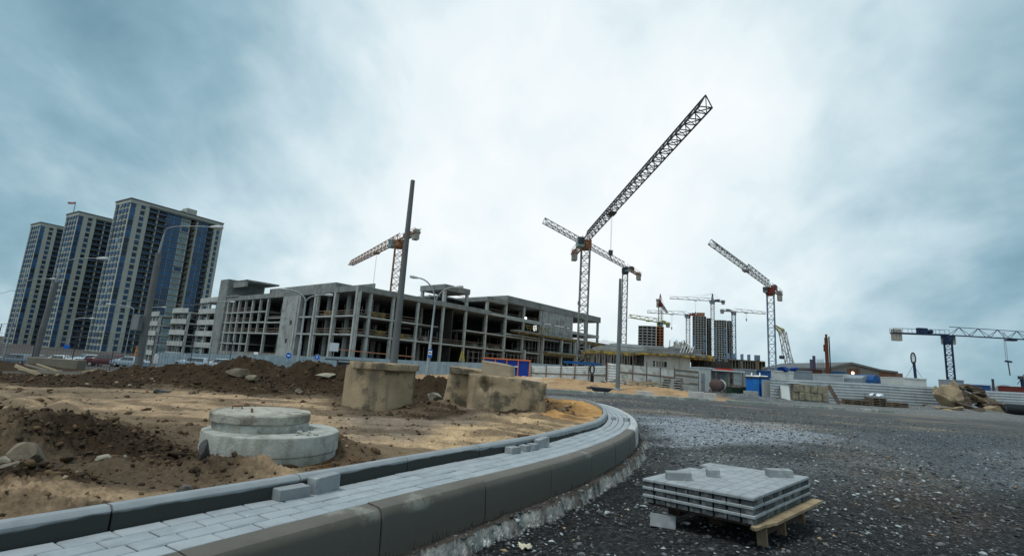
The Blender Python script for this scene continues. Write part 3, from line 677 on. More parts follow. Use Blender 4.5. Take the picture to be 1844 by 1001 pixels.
def pallet():
    t = thing('pallet', 'rough timber pallet under the stack of grey pavers', 'pallet', tuple(PB+Vector((0, 0, -.15))))
    for j, y in enumerate((-.0, .27, .54, .81, 1.1)):          # deck boards across
        mb = MB(TP); l = .93+.012*((j*7) % 3); mb.box((-l+.06, y+.03, -.022), (-.02, y+.125 if y < 1 else y+.08, -.002)); mb.build('deck_board', m_wood_dk, t, bevel=.002)
    for j, x in enumerate((-.80, -.45, -.12)):
        mb = MB(TP); mb.box((x, .22, -.115), (x+.10, 1.15, -.022)); mb.build('runner', m_wood_dk, t, bevel=.002)
    mb = MB(TP)                                                # split board sticking out on the right
    pts = [(.005, .0), (.012, -.035), (.022, -.02), (.030, -.05), (.040, -.03), (.046, -.055), (.058, .0), (.062, .10), (.080, .13), (.084, .19), (.098, .22), (.102, .55), (.108, .9), (.104, 1.20), (.112, 1.235), (.085, 1.225), (.08, 1.25), (.02, 1.24), (.012, .6)]
    mb.prism([(x-.03, y) for x, y in pts], -.026, -.004); mb.build('broken_board', m_wood, t, bevel=.002)
    for k, y in enumerate((.13, .52, .98)):
        mb = MB(TP); mb.box((-.05, y, -.165), (.022-.01*k, y+.022, -.031)); mb.build('block_foot', m_wood_d, t, bevel=.003)
    for x in (-.80, -.45):
        for y in (.62, 1.02):
            mb = MB(TP); mb.box((x, y, -.165), (x+.09, y+.09, -.116)); mb.build('block_foot', m_wood_dk, t, bevel=.003)
pallet()
def lean_block():
    zz_ = hz(1.33, 4.22)+.0; a = gp(1169, 946, zz_); b = gp(1218, 954, zz_); ang = math.atan2((b-a).y, (b-a).x)
    o = bpy.data.objects.new('paving_block', PV); COL.objects.link(o)
    M_ = Matrix.Translation((a+b)/2+Vector((0, 0, .0))) @ Matrix.Rotation(ang, 4, 'Z') @ Matrix.Rotation(math.radians(78), 4, 'X') @ Matrix.Translation((0, .049, -.062))
    o.matrix_world = M_; tag(o, 'grey paving block standing on edge on the gravel before the pallet', 'paving block')
lean_block()
# litter
def crumple(name, c, r, m, label, cat, seed, flat=.35, ax=1.4, rot=0.):
    rg = random.Random(seed); bm = bmesh.new(); bmesh.ops.create_grid(bm, x_segments=14, y_segments=14, size=r)
    for v in bm.verts:
        x, y = v.co.x, v.co.y; k = mnoise.noise(Vector((x/r*1.6+seed, y/r*1.6, 1)))
        v.co.x = x*ax*(1+.5*k); v.co.y = y*(1-.4*k); v.co.z = r*flat*(1+1.6*mnoise.noise(Vector((x/r*2.6, y/r*2.6+seed, 3))))
    dl = [f for f in bm.faces if f.calc_center_median().length > r*(1.0+.35*mnoise.noise(Vector(f.calc_center_median()/r*2+Vector((seed, 0, 0)))))]
    bmesh.ops.delete(bm, geom=dl, context='FACES')
    me = bpy.data.meshes.new(name); bm.to_mesh(me); bm.free(); me.materials.append(m); 
    for p in me.polygons: p.use_smooth = True
    o = bpy.data.objects.new(name, me); COL.objects.link(o); o.location = c; o.rotation_euler = (0, 0, rot)
    md = o.modifiers.new('thick', 'SOLIDIFY'); md.thickness = .002; return tag(o, label, cat)
m_rag = mat('pale_rag', (.50, .47, .36), .9, .25, 20, .3, 60); m_film = mat('white_film', (.62, .68, .75), .4, .15, 20, .2, 60, spec=.5)
p = gp(945, 982, -.06); crumple('rag', (p.x, p.y, hz(p.x, p.y)+.004), .052, m_rag, 'crumpled pale yellow rag lying on the dark gravel by the kerb', 'rag', 3)
p = gp(1236, 955, -.06); crumple('plastic_scrap', (p.x, p.y, hz(p.x, p.y)+.01), .03, m_film, 'thin strip of white plastic lying beside the standing block', 'litter', 5, .2, 2.2, -.5)

# ------------------------------------------------------------------ manhole rings and old concrete
m_ring = mat('ring_concrete', (.36, .375, .345), .88, .18, 7, .6, 70, (.21, .215, .19), 5, .50, .62, streak=((.24, .235, .20), 9))
m_lid = mat('lid_concrete', (.37, .36, .31), .9, .2, 8, .7, 60, (.19, .175, .14), 6, .50, .60)
m_old = mat('old_concrete', (.30, .235, .15), .92, .26, 2.2, .6, 30, (.10, .085, .062), 2.1, .50, .60, streak=((.11, .10, .08), 5))
m_rust = mat('rusty_iron', (.14, .06, .03), .8, .3, 9, .3, 60)
RC = (-1.86, 4.25)
def rough_lathe(mb, prof, c, n, amp, fr, seed, T=None):
    k0 = len(mb.v); mb.lathe(prof, c, n, T)
    for k in range(k0, len(mb.v)):
        v = Vector(mb.v[k]); d = mnoise.noise_vector(v*fr+Vector((seed, 0, 0)))*amp + mnoise.noise_vector(v*fr*4+Vector((seed, 3, 0)))*amp*.35; mb.v[k] = tuple(v+d)
def manhole():
    t = thing('manhole_ring', 'wide pale concrete manhole ring sunk in the soil beside the kerb', 'manhole ring', (RC[0], RC[1], .2))
    mb = MB(); rough_lathe(mb, [(.490, .10), (.498, .34), (.501, .395), (.510, .405), (.510, .530), (.506, .541), (.498, .545), (.33, .547)], RC, 96, .004, 3, 1)
    mb.build('ring', m_ring, t, smooth=True, auto=35)
    t2 = thing('manhole_neck', 'narrow concrete neck ring standing on the wide manhole ring', 'manhole ring', (RC[0]-.10, RC[1]+.0, .56))
    mb = MB(); c2 = (RC[0]-.10, RC[1]); rough_lathe(mb, [(.355, .538), (.36, .585), (.352, .61)], c2, 80, .004, 4, 2); mb.build('ring', m_ring, t2, smooth=True, auto=35)
    t3 = thing('cover_slab', 'thick round concrete lid with chipped rim on the manhole neck', 'manhole lid', (RC[0]-.11, RC[1], .62))
    mb = MB(); c3 = (RC[0]-.11, RC[1]); rough_lathe(mb, [(.335, .600), (.362, .604), (.372, .614), (.375, .668), (.366, .680), (.352, .683), (.20, .687), (.02, .686)], c3, 90, .006, 6, 5)
    mb.build('slab', m_lid, t3, smooth=True, auto=35)
    for a, l, r in (((c3[0]-.20, c3[1]-.02, .685), .07, 30), ((c3[0]+.0, c3[1]-.18, .685), .06, -60)):
        mb = MB(); d = Vector((math.cos(math.radians(r)), math.sin(math.radians(r)), 0))*l; p = Vector(a)
        mb.tube([p-d*.5+Vector((0, 0, -.01)), p-d*.5+Vector((0, 0, .022)), p+d*.5+Vector((0, 0, .022)), p+d*.5+Vector((0, 0, -.01))], .007, 8); mb.build('lifting_loop', m_rust, t3, smooth=True)
    rg = random.Random(8)
    for k in range(9):
        x = RC[0]+.31+rg.uniform(-.05, .11); y = RC[1]-.12+rg.uniform(-.15, .2); s = rg.uniform(.008, .022)
        o = rock('rubble_chip', (x, y, .546), (s*1.5, s, s*.8), 40+k, m_ring, None); tag(o, 'small grey concrete chip on the rim of the manhole ring', 'rubble', 'concrete chips on the manhole ring')
def rock(name, c, size, seed, m, label=None, cat='rock', amp=.32, sub=3, group=None, rot=(0, 0, 0), fr=1.0, sharp=.0):
    """a broken stone: icosphere cut by a few random planes, then roughened"""
    rg = random.Random(seed); bm = bmesh.new(); bmesh.ops.create_icosphere(bm, subdivisions=sub, radius=1)
    pl = [(Vector((rg.gauss(0, 1), rg.gauss(0, 1), rg.gauss(0, 1))).normalized(), rg.uniform(.42, .80)) for _ in range(15)]
    off = Vector((seed*1.37, seed*.71, 0))
    for v in bm.verts:
        for n_, d in pl:
            e = v.co.dot(n_)-d
            if e > 0: v.co -= n_*e
        nz = mnoise.fractal(v.co*2.2*fr+off, 1, 2, 5)*amp*.22 + mnoise.noise(v.co*.9*fr+off)*amp*.35
        v.co = v.co*(1+nz)
        v.co = Vector((v.co.x*size[0], v.co.y*size[1], v.co.z*size[2]))
    zmin = min(v.co.z for v in bm.verts)
    for v in bm.verts: v.co.z -= zmin*.82
    me = bpy.data.meshes.new(name); bm.to_mesh(me); bm.free(); me.materials.append(m)
    me.polygons.foreach_set('use_smooth', [True]*len(me.polygons)); me.set_sharp_from_angle(angle=math.radians(22))
    o = bpy.data.objects.new(name, me); COL.objects.link(o); o.location = c; o.rotation_euler = rot
    return tag(o, label, cat, group)
manhole()
def old_ring():
    c = (-2.26, 9.26)
    t = thing('concrete_chamber', 'tall weathered tan concrete well ring standing on the sand', 'well ring', (*c, .3))
    mb = MB(); rough_lathe(mb, [(.625, .2), (.620, .45), (.616, .8), (.614, 1.03)], c, 96, .006, 1.6, 7); mb.build('ring', m_old, t, smooth=True, auto=40)
    t2 = thing('cover_slab', 'thick tan concrete cover slab with chipped lip on the tall well ring', 'well cover', (c[0]+.07, c[1]-.06, 1.0))
    mb = MB(); rough_lathe(mb, [(.57, .985), (.612, .992), (.622, 1.09), (.612, 1.105), (.3, 1.108)], (c[0]+.07, c[1]-.07), 96, .008, 6, 9); mb.build('slab', m_old, t2, smooth=True, auto=40)
old_ring()
def se_block(name, label, cat, cx, cy, rx, ry, z0, zl, zr, ex=4., lean=(0, 0), seed=1, rot=0., m=None, hole=None, amp=.02):
    """weathered block of rounded plan; the top slopes from zl (left) to zr (right)"""
    bm = bmesh.new(); n = 112; rows = 26; vs = []
    for r in range(rows+1):
        u = r/rows; row = []
        for k in range(n):
            a = 2*math.pi*k/n; ca, sa = math.cos(a), math.sin(a)
            x = math.copysign(abs(ca)**(2/ex), ca)*rx; y = math.copysign(abs(sa)**(2/ex), sa)*ry
            zt = zl+(zr-zl)*(x/rx+1)/2; z = z0+(zt-z0)*u; sh = 1-.018*max(0, (u-.96)/.04)**2
            x = x*sh+lean[0]*u; y = y*sh+lean[1]*u
            p = Vector((x, y, z)); q = Vector((x, y, z))
            p += mnoise.noise_vector(q*1.3+Vector((seed, 0, 0)))*amp*.8+mnoise.noise_vector(q*9+Vector((seed, 0, 5)))*amp*.4+mnoise.noise_vector(q*28+Vector((seed, 0, 5)))*amp*.14
            if hole:
                for hx, hzv, hr, hd in hole:
                    if sa < 0:
                        d2 = ((x-hx)**2+(z-hzv)**2)/hr**2; d2 *= 1+.9*mnoise.noise(q*9)
                        p.y += hd*math.exp(-d2*1.6)
            row.append(bm.verts.new(p))
        vs.append(row)
    for r in range(rows):
        for k in range(n): bm.faces.new((vs[r][k], vs[r][(k+1) % n], vs[r+1][(k+1) % n], vs[r+1][k]))
    cen = bm.verts.new(Vector((lean[0], lean[1], (zl+zr)/2+.01)))
    inner = [bm.verts.new((v.co-cen.co)*.55+cen.co+Vector((0, 0, mnoise.noise(v.co*4)*amp))) for v in vs[-1]]
    for k in range(n):
        bm.faces.new((vs[-1][k], vs[-1][(k+1) % n], inner[(k+1) % n], inner[k])); bm.faces.new((inner[k], inner[(k+1) % n], cen))
    bm.faces.new(list(reversed(vs[0])))
    me = bpy.data.meshes.new(name); bm.to_mesh(me); bm.free(); me.materials.append(m or m_old)
    me.polygons.foreach_set('use_smooth', [True]*len(me.polygons)); me.set_sharp_from_angle(angle=math.radians(50))
    o = bpy.data.objects.new(name, me); COL.objects.link(o); o.location = (cx, cy, 0); o.rotation_euler = (0, 0, rot); WM[o.name] = Matrix.Translation((cx, cy, 0))
    return tag(o, label, cat)
se_block('concrete_block', 'wide tan concrete block with a dark pit in its face and rounded right end', 'concrete block', .03, 9.42, .71, .46, .25, 1.03, .93, 5.5, (.0, .03), 3, .06, hole=[(-.42, .86, .085, .17), (-.37, .77, .06, .12), (-.02, .62, .05, .03), (.18, .66, .09, .02), (.45, .45, .08, .05)])
se_block('concrete_block', 'leaning grey tan concrete block behind the left end of the wide one', 'concrete block', -.85, 9.85, .34, .35, .25, 1.01, 1.0, 7, (.10, 0), 6, .1)
se_block('concrete_slab', 'broken rough brown slab lying on the leaning concrete block', 'concrete block', -.66, 9.72, .40, .28, 1.0, 1.12, 1.07, 4.5, (0, 0), 9, .05, amp=.045)
se_block('concrete_block', 'small square tan block resting on top of the wide concrete block', 'concrete block', -.13, 9.62, .30, .24, 1.0, 1.27, 1.20, 7, (-.02, .0), 12, -.12, m=mat('old_concrete_tan', (.34, .285, .205), .92, .2, 3, .4, 40, (.22, .18, .13), 3, .5, .65), amp=.012)
# stones of the island
m_rock = mat('field_rock', (.16, .135, .10), .9, .28, 4, .5, 20, (.09, .075, .055), 3, .5, .62)
m_rockg = mat('grey_rock', (.07, .07, .068), .85, .3, 8, .5, 30, (.13, .125, .11), 5, .52, .6)
m_rockp = mat('pale_rock', (.27, .255, .20), .9, .22, 4, .5, 20, (.15, .14, .11), 3, .52, .64)
def rk(px, py, z, s, m, label, seed, sq=(1, .8, .7), sink=.02, grp=None, Y=None):
    p = gp(px, py, z) if Y is None else at(px, py, Y); h = hz(p.x, p.y); return rock('rock', (p.x, p.y, h-sink), (s*sq[0], s*sq[1], s*sq[2]), seed, m, label, 'rock', group=grp)
rk(338, 881, .36, .055, m_rockg, 'dark grey rounded stone half hidden behind the inner kerb', 1, sink=.01)
rk(362, 850, .36, .075, m_rockg, 'dark upright stone leaning on the left side of the manhole ring', 2, (.55, .6, 1.3))
rk(44, 838, .45, .10, m_rock, 'large brown boulder in the soil heap at the left edge', 3, (1.2, .9, .8))
rk(6, 812, .5, .07, m_rockp, 'pale flat stone on the heap at the very left edge', 4, (1.6, 1, .5))
rk(190, 825, .42, .055, m_rockp, 'pale stone on the dark soil right of the heap', 5, (1.4, .9, .6))
rk(12, 875, .38, .07, m_rock, 'flat tan stone low at the left edge beside the kerb', 6, (1.4, .9, .55))
rk(223, 822, .40, .035, m_rockp, 'small pale stone beside the dark soil ridge', 7)
rk(288, 706, .5, .16, m_rockg, 'dark flat rock at the foot of the long earth heap', 8, (1.5, .8, .45), Y=9.3)
rk(430, 676, .8, .24, m_rock, 'big angular brown rock high on the long earth heap', 9, (1.4, .8, .6), Y=11.4)
rk(455, 690, .7, .15, m_rock, 'smaller brown rock below the big one on the heap', 10, (1.3, .8, .6), Y=11.0)
rk(590, 668, .95, .22, m_rockp, 'pale slab like rock on the heap left of the tall well ring', 11, (1.7, .8, .35), Y=12.4)
rk(540, 700, .6, .13, m_rock, 'brown stone at the foot of the heap left of the well ring', 12, Y=10.4)
rk(345, 708, .4, .10, m_rock, 'brown stone before the long earth heap, right of the dark rock', 13, Y=9.4)
rk(232, 702, .45, .05, m_rockp, 'small pale stone on the left slope of the long heap', 14, Y=10.5)
rk(786, 706, .45, .17, m_rockp, 'pale grey stone between the well ring and the leaning block', 15, (1.3, .8, .8), Y=10.8)
rk(772, 726, .42, .10, m_rock, 'brown stone in the soil between the two big concrete pieces', 16)
rk(1015, 738, .42, .06, m_rockg, 'dark clod on the orange sand by the bend', 17)
rk(968, 745, .42, .09, m_rockg, 'dark rock tucked under the right end of the wide block', 18)
# ------------------------------------------------------------------ buildings
def frame_at(ox, oy, ang, z=0.):
    """frame of a wall: x runs along it, y points out of the face, z up"""
    d = Vector((math.cos(math.radians(ang)), math.sin(math.radians(ang)), 0)); n = Vector((d.y, -d.x, 0))
    return Matrix(((d.x, n.x, 0, ox), (d.y, n.y, 0, oy), (0, 0, 1, z), (0, 0, 0, 1)))
def onplane(M_, px, py):                       # photo point on a wall plane -> (along, level)
    d = ray(px, py); o = Vector((0, 0, CAMH)); n = M_.col[1].to_3d(); p0 = M_.col[3].to_3d(); t = (p0-o).dot(n)/d.dot(n); q = M_.inverted() @ (o+d*t); return q.x, q.z
m_conc = mat('site_concrete', (.21, .225, .22), .9, .16, .35, .3, 12, (.14, .15, .145), .5, .5, .66, streak=((.12, .125, .118), 1.2))
m_concl = mat('column_concrete', (.34, .36, .345), .9, .14, .6, .2, 12, (.22, .23, .215), 1, .5, .7)
m_concd = mat('shaded_concrete', (.035, .036, .034), .95, .25, .4, .2, 12)  # inner walls: the dark of the interior put into the colour
m_rail = mat('plank_rail', (.17, .13, .10), .9, .25, 3, .1, 12)
m_yel = mat('yellow_formwork', (.34, .24, .045), .8, .25, 2, .2, 12, (.09, .08, .055), .9, .42, .56)
m_steel = mat('scaffold_steel', (.22, .22, .215), .6, .2, 2, 0, metal=.4)
m_post_ = mat('dark_timber', (.10, .08, .06), .9, .3, 2, .1, 12)
def main_building():
    C0 = at(637, 600, 90); MS = frame_at(C0.x, C0.y, 50.4); MW = frame_at(C0.x, C0.y, 140.4)   # MW y points out
    MW = Matrix(((MW[0][0], -MW[0][1], 0, C0.x), (MW[1][0], -MW[1][1], 0, C0.y), (0, 0, 1, 0), (0, 0, 0, 1)))
    g = -2.6
    t = thing('unfinished_building', 'long open concrete frame building under construction behind the blue fence', 'building', (C0.x, C0.y, g))
    D = 34.                                             # depth of the floors
    def col(M_, x, z0, z1, w=.45, dep=.5, yin=.02, mt=m_concl):
        mb = MB(M_); mb.box((x-w/2, -yin-dep, z0), (x+w/2, -yin, z1)); mb.build('column', mt, t)
    lv = [5.5, 8.9]; roof = 13.25
    # slabs, cut where floors are missing (south side atrium from 15 to 57 has one level only)
    def slab(M_, x0, x1, y0, y1, z, th=.34, nm='floor_slab', mt=None):
        mt = mt or m_conc; y1 = y1+.04
        mb = MB(M_); mb.m = 0; mb.box((x0, y0, z-th), (x1, y1-.02, z-.002)); mb.m = 1; mb.box((x0, y1-.02, z-th), (x1, y1, z)); mb.build(nm, [mt, m_concl], t)
    sx = [0, 2.9, 8.1, 14.3, 21.3, 28.2, 35.1, 42.1, 49.3, 56.6]
    zr = 13.3
    # main volume in the south frame: x along south, y inward is negative
    slab(MS, .0, 56.6, -D, .0, 5.5, .32); slab(MS, 0, 14.6, -D, -.0, 8.9, .32); slab(MS, 14.6, 56.6, -D, -14, 8.9, .32); slab(MS, 0, 34.9, -D, 0, 13.9, .7, 'roof_slab')
    slab(MS, 28.2, 56.8, -D, .06, 9.6, .28) if False else None
    # west wing, frame MW: y into the building is negative of outward
    W = 59.0
    mb = MB(MW)
    slab(MW, 35.0, W, -26, 0, 5.55, .3); slab(MW, 0.0, 35.0, -20, .0, 5.5-.003, .3); slab(MW, 0, 20, -20, 0, 8.9-.003, .3); slab(MW, 27.5, 34.8, -20, 0, 7.9, .3)
    for z in (3.0, 8.0, 10.4): slab(MW, 42.6 if z < 4 else 35.0, W, -26, 0, z, .3)
    slab(MW, 0.2, W+.2, -30, .04, 14.0, .75, 'roof_slab')
    slab(MW, 0, W, -30, 0, -.2, .4)
    mb = MB(MW); mb.box((-.25, -.12, 13.25), (W+.5, .12, 14.3)); mb.build('parapet', m_conc, t)
    mb = MB(MW); mb.box((-.3, -3.2, 14.0), (19.5, -3.0, 15.1)); mb.build('parapet', m_conc, t)
    mb = MB(MW); mb.box((19.5, -7.2, 14.0), (50, -7.0, 17.2)); mb.box((19.5, -18, 14), (19.8, -7.2, 17.2)); mb.build('rooftop_wall', m_conc, t)
    mb = MB(MW); mb.box((50.5, -12, 14.3), (62, .3, 14.6)); mb.box((57.5, -9, 14.0), (62.3, .35, 19.0)); mb.box((49.5, -1.2, 16.9), (57.5, -.9, 18.6)); mb.box((49.5, -9, 18.2), (57.4, -.9, 18.6)); mb.build('rooftop_block', m_conc, t)
    mb = MB(MW); mb.box((57.2, -1.5, -2.5), (62.4, .35, 14.0)); mb.build('end_wall', m_conc, t)
    mb = MB(MW); mb.box((20.2, -1.0, -2.5), (27.6, .12, 13.25)); mb.build('shear_wall', mat('wall_concrete_light', (.30, .32, .31), .9, .14, .5, .3, 12, (.19, .2, .19), .6, .5, .62, streak=((.16, .165, .155), 1.6)), t)
    mb = MB(MW)
    for hx, z in ((22.5, 7.2), (23.5, 3.4)): mb.box((hx, .09, z), (hx+.8, .14, z+.9))
    mb.build('wall_opening', m_concd, t)
    mb = MB(MW); mb.box((0, -.15, -2.5), (W, .1, 1.0)); mb.build('plinth', m_conc, t)
    for x in (.0, 7.3, 13.9, 34.9, 42.6, 49.9, 56.2): col(MW, x, -2.5, 13.3, .5)
    for x in (46.3, 53.2): col(MW, x, -2.5, 5.3, .35)
    for x in (46.3, 53.2, 38.7): col(MW, x, 5.5, 13.3, .3)
    for y in (-7, -14):
        for x in (7.3, 13.9, 34.9, 42.6, 49.9): col(MW, x, -2.5, 13.3, .6, .6, -y)
    for x, y in ((38.9, -9.5), (29, -6)):
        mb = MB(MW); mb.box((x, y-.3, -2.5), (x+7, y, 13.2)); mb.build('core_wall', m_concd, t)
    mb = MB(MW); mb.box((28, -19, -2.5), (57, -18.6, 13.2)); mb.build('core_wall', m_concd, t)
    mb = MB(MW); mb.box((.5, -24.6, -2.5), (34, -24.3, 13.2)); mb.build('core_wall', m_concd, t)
    # south side columns
    for x in sx[:-3]: col(MS, x, -2.5, zr if x else 14.1, .48)
    for x in sx[:-3]:
        for y in (7, 14, 21): col(MS, x, -2.5, zr, .55, .55, y)
    mb = MB(MS); mb.box((-.15, -.1, 13.25), (36.2, .22, 14.25)); mb.build('parapet', m_conc, t)
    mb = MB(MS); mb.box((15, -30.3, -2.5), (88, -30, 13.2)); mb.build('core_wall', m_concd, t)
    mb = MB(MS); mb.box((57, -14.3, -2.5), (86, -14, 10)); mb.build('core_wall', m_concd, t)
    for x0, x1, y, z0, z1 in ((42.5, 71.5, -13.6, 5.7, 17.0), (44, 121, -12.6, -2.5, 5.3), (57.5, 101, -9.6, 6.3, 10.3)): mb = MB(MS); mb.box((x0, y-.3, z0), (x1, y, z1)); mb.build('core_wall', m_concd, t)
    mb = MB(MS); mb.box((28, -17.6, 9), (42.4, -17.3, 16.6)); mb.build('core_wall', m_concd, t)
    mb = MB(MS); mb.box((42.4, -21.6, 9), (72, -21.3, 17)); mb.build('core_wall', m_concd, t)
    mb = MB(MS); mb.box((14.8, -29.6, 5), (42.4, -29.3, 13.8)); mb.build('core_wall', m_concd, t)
    # open portal frame on the roof, photo 768..845 x 515..560
    for x, y in ((21.3, -.35), (28.2, -.35), (28.2, -7.5), (21.3, -7.5)):
        mb = MB(MS); mb.box((x-.3, y-.3, 13.9), (x+.3, y+.3, 17.1)); mb.build('roof_post', m_concl, t)
    mb = MB(MS); mb.box((20.9, -8, 16.9), (28.7, .1, 17.3)); mb.box((20.9, -.1, 17.3), (28.7, .12, 18.1)); mb.box((20.9, -8, 17.3), (21.1, -.1, 18.1)); mb.box((28.5, -8, 17.3), (28.7, -.1, 18.1)); mb.build('roof_frame', m_conc, t)
    # middle step, 35..42
    for z, th in ((13.9, .6), (9.0, .3)): slab(MS, 28.2, 56.8, -20, .03, z, th)
    slab(MS, 34.6, 42.3, -18, .05, 17.1, .7, 'roof_slab')
    mb = MB(MS); mb.box((34.6, -.1, 16.6), (42.0, .25, 17.5)); mb.box((27.0, -12, 16.4), (34.7, -11.7, 17.2)); mb.build('parapet', m_conc, t)
    slab(MS, 27, 34.6, -20, -8, 17.0, .35)
    for x in (35.1, ): col(MS, x, 13.3, 16.7, .62)
    # upper right volume, 42..88
    for x in (42.1, 49.3, 56.6): col(MS, x, -2.5, 17.3, .55)
    for x in (42.1, 49.3, 56.6):
        for y in (7, 14): col(MS, x, -2.5, 17, .55, .55, y)
    mb = MB(MS); mb.box((41.7, -.1, 17.1), (88.3, .3, 18.8)); mb.box((41.7, -22, 17.1), (42.0, -.1, 18.8)); mb.box((88, -22, 17.1), (88.3, -.1, 18.8)); mb.build('parapet', m_conc, t)
    slab(MS, 42, 88, -22, -.1, 17.5, .45, 'roof_slab'); slab(MS, 42, 57, -22, .02, 13.6, .6)
    slab(MS, 42, 72, -14, .0, 9.6, .35); slab(MS, 42, 100, -14, .3, 5.6, .3)
    mb = MB(MS)
    for i in range(5):
        x0 = 57.1+i*2.95; mb.box((x0+.06, -.35, 13.75), (x0+2.88, .12, 17.1)); mb.box((x0+.06, -.35, 9.9), (x0+2.88, .12, 13.62))
    mb.build('wall_panel', mat('wall_concrete_light', (.3, .32, .31)), t)
    for x, y in ((72.2, 0), (80, 0), (87.5, 0), (72.2, 12), (80, 12), (87.5, 12)): col(MS, x, 5.6, 17.1, .6, .6, y)
    slab(MS, 72, 88, -16, .0, 13.0, .8); slab(MS, 72, 88, -16, .0, 10.2, .5)
    # unfinished lower decks with formwork running on to the right
    def deck(x0, x1, y0, y1, z, th=.35):
        mb = MB(MS); mb.box((x0, y0, z-th), (x1, y1, z)); mb.build('formwork_deck', m_conc, t)
        mb = MB(MS); mb.box((x0+.1, y0+.2, z-th-.28), (x1-.1, y1-.1, z-th-.005)); mb.build('formwork', m_yel, t)
    deck(57, 104, -10, 1.6, 10.7); deck(57, 122, -10, 2.4, 6.3); deck(44.0, 58, -.0, 2.4, 10.6)
    mb = MB(MS)
    for i in range(9): mb.beam((48+i*1.15, 2.4, 10.8), (47.4+i*1.15, 2.2, 12.0), .12)
    mb.beam((46, 2.3, 12.0), (59, 2.3, 12.05), .14); mb.beam((46, 2.3, 11.4), (59, 2.3, 11.4), .1); mb.build('formwork_brace', m_yel, t)
    for x in (49.3, 57, 66, 73, 81, 89, 97, 105, 113, 121):
        mb = MB(MS); mb.box((x-.32, .3, -2.5), (x+.32, .95, 10.2 if x < 100 and x > 55 else 6.0)); mb.build('column', m_concl, t)
    # scaffolds and props in the openings
    rg = random.Random(7)
    for x0, x1, y, z0, z1 in ((29, 34.2, .5, -2, 4.6), (35.6, 41.5, .3, -2, 4.6), (42.6, 48.6, .5, -2, 4.8), (50, 56, .3, -2, 4.8), (57.6, 65, -1, -2, 5.6), (66, 80, -1, -2, 5.6), (82, 96, -1, -2, 5.6), (58, 65, -1, 6.3, 10), (66.5, 80, -1, 6.3, 10), (50, 56.2, -1, 5.6, 9.2), (82, 103, -1, 6.3, 10.2), (98, 120, -1, -2, 5.6)):
        mb = MB(MS); n = int((x1-x0)/1.5)
        for i in range(n+1):
            x = x0+(x1-x0)*i/n+rg.uniform(-.15, .15); mb.beam((x, y, z0), (x, y, z1), .09); mb.beam((x, y-1.4, z0), (x, y-1.4, z1), .09)
        z = z0+1.1
        while z < z1: mb.beam((x0, y, z), (x1, y, z+rg.uniform(-.05, .05)), .08); z += rg.choice((1.3, 1.9, 2.0))
        mb.build('scaffold', m_steel, t)
    # plank guard rails along the slab edges
    def rails(M_, x0, x1, z, n=2, y=-.35, nm='guard_rail', mt=m_rail):
        mb = MB(M_)
        for k in range(n): mb.beam((x0, y, z+.45+k*.5+rg.uniform(-.06, .06)), (x1, y, z+.45+k*.5+rg.uniform(-.08, .08)),   .05, .11)
        mb.build(nm, mt, t)
    for a, b in ((.4, 2.6), (3.2, 7.8), (8.4, 14.0)):
        for z in (5.5, 8.9): rails(MS, a, b, z)
    for a, b in ((14.6, 21), (21.6, 28), (28.6, 34.8), (35.4, 41.8)): rails(MS, a, b, 5.5, y=-.6)
    rails(MS, 35.4, 41.8, 13.9, y=-1); rails(MS, 42.5, 49, 13.6, y=-1); rails(MS, 49.8, 56, 13.6, y=-1); rails(MS, 88, 104, 10.7, y=1.2); rails(MS, 29, 36, 17.5, y=-9, n=1); rails(MS, 60, 88, 10.7, 1, y=1.3)
    for a, b in ((.5, 7), (7.7, 13.6)):
        for z in (5.5, 8.9): rails(MW, a, b, z)
        rails(MW, a, b, .2, y=.1)
    for a, b in ((28, 34.5), (35.3, 42.2)): rails(MW, a, b, 5.5); rails(MW, a, b, .2)
    for a, b in ((43, 49.6), (50.3, 56)):
        for z in (5.5, 8.0, 10.4): rails(MW, a, b, z)
    rails(MW, 28, 34.5, 8.2)
    mb = MB(MS); mb.beam((-3, .8, 2.5), (14, .8, 2.2), .08, .16); mb.build('guard_rail', mat('orange_rail', (.46, .22, .12), .8, .2), t)
    # props, crates and waste inside the bays, and a work lamp
    mpr = (m_steel, m_post_, m_concl)
    for i in range(70):
        M_ = MS if rg.random() < .7 else MW; x = rg.uniform(1, 55); z = rg.choice((-.2, 5.5, 5.5, 8.9)) if x < 14 or M_ is MW else rg.choice((-.2, 5.5)); h = 2.9 if z > 0 else 5.2
        if M_ is MW and 20 < x < 28: continue
        y = -rg.uniform(.8, 5); mb = MB(M_); mb.beam((x, y, z), (x+rg.uniform(-.5, .5), y, z+h*rg.uniform(.7, 1)), .11); mb.build('shoring_prop', rg.choice(mpr[:2]), t)
    for i in range(46):
        M_ = MS if rg.random() < .7 else MW; x = rg.uniform(1, 54); z = rg.choice((5.5, 5.5, 8.9)) if x < 13 or M_ is MW else 5.5; w = rg.uniform(.5, 2.2); y = -rg.uniform(.8, 4)
        if M_ is MW and 19 < x < 28: continue
        mb = MB(M_); mb.box((x, y-1, z+.01), (x+w, y, z+rg.uniform(.3, 1.1))); mb.build('stored_material', rg.choice((m_rail, m_conc, m_concl, m_concd, m_post_)), t)
    mb = MB(MS); q = onplane(MS, 962, 573); mb.box((q[0]-.5, -3, q[1]-.3), (q[0]+.5, -2.9, q[1]+.3)); mb.build('work_lamp', mat('work_lamp', (1, 1, 1), emit=((1, 1, 1), 6)), t)
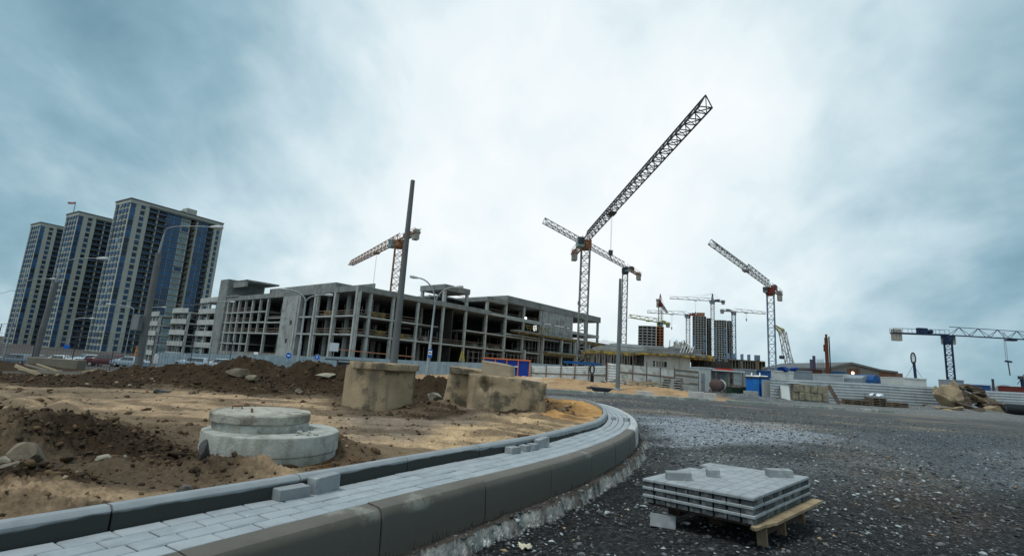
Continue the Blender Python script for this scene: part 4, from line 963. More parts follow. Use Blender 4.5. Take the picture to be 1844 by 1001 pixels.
    # stored yellow forms on the floors: each pile is a thing
    for M_, x, z, w, lab in ((MS, 3.6, 8.9, 3.6, 'upper floor, right of the corner column'), (MS, 5.0, 5.5, 2.6, 'lower floor, right of the corner column'), (MW, 9.3, 8.9, 3.2, 'upper floor, left of the corner column'), (MS, 10.2, 5.5, 3.2, 'lower floor behind the leaning concrete pole')):
        mb = MB(M_)
        for k in range(3): mb.box((x+.15*k, -2.4, z+.02+k*.36), (x+w-.2*(k % 2), -1.0, z+.30+k*.36))
        for k in range(3): mb.box((x+.6*k+.3, -2.3, z+.30+.36*(k % 3)), (x+.6*k+.5, -1.1, z+.38+.36*(k % 3)))
        tag(mb.build('form_pile', m_yel), 'pile of yellow formwork beams stored on the '+lab, 'formwork pile')
    mb = MB(MS); mb.beam((25.9, 1.2, 2.0), (26.5, 1.2, 4.2), .16); mb.beam((27.4, 1.2, 2.0), (26.8, 1.2, 4.2), .16); mb.beam((26.2, 1.2, 3.0), (27.1, 1.2, 3.0), .1)
    tag(mb.build('trestle', mat('yellow_paint', (.55, .42, .06))), 'yellow A shaped trestle standing before the open ground floor', 'trestle')
    return MS, MW
MS, MW = main_building()

# ---- stepped car park with banded floors, left of the frame building
def car_park():
    B = at(398, 600, 128)
    t = thing('car_park', 'five storey open car park with pale banded floors beside the towers', 'building', (B.x, B.y, -3.2))
    M1 = frame_at(B.x, B.y, 140.4); M1 = Matrix(((M1[0][0], -M1[0][1], 0, B.x), (M1[1][0], -M1[1][1], 0, B.y), (0, 0, 1, 0), (0, 0, 0, 1)))
    mw = mat('car_park_band', (.38, .40, .385), .9, .12, .5, .1, 8, (.26, .27, .255), .7, .5, .7)
    x = lambda px, py: onplane(M1, px, py)
    zt = x(375, 560)[1]
    def seg(x0, x1, y0, levels, step, curved=False, cols=3):
        for k in range(levels):
            z = zz0+k*step
            mb = MB(M1)
            if curved:
                n = 8; P = [(x0+(x1-x0)*i/n, y0+1.1*math.sin(math.pi*i/n)) for i in range(n+1)]
                mb.prism(P+[(x1, y0-14), (x0, y0-14)], z-.35, z); mb.prism([(a, b+.15) for a, b in P]+[(a, b) for a, b in reversed(P)], z-.35, z+1.0)
            else:
                mb.box((x0, y0-14, z-.35), (x1, y0, z)); mb.box((x0, y0, z-.35), (x1, y0+.18, z+1.0))
            mb.build('floor_band', mw, t)
        for i in range(cols+1):
            xx = x0+.3+(x1-x0-.6)*i/cols; mb = MB(M1); mb.box((xx-.25, y0-.7, -3.2), (xx+.25, y0-.1, zz0+(levels-1)*step)); mb.build('column', mw, t)
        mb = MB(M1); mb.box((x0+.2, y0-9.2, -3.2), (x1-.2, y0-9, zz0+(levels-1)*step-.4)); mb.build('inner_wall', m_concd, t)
    # three stepped segments; photo 355..398, 318..357, 290..330
    a0 = x(398, 600)[0]; a1 = x(352, 600)[0]
    st = 3.0; zz0 = -1.2
    seg(a0, a1, 0, 6, st, False, 3)
    a2 = x(318, 600)[0]; seg(a1+.3, a2-2, 2.5, 5, st, True, 3)
    a3 = x(290, 600)[0]; seg(a2-1.6, a3-6, 5.5, 5, st-.25, False, 3)
    mb = MB(M1); mb.box((a0-3, -13, -3.2), (a0-.02, .4, 14.6)); mb.build('stair_tower', m_conc, t)
car_park()

# ---- three apartment towers
m_beige = mat('tower_beige', (.335, .355, .32), .9, .06, .2, 0); m_band = mat('tower_band', (.12, .13, .13), .9, .1, .3, 0); m_bal = mat('tower_balcony', (.12, .13, .125), .9, .1, .3, 0); m_balg = mat('balcony_glass', (.018, .045, .085), .4, .3, .5, 0)
def glass(name, col, rough=.12):
    m = mat(name, col, .3, .3, .35, .0, spec=.35); return m
m_gl = glass('tower_glass_blue', (.017, .082, .19)); m_gl2 = glass('tower_glass_dark', (.010, .026, .045)); m_gl3 = glass('tower_glass_mid', (.018, .055, .13)); m_glw = glass('tower_glass_pale', (.15, .22, .25), .3)
def tower(label, P0, angR, scale, dimR, dimL, H_, nfl, zb, seed):
    """P0: near corner; right face runs along angR for dimR, left face for dimL"""
    rg = random.Random(seed)
    MR = frame_at(P0[0], P0[1], angR); d2 = angR+90
    ML = frame_at(P0[0], P0[1], d2); ML = Matrix(((ML[0][0], -ML[0][1], 0, P0[0]), (ML[1][0], -ML[1][1], 0, P0[1]), (0, 0, 1, 0), (0, 0, 0, 1)))
    t = thing('apartment_tower', label, 'tower block', (P0[0], P0[1], zb), group=None)
    st = (H_-zb-2.0)/nfl; k = dimR/44.
    # body, stepped in plan: recessed balcony fields between the beige strips
    Dp = dimL
    mb = MB(MR)
    def rb(x0, x1, dep, z0=zb, z1=H_-1.2): mb.box((x0*k, -Dp+.5, z0), (x1*k, -dep, z1))
    strips = [(2.6, 4.6), (6.6, 8.3), (39.6, 41.0), (42.6, 44.0)]
    rb(0.3, 2.6, .25); rb(4.6, 6.6, .35)
    for a, b in strips: rb(a, b, 0)
    rb(8.3, 16.5, 2.2); rb(16.5, 23.5, .6); rb(23.5, 28.0, .9); rb(28.0, 31.4, 3.2); rb(31.4, 36.6, .6); rb(36.6, 39.6, 2.0); rb(41.0, 42.6, .35)
    mb.box((0, -Dp, H_-1.9), (44*k, .12, H_)); mb.build('wall', m_beige, t)
    mb = MB(MR); mb.box((.2, -Dp, zb), (43.8*k, -Dp+.49, H_-1.9)); mb.build('wall', m_beige, t)
    mb = MB(MR); mb.box((-.3, -Dp-.3, H_), (44.2*k, .45, H_+.45)); mb.box((8*k, -.2, H_-2.2), (39.5*k, .35, H_-1.2)); mb.build('cornice', m_bal, t)
    mb = MB(MR); mb.box((26*k, -8, H_+.4), (31*k, -3, H_+4.0)); mb.box((24*k, -6, H_+.4), (26*k, -4, H_+2.2)); mb.build('roof_house', m_beige, t)
    # floors: windows and slabs
    rects = []                                        # (M, x0, x1, yout, z0, z1, material, kind)
    for f in range(nfl):
        z = zb+1.0+f*st
        def add(M_, x0, x1, y, m, kk=k, zlo=.35, zhi=None): rects.append((M_, x0*kk, x1*kk, y, z+zlo, z+(zhi or st-.45), m))
        add(MR, .5, 2.4, -.2, rg.choice((m_gl3, m_gl3, m_gl, m_gl2)), zlo=.05, zhi=st-.1)
        add(MR, 4.75, 6.45, -.3, m_gl3 if rg.random() < .6 else m_gl2, zlo=.5)
        up = f/nfl
        for x0, x1 in ((8.6, 10.8), (11.0, 13.0), (13.6, 16.2)): add(MR, x0, x1, -2.15, rg.choice((m_gl2, m_gl2, m_gl3)), zlo=.1, zhi=st-.35)
        add(MR, 16.7, 19.8, -.55, rg.choice((m_gl, m_gl, m_gl3)) if up > .35 else m_gl2, zlo=.15, zhi=st-.3); add(MR, 20.0, 23.3, -.55, m_gl if up > .45 else m_gl3, zlo=.15, zhi=st-.3)
        add(MR, 24.1, 27.4, -.85, m_glw if rg.random() < .8 else m_gl3, zlo=.6, zhi=st-.5)
        add(MR, 28.3, 30.2, -3.15, m_gl2); add(MR, 31.6, 34.0, -.55, rg.choice((m_gl, m_gl, m_gl3)) if up > .3 else m_gl3, zlo=.15, zhi=st-.3); add(MR, 34.2, 36.4, -.55, m_gl if up > .4 else m_gl3, zlo=.15, zhi=st-.3)
        add(MR, 36.9, 39.3, -1.95, m_gl2); add(MR, 41.15, 42.45, -.3, m_gl3)
    kl = dimL/17.
    for f in range(nfl):
        z = zb+1.0+f*st
        for x0, x1 in ((1.6, 4.0), (5.4, 7.9), (9.2, 11.6)): rects.append((ML, x0*kl, x1*kl, .02, z+.55, z+st-.6, m_gl3 if rg.random() < .7 else (m_gl2 if rg.random() < .7 else m_glw)))
        rects.append((ML, 13.0*kl, 15.4*kl, .02, z+.3, z+st-.4, m_gl2))
    c = Vector((0, 0, CAMH))
    def size(r): 
        p = r[0] @ Vector((r[1], r[3], r[4])); return -(abs(r[2]-r[1])*(r[5]-r[4])*(1.2 if r[0] is MR else .6)/(p-c).length**2)
    rects.sort(key=size)
    for r in rects[:100]:
        mb = MB(r[0]); mb.box((r[1], r[3]-.2, r[4]), (r[2], r[3]+.05, r[5])); mb.build('window', r[6], t)
    mb = MB(); ms = [m_gl, m_gl2, m_gl3, m_glw]
    for r in rects[100:]:
        mb.M = r[0]; mb.m = ms.index(r[6]); mb.box((r[1], r[3]-.2, r[4]), (r[2], r[3]+.05, r[5]))
    o = mb.build('window', ms, t); o['kind'] = 'stuff'
    # mullions of the blue glazing, window frames of the left face
    for a, b, n in ((16.7, 19.8, 3), (20.0, 23.3, 4), (31.6, 34.0, 3), (34.2, 36.4, 3)):
        for i in range(1, n):
            x = (a+(b-a)*i/n)*k; mb = MB(MR); mb.box((x-.07, -.56, zb+1), (x+.07, -.44, H_-2)); mb.build('mullion', m_bal, t)
    mb = MB(MR)
    for f in range(nfl+1):
        z = zb+1.0+f*st
        mb.box((16.5*k, -.6, z-.22), (23.5*k, -.35, z+.12)); mb.box((31.4*k, -.6, z-.22), (36.6*k, -.35, z+.12)); mb.box((23.5*k, -.9, z-.12), (28*k, -.5, z+.12)); mb.box((28*k, -3.2, z-.1), (31.4*k, -.7, z+.1))
    mb.build('floor_band', m_band, t)
    # balconies
    cnt = 0; rest = MB(MR)
    for f in range(nfl):
        z = zb+1.0+f*st
        for a, b in ((8.4, 12.2), (12.6, 16.4), (36.7, 39.5)):
            if cnt < 100: mb = MB(MR)
            else: mb = rest
            a1, b1 = a*k, b*k
            mb.m = 0; mb.box((a1, -2.2, z-.2), (b1, .25, z+.12)); mb.m = 1; mb.box((a1+.05, .08, z+.12), (b1-.05, .2, z+1.05)); mb.box((a1+.02, -1.6, z+.12), (a1+.12, .08, z+1.05))
            if cnt < 100: mb.build('balcony', [m_bal, m_balg], t)
            cnt += 1
    if rest.v: o = rest.build('balcony', [m_bal, m_balg], t); o['kind'] = 'stuff'
    mb = MB(MR)                                        # pale balcony dividers
    for x in (12.4, 30.9): mb.box((x*k-.25, -2.2, zb), (x*k+.25, -.2, H_-1.9))
    mb.build('divider', mat('tower_divider', (.33, .34, .30), .9), t)
    return MR, ML, t
def towers():
    T0 = at(207, 500, 235)
    MR0 = frame_at(T0.x, T0.y, 58.5)
    top = onplane(MR0, 235, 356); end = onplane(MR0, 401, 404)
    w = onplane(MR0, 401, 404)[0]-top[0]; h = (top[1]+end[1])/2
    ML0 = frame_at(T0.x, T0.y, 148.5); wl = onplane(ML0, 208, 360)[0]-onplane(ML0, 235, 356)[0]
    print('TOWER', w, h, wl, onplane(MR0, 207, 500), top, end)
    tower('tallest blue and beige apartment tower, nearest and rightmost of the three', (T0.x, T0.y), 58.5, 1, w, max(wl, 14), h, 24, -4, 1)
    # the next two stand farther off in the same pose
    for (px, py, pxe, pye, Y, lab, s) in ((140, 381, 203, 392, 262, 'middle of the three blue and beige apartment towers with a flag on its roof', 2), (70, 400, 112, 405, 300, 'farthest left of the three blue and beige apartment towers', 3)):
        base = at(px-.21*120, py+120, Y); Mx = frame_at(base.x, base.y, 58.5); tp = onplane(Mx, px, py)
        print('T', tp, onplane(Mx, pxe, pye))
        MRx, MLx, t = tower(lab, (base.x, base.y), 58.5, 1, w*.98, max(wl, 14), tp[1], 24, -4, s)
        if s == 2:
            q = at(136, 366, Y+4); q0 = Vector((q.x, q.y, tp[1]-.3))
            fl = thing('flag', 'small striped flag flying on the roof of the middle tower', 'flag', tuple(q0))
            mb = MB(); mb.beam(q0, (q.x, q.y, q.z+.8), .25); mb.build('pole', m_steel, fl)
            mb = MB()
            for i in range(6):
                x0 = q.x-4.2+i*.7; mb.add([(x0, q.y+.3*math.sin(i), q.z-.7+.1*math.sin(i*1.3)), (x0+.7, q.y+.3*math.sin(i+1), q.z-.7+.1*math.sin((i+1)*1.3)), (x0+.7, q.y+.3*math.sin(i+1), q.z+.5+.1*math.sin((i+1)*1.3)), (x0, q.y+.3*math.sin(i), q.z+.5+.1*math.sin(i*1.3))], [(0, 1, 2, 3)])
            mb.build('cloth', mat('flag_cloth', (.25, .12, .13), .9, .3, 1), fl)
towers()
# ------------------------------------------------------------------ tower cranes
def lattice(mb, a, b, w, h, bay, t, up=None, tri=False, dg=True, w2=None, h2=None, k=.62):
    """truss from a to b; square (or triangular, apex up) section; members t thick"""
    a = Vector(a); b = Vector(b); d = (b-a); L_ = d.length; d.normalize()
    up = Vector(up or (0, 0, 1)); s = d.cross(up)
    if s.length < 1e-3: s = Vector((1, 0, 0))
    s.normalize(); u = s.cross(d); n = max(2, int(round(L_/bay))); w2 = w2 or w; h2 = h2 or h
    def sec(i):
        f = i/n; p = a+d*L_*f; W = w+(w2-w)*f; H = h+(h2-h)*f
        if tri: return [p-s*W/2, p+s*W/2, p+u*H]
        return [p-s*W/2-u*H/2, p+s*W/2-u*H/2, p+s*W/2+u*H/2, p-s*W/2+u*H/2]
    S = [sec(i) for i in range(n+1)]; m = len(S[0])
    for j in range(m):
        for i in range(n): mb.beam(S[i][j], S[i+1][j], t)
    for i in range(n+1):
        for j in range(m):
            if not tri or j == 0 or i == n: mb.beam(S[i][j], S[i][(j+1) % m], t*k)
    if dg:
        for i in range(n):
            for j in range(m):
                p, q = (j, (j+1) % m) if (i+j) % 2 else ((j+1) % m, j); mb.beam(S[i][p], S[i+1][q], t*k)
m_cr_dark = mat('crane_dark', (.045, .05, .06), .6, .2, .4, 0); m_cr_grey = mat('crane_grey', (.17, .18, .19), .6, .2, .3, 0); m_cr_or = mat('crane_orange', (.22, .105, .055), .6, .2, .4, 0)
m_cr_blue = mat('crane_blue', (.012, .028, .065), .55, .2, .4, 0); m_cr_white = mat('crane_white', (.40, .41, .41), .6, .15, .4, 0); m_cr_red = mat('crane_red', (.13, .035, .028), .6, .2, .4, 0)
m_cr_yel = mat('crane_yellow', (.30, .29, .08), .6, .2, .4, 0); m_cr_lb = mat('crane_light_blue', (.13, .20, .29), .6, .2, .4, 0); m_cw = mat('counterweight', (.27, .27, .25), .9, .2, .8, 0)
m_rope = mat('steel_rope', (.09, .10, .11), .6, .1, 1, 0); m_cab = mat('crane_cab', (.20, .27, .27), .5, .2, 1, 0); m_cabg = mat('cab_glass', (.02, .03, .035), .2, .1, 1, 0, spec=.6)
def crane(label, base, top, jib, cj, mw=2.0, mt=.17, jt=.14, jh=2.0, jw=1.5, m_mast=m_cr_grey, m_jib=m_cr_dark, m_slew=m_cr_or, m_cj=None, trol=.45, hook=8, peak=0, jib_l=None, bay=2.0, cw=1, kink=None, cab=True, jb=1.6, mrot=None, flip=1, cs=1.):
    """base, top: points of the mast; jib, cj: tips of jib and counter jib at the level of the top"""
    B = Vector(base); T = Vector(top); mrot = math.atan2(B.x, B.y)+.12 if mrot is None else mrot; t = thing('tower_crane', label, 'tower crane', tuple(B))
    mb = MB(); lattice(mb, B, (B.x, B.y, T.z-1.6), mw, mw, bay, mt, up=(math.sin(mrot), math.cos(mrot), 0)); mb.build('mast', m_mast, t)
    mb = MB(Matrix.Translation((B.x, B.y, 0))); mb.lathe([(mw*.62, T.z-1.7), (mw*.72, T.z-1.2), (mw*.72, T.z-.6), (mw*.5, T.z-.2)], n=16); mb.box((-mw*.6, -mw*.6, T.z-.5), (mw*.6, mw*.6, T.z+.3)); mb.build('slewing_unit', m_slew, t)
    J = Vector(jib); C_ = Vector(cj); dj = (J-Vector((B.x, B.y, J.z))).normalized(); sd_ = dj.cross(Vector((0, 0, 1)))
    p0 = Vector((B.x, B.y, T.z+.35))
    mb = MB()
    if kink is None: lattice(mb, p0+dj*.6, J, jw, jh, jb, jt, tri=True, h2=jh*.75)
    else:
        f, hk = kink; K = p0.lerp(J, f); lattice(mb, p0+dj*.6, K, jw, jh*1.0, jb, jt, tri=True, h2=jh*hk); lattice(mb, K, J, jw, jh*.62, jb, jt, tri=True, h2=jh*.5)
    mb.build('jib', m_jib, t)
    dc = (C_-Vector((B.x, B.y, C_.z))).normalized(); Lc = (C_-p0).length
    mb = MB(); mb.beam(p0+sd_*jw*.45, C_+sd_*jw*.45, jt*1.6, jt*2.4); mb.beam(p0-sd_*jw*.45, C_-sd_*jw*.45, jt*1.6, jt*2.4)
    n = max(3, int(Lc/1.8))
    for i in range(n+1):
        q = p0.lerp(C_, i/n); mb.beam(q-sd_*jw*.45, q+sd_*jw*.45, jt*.8)
        if i < n: q2 = p0.lerp(C_, (i+1)/n); mb.beam(q-sd_*jw*.45*(-1)**i, q2+sd_*jw*.45*(-1)**i, jt*.7)
        mb.beam(q-sd_*jw*.5, q-sd_*jw*.5+Vector((0, 0, 1.1)), jt*.4); mb.beam(q+sd_*jw*.5, q+sd_*jw*.5+Vector((0, 0, 1.1)), jt*.4)
    mb.beam(p0-sd_*jw*.5+Vector((0, 0, 1.1)), C_-sd_*jw*.5+Vector((0, 0, 1.1)), jt*.4); mb.beam(p0+sd_*jw*.5+Vector((0, 0, 1.1)), C_+sd_*jw*.5+Vector((0, 0, 1.1)), jt*.4)
    mb.build('counter_jib', m_cj or m_slew, t)
    F = Matrix((( dc.x, -dc.y, 0, C_.x), (dc.y, dc.x, 0, C_.y), (0, 0, 1, C_.z), (0, 0, 0, 1)))
    for k in range(3 if cw else 0):
        mb = MB(F); mb.box((-1.9*cw+k*.62*cw, -jw*.42, -1.7*cw), (-1.32*cw+k*.62*cw, jw*.42, .9*cw)); mb.build('counterweight', m_cw, t, bevel=.04)
    mb = MB(F); mb.box((-Lc*.55-1, -jw*.35, .3), (-Lc*.55+1, jw*.35, 1.5)); mb.lathe([(.45, -jw*.3), (.45, jw*.3)], n=10, T=Matrix.Translation((-Lc*.55-1.8, 0, .8)) @ Matrix.Rotation(math.pi/2, 4, 'X')); mb.build('winch', m_slew, t)
    if cab:
        Fc = Matrix(((dj.x, -sd_.x, 0, B.x), (dj.y, -sd_.y, 0, B.y), (0, 0, 1, T.z), (0, 0, 0, 1))) @ Matrix.Diagonal((cs, cs, cs, 1))
        mb = MB(Fc); mb.box((.1, (jw*.55)*flip if flip > 0 else -jw*.55-1.5, -1.6), (2.3, jw*.55+1.5 if flip > 0 else -jw*.55, .5)); cb = mb.build('cab', m_cab, t, bevel=.06)
        mb = MB(Fc); y0_, y1_ = (jw*.55, jw*.55+1.5) if flip > 0 else (-jw*.55-1.5, -jw*.55); mb.box((2.25, y0_+.1, -1.1), (2.36, y1_-.1, .35)); mb.box((.9, y0_-.05, -.7), (2.1, y0_+.02, .3)); mb.box((.5, y1_-.02, -.7), (2.1, y1_+.05, .3)); mb.build('cab_window', m_cabg, cb)
    if peak:
        mb = MB(); lattice(mb, p0, p0+Vector((0, 0, peak)), jw*.8, jw*.8, 1.4, jt*.9, up=dj, w2=.3, h2=.3); top_ = p0+Vector((0, 0, peak))
        mb.beam(top_, p0.lerp(J, .62)+Vector((0, 0, jh)), jt*.35); mb.beam(top_, p0.lerp(J, .3)+Vector((0, 0, jh)), jt*.35); mb.beam(top_, p0.lerp(C_, .9), jt*.35); mb.build('tower_head', m_slew, t)
    tp = p0.lerp(J, trol)
    mb = MB(); mb.beam(tp-dj*1.0+Vector((0, 0, -.35)), tp+dj*1.0+Vector((0, 0, -.35)), jw*.9, .3); mb.build('trolley', m_jib, t)
    if hook:
        r = max(.03, jt*.22); mb = MB(); mb.beam(tp-dj*.35, tp-dj*.1-Vector((0, 0, hook)), r); mb.beam(tp+dj*.35, tp+dj*.1-Vector((0, 0, hook)), r); mb.build('hoist_rope', m_rope, t)
        h0 = tp-Vector((0, 0, hook)); mb = MB(Matrix.Translation(h0)); mb.box((-.35, -.2, -.9), (.35, .2, 0)); mb.tube([(0, 0, -.9), (0, 0, -1.3), (.22, 0, -1.6), (0, 0, -1.85), (-.25, 0, -1.65)], .09, 6); mb.build('hook_block', m_cr_dark, t)
    return t
def lvl(px, py, z): return gp(px, py, z)       # photo point on a level above the eye
def azl(B, px, z):
    """point at level z that shows in photo column px on the vertical plane ... used for jibs seen edge-on"""
    return None
def cr1():
    Y = 105; b = at(1047, 650, Y); top = at(1057, 436, Y); z = top.z; b.z = -.5
    J = lvl(1271, 193, z+.5); C_ = Vector((b.x, b.y, 0))-(J-Vector((b.x, b.y, 0))).normalized()*15; 
    J = Vector((J.x, J.y, z+.5)); C_.z = z+.2
    print('CR1', b, z, J, (J-b).length)
    crane('tallest dark tower crane, its long jib swung up across the sky towards the camera', (b.x, b.y, b.z), (b.x, b.y, z), J, C_, 1.8, .2, .14, 1.8, 1.4, m_cr_grey, m_cr_dark, m_cr_or, trol=.36, hook=7, bay=1.7, jb=1.3, flip=-1)
cr1()
def cr_generic(label, bpx, bpy, tpx, tpy, Y, jpx, jpy, cpx, cpy, dY=0, base_z=-1, **kw):
    """jib tip and counter jib tip fixed by the photo on the level of the crane's head"""
    top = at(tpx, tpy, Y); z = top.z; b = Vector((top.x, top.y, base_z))
    J = lvl(jpx, jpy, z+.3); J.z = z+.35
    L_ = (J-Vector((b.x, b.y, J.z))).length; mx = kw.pop('maxjib', 75)
    dj = (J-Vector((b.x, b.y, J.z))).normalized()
    cl = kw.pop('cjl', 14)
    print(label[:30], 'z', round(z, 1), 'jib', round(L_, 1), 'dir', dj)
    if L_ > mx: J = Vector((b.x, b.y, J.z))+dj*mx
    C_ = Vector((b.x, b.y, z+.3))-dj*cl
    return crane(label, b, (b.x, b.y, z), J, C_, **kw)
cr_generic('tower crane right behind the tallest one, jib passing behind its mast', 1122, 640, 1126, 484, 150, 981, 402, 1152, 500, mw=1.5, mt=.17, jt=.14, jh=1.6, jw=1.2, m_mast=m_cr_grey, jb=1.5, m_jib=m_cr_grey, m_slew=m_cr_dark, m_cj=m_cr_or, trol=.62, hook=15, cjl=13, cs=.7)
cr_generic('orange and rust tower crane rising behind the leaning concrete pole', 706, 560, 720, 436, 128, 631, 478, 750, 412, mw=2.1, mt=.2, jt=.17, jh=2.2, jw=1.5, m_mast=m_cr_or, m_jib=m_cr_or, m_slew=m_cr_or, trol=.4, hook=12, cjl=12)
cr_generic('pale blue flat top tower crane standing alone right of the half built towers', 1392, 668, 1387, 520, 120, 1281, 440, 1412, 525, mw=1.5, mt=.15, jt=.12, jh=1.6, jw=1.1, m_mast=m_cr_lb, m_jib=m_cr_grey, m_slew=m_cr_red, m_cj=m_cr_grey, trol=.5, hook=0, cjl=12, kink=(.45, 1.0), cs=.65, flip=-1)
def cr5():
    Y = 112; b = at(1716, 690, Y); top = at(1706, 606, Y); z = top.z; b = Vector((top.x, top.y, -1))
    dj = Vector((.995, -.06, 0)).normalized(); J = Vector((b.x, b.y, z+.35))+dj*50; C_ = Vector((b.x, b.y, z+.1))-dj*12.0
    crane('dark blue tower crane at the right edge with its jib running out of the picture', b, (b.x, b.y, z), J, C_, 1.3, .17, .13, 1.9, 1.2, m_cr_blue, m_cr_blue, m_cr_blue, trol=.27, hook=0, bay=1.3, jb=2.1)
cr5()
def far_crane(label, tpx, tpy, Y, side, jl, cl, m1, m2, m3, peak=0, dip=0, trol=.4, hook=8, jy=.15):
    top = at(tpx, tpy, Y); b = Vector((top.x, top.y, -1)); dj = Vector((side, jy, 0)).normalized()
    J = Vector((b.x, b.y, top.z+.35))+dj*jl; C_ = Vector((b.x, b.y, top.z+.2))-dj*cl
    return crane(label, b, (b.x, b.y, top.z), J, C_, 2.0, .3, .24, 2.0, 1.5, m1, m2, m3, trol=trol, hook=hook, peak=peak, bay=3.4, jb=3.4, cab=True)
far_crane('red and white far crane with a pointed red head, jib swung back right', 1189, 548, 300, .42, 45, 15, m_cr_white, m_cr_grey, m_cr_red, peak=6, jy=1.)
far_crane('white pointed crane behind the taller half built tower, long jib left', 1283, 543, 330, -1, 28+0, 8, m_cr_white, m_cr_white, m_cr_dark, peak=5, jy=.05)
far_crane('white and red flat top crane left of the taller half built tower', 1239, 568, 300, -1, 24, 7, m_cr_white, m_cr_white, m_cr_red, jy=.1)
far_crane('pale blue far crane right of the half built towers, jib to the right', 1321, 562, 310, 1, 21, 8.5, m_cr_lb, m_cr_white, m_cr_grey, jy=.1, hook=4)
far_crane('small yellow green crane above the brown half built block', 1188, 582, 260, -1, 24, 8, m_cr_yel, m_cr_yel, m_cr_yel, jy=-.75, hook=0)
def crawler():
    Y = 150; a = at(1424, 668, Y); h = at(1409, 598, Y); tip = at(1394.5, 586, Y)
    t = thing('crawler_crane', 'yellow and white lattice boom crane leaning left of the drilling rig', 'mobile crane', (a.x, a.y, -1))
    mb = MB(); lattice(mb, a, h, 1.5, 1.5, 2.2, .2, up=(0, 1, 0)); mb.build('boom', m_cr_white, t)
    mb = MB(); lattice(mb, h, tip, 1.3, 1.3, 2, .2, up=(0, 1, 0), w2=.4, h2=.4); mb.build('luffing_jib', m_cr_yel, t)
    p = at(1411, 592, Y); mb = MB(); mb.beam(h, p, .3); mb.beam(tip, p, .1); mb.beam(p, at(1433, 664, Y), .1); mb.beam(h, at(1430, 664, Y), .08); mb.build('stay_rope', m_rope, t)
    mb = MB(); q = at(1408, 640, Y); mb.beam(at(1406, 610, Y), (q.x, q.y, q.z), .08); mb.build('hoist_rope', m_rope, t); mb = MB(); mb.box((q.x-.7, q.y-.5, q.z-1), (q.x+.7, q.y+.5, q.z)); mb.build('hook_block', m_cr_dark, t, bevel=.2)
    mb = MB(); mb.box((a.x-2.5, a.y-2, -1), (a.x+4, a.y+2, 1)); mb.build('undercarriage', m_cr_dark, t, bevel=.3); mb = MB(); mb.box((a.x-1.5, a.y-1.6, 1), (a.x+5, a.y+1.6, 3.2)); mb.build('upper_body', m_cr_yel, t, bevel=.2)
crawler()
def small_far():
    # lifted load hanging from the blue crane beyond the frame
    Y = 108; p = at(1815, 651, Y); q = at(1819, 676, Y); u_ = at(1806, 597, Y)
    t = thing('hanging_load', 'dark spreader beam with a chain hanging in the sky at the right edge', 'crane load', tuple(q))
    mb = MB(); mb.beam(at(1810.5, 650, Y), at(1821.5, 651.5, Y), .35, .35); mb.build('spreader_beam', m_cr_blue, t); mb = MB(); mb.beam(p, q, .16); mb.build('chain', m_rope, t); mb = MB(); mb.beam(at(1812, 650, Y), u_, .05); mb.beam(p, at(1809, 597, Y), .05); mb.build('hoist_rope', m_rope, t)
    Y = 190; a = at(1843, 695, Y); b = at(1840, 680, Y); t = thing('mobile_crane', 'small dark crane boom at the right edge behind the ribbed fence', 'mobile crane', (a.x, a.y, 0))
    mb = MB(); mb.beam((a.x, a.y, 0), b, .8); mb.build('mast', m_cr_blue, t); mb = MB(); mb.beam(b+Vector((-1, 0, 0)), b+Vector((.3, 0, 0)), 1.2); mb.beam(b, at(1832, 692, Y), .15); mb.beam(b, at(1844, 674, Y), .2); mb.build('boom', m_cr_dark, t)
    Y = 60; a = at(1789, 701, Y); b = at(1787.5, 683, Y); t = thing('steel_post', 'short thick dark post standing behind the ribbed fence near the right edge', 'post', (a.x, a.y, 0)); mb = MB(); mb.tube([(a.x, a.y, 0), b], .12, 10); mb.build('post', m_cr_dark, t); mb = MB(); mb.tube([b, (b.x, b.y, b.z+.05)], .15, 10); mb.build('cap', m_cr_dark, t)
small_far()

# ------------------------------------------------------------------ poles and lamps
m_galv = mat('galvanised', (.24, .27, .28), .5, .15, 1.5, .05, 20, metal=.3); m_pole = mat('pole_concrete', (.125, .13, .13), .9, .15, 1.2, .2, 40, (.13, .135, .13), 1, .5, .7, streak=((.12, .12, .11), 3))
m_lamp = mat('lamp_head', (.42, .45, .45), .4, .1, 2, 0)
def conc_pole():
    Y = 22.5; a = at(709, 650, Y); b = at(743.5, 325, Y); g = hz(a.x, a.y); 
    t = thing('concrete_pole', 'tall bare tapering concrete pole leaning slightly right behind the tall well ring', 'pole', (a.x, a.y, g))
    d = (b-a).normalized(); p0 = a-d*((a.z-g+.5)/d.z); mb = MB(); mb.tube([p0, b], [.185, .105], 8, True); mb.build('shaft', m_pole, t, bevel=.012)
    mb = MB(); mb.lathe([(.45, g-.1), (.42, g+.12), (.2, g+.2)], (p0.x, p0.y), 12); mb.build('footing', m_conc, t)
    Y = 37.6; a = at(1112, 703, Y); b = at(1116.5, 502, Y); g = hz(a.x, a.y)
    t = thing('steel_pole', 'plain dark grey steel pole standing on the far kerb beyond the bend', 'pole', (a.x, a.y, g))
    mb = MB(); mb.tube([(a.x, a.y, g-.1), (a.x, a.y, g+3), (a.x+.0, a.y, b.z)], [.165, .145, .10], 14); mb.build('shaft', mat('pole_paint', (.13, .15, .155), .55, .15, 2, .05), t, smooth=True, auto=40)
    mb = MB(); mb.box((a.x-.32, a.y-.3, g-.1), (a.x+.32, a.y+.3, g+.12)); mb.build('footing', m_kerb_mid, t, bevel=.02)
conc_pole()
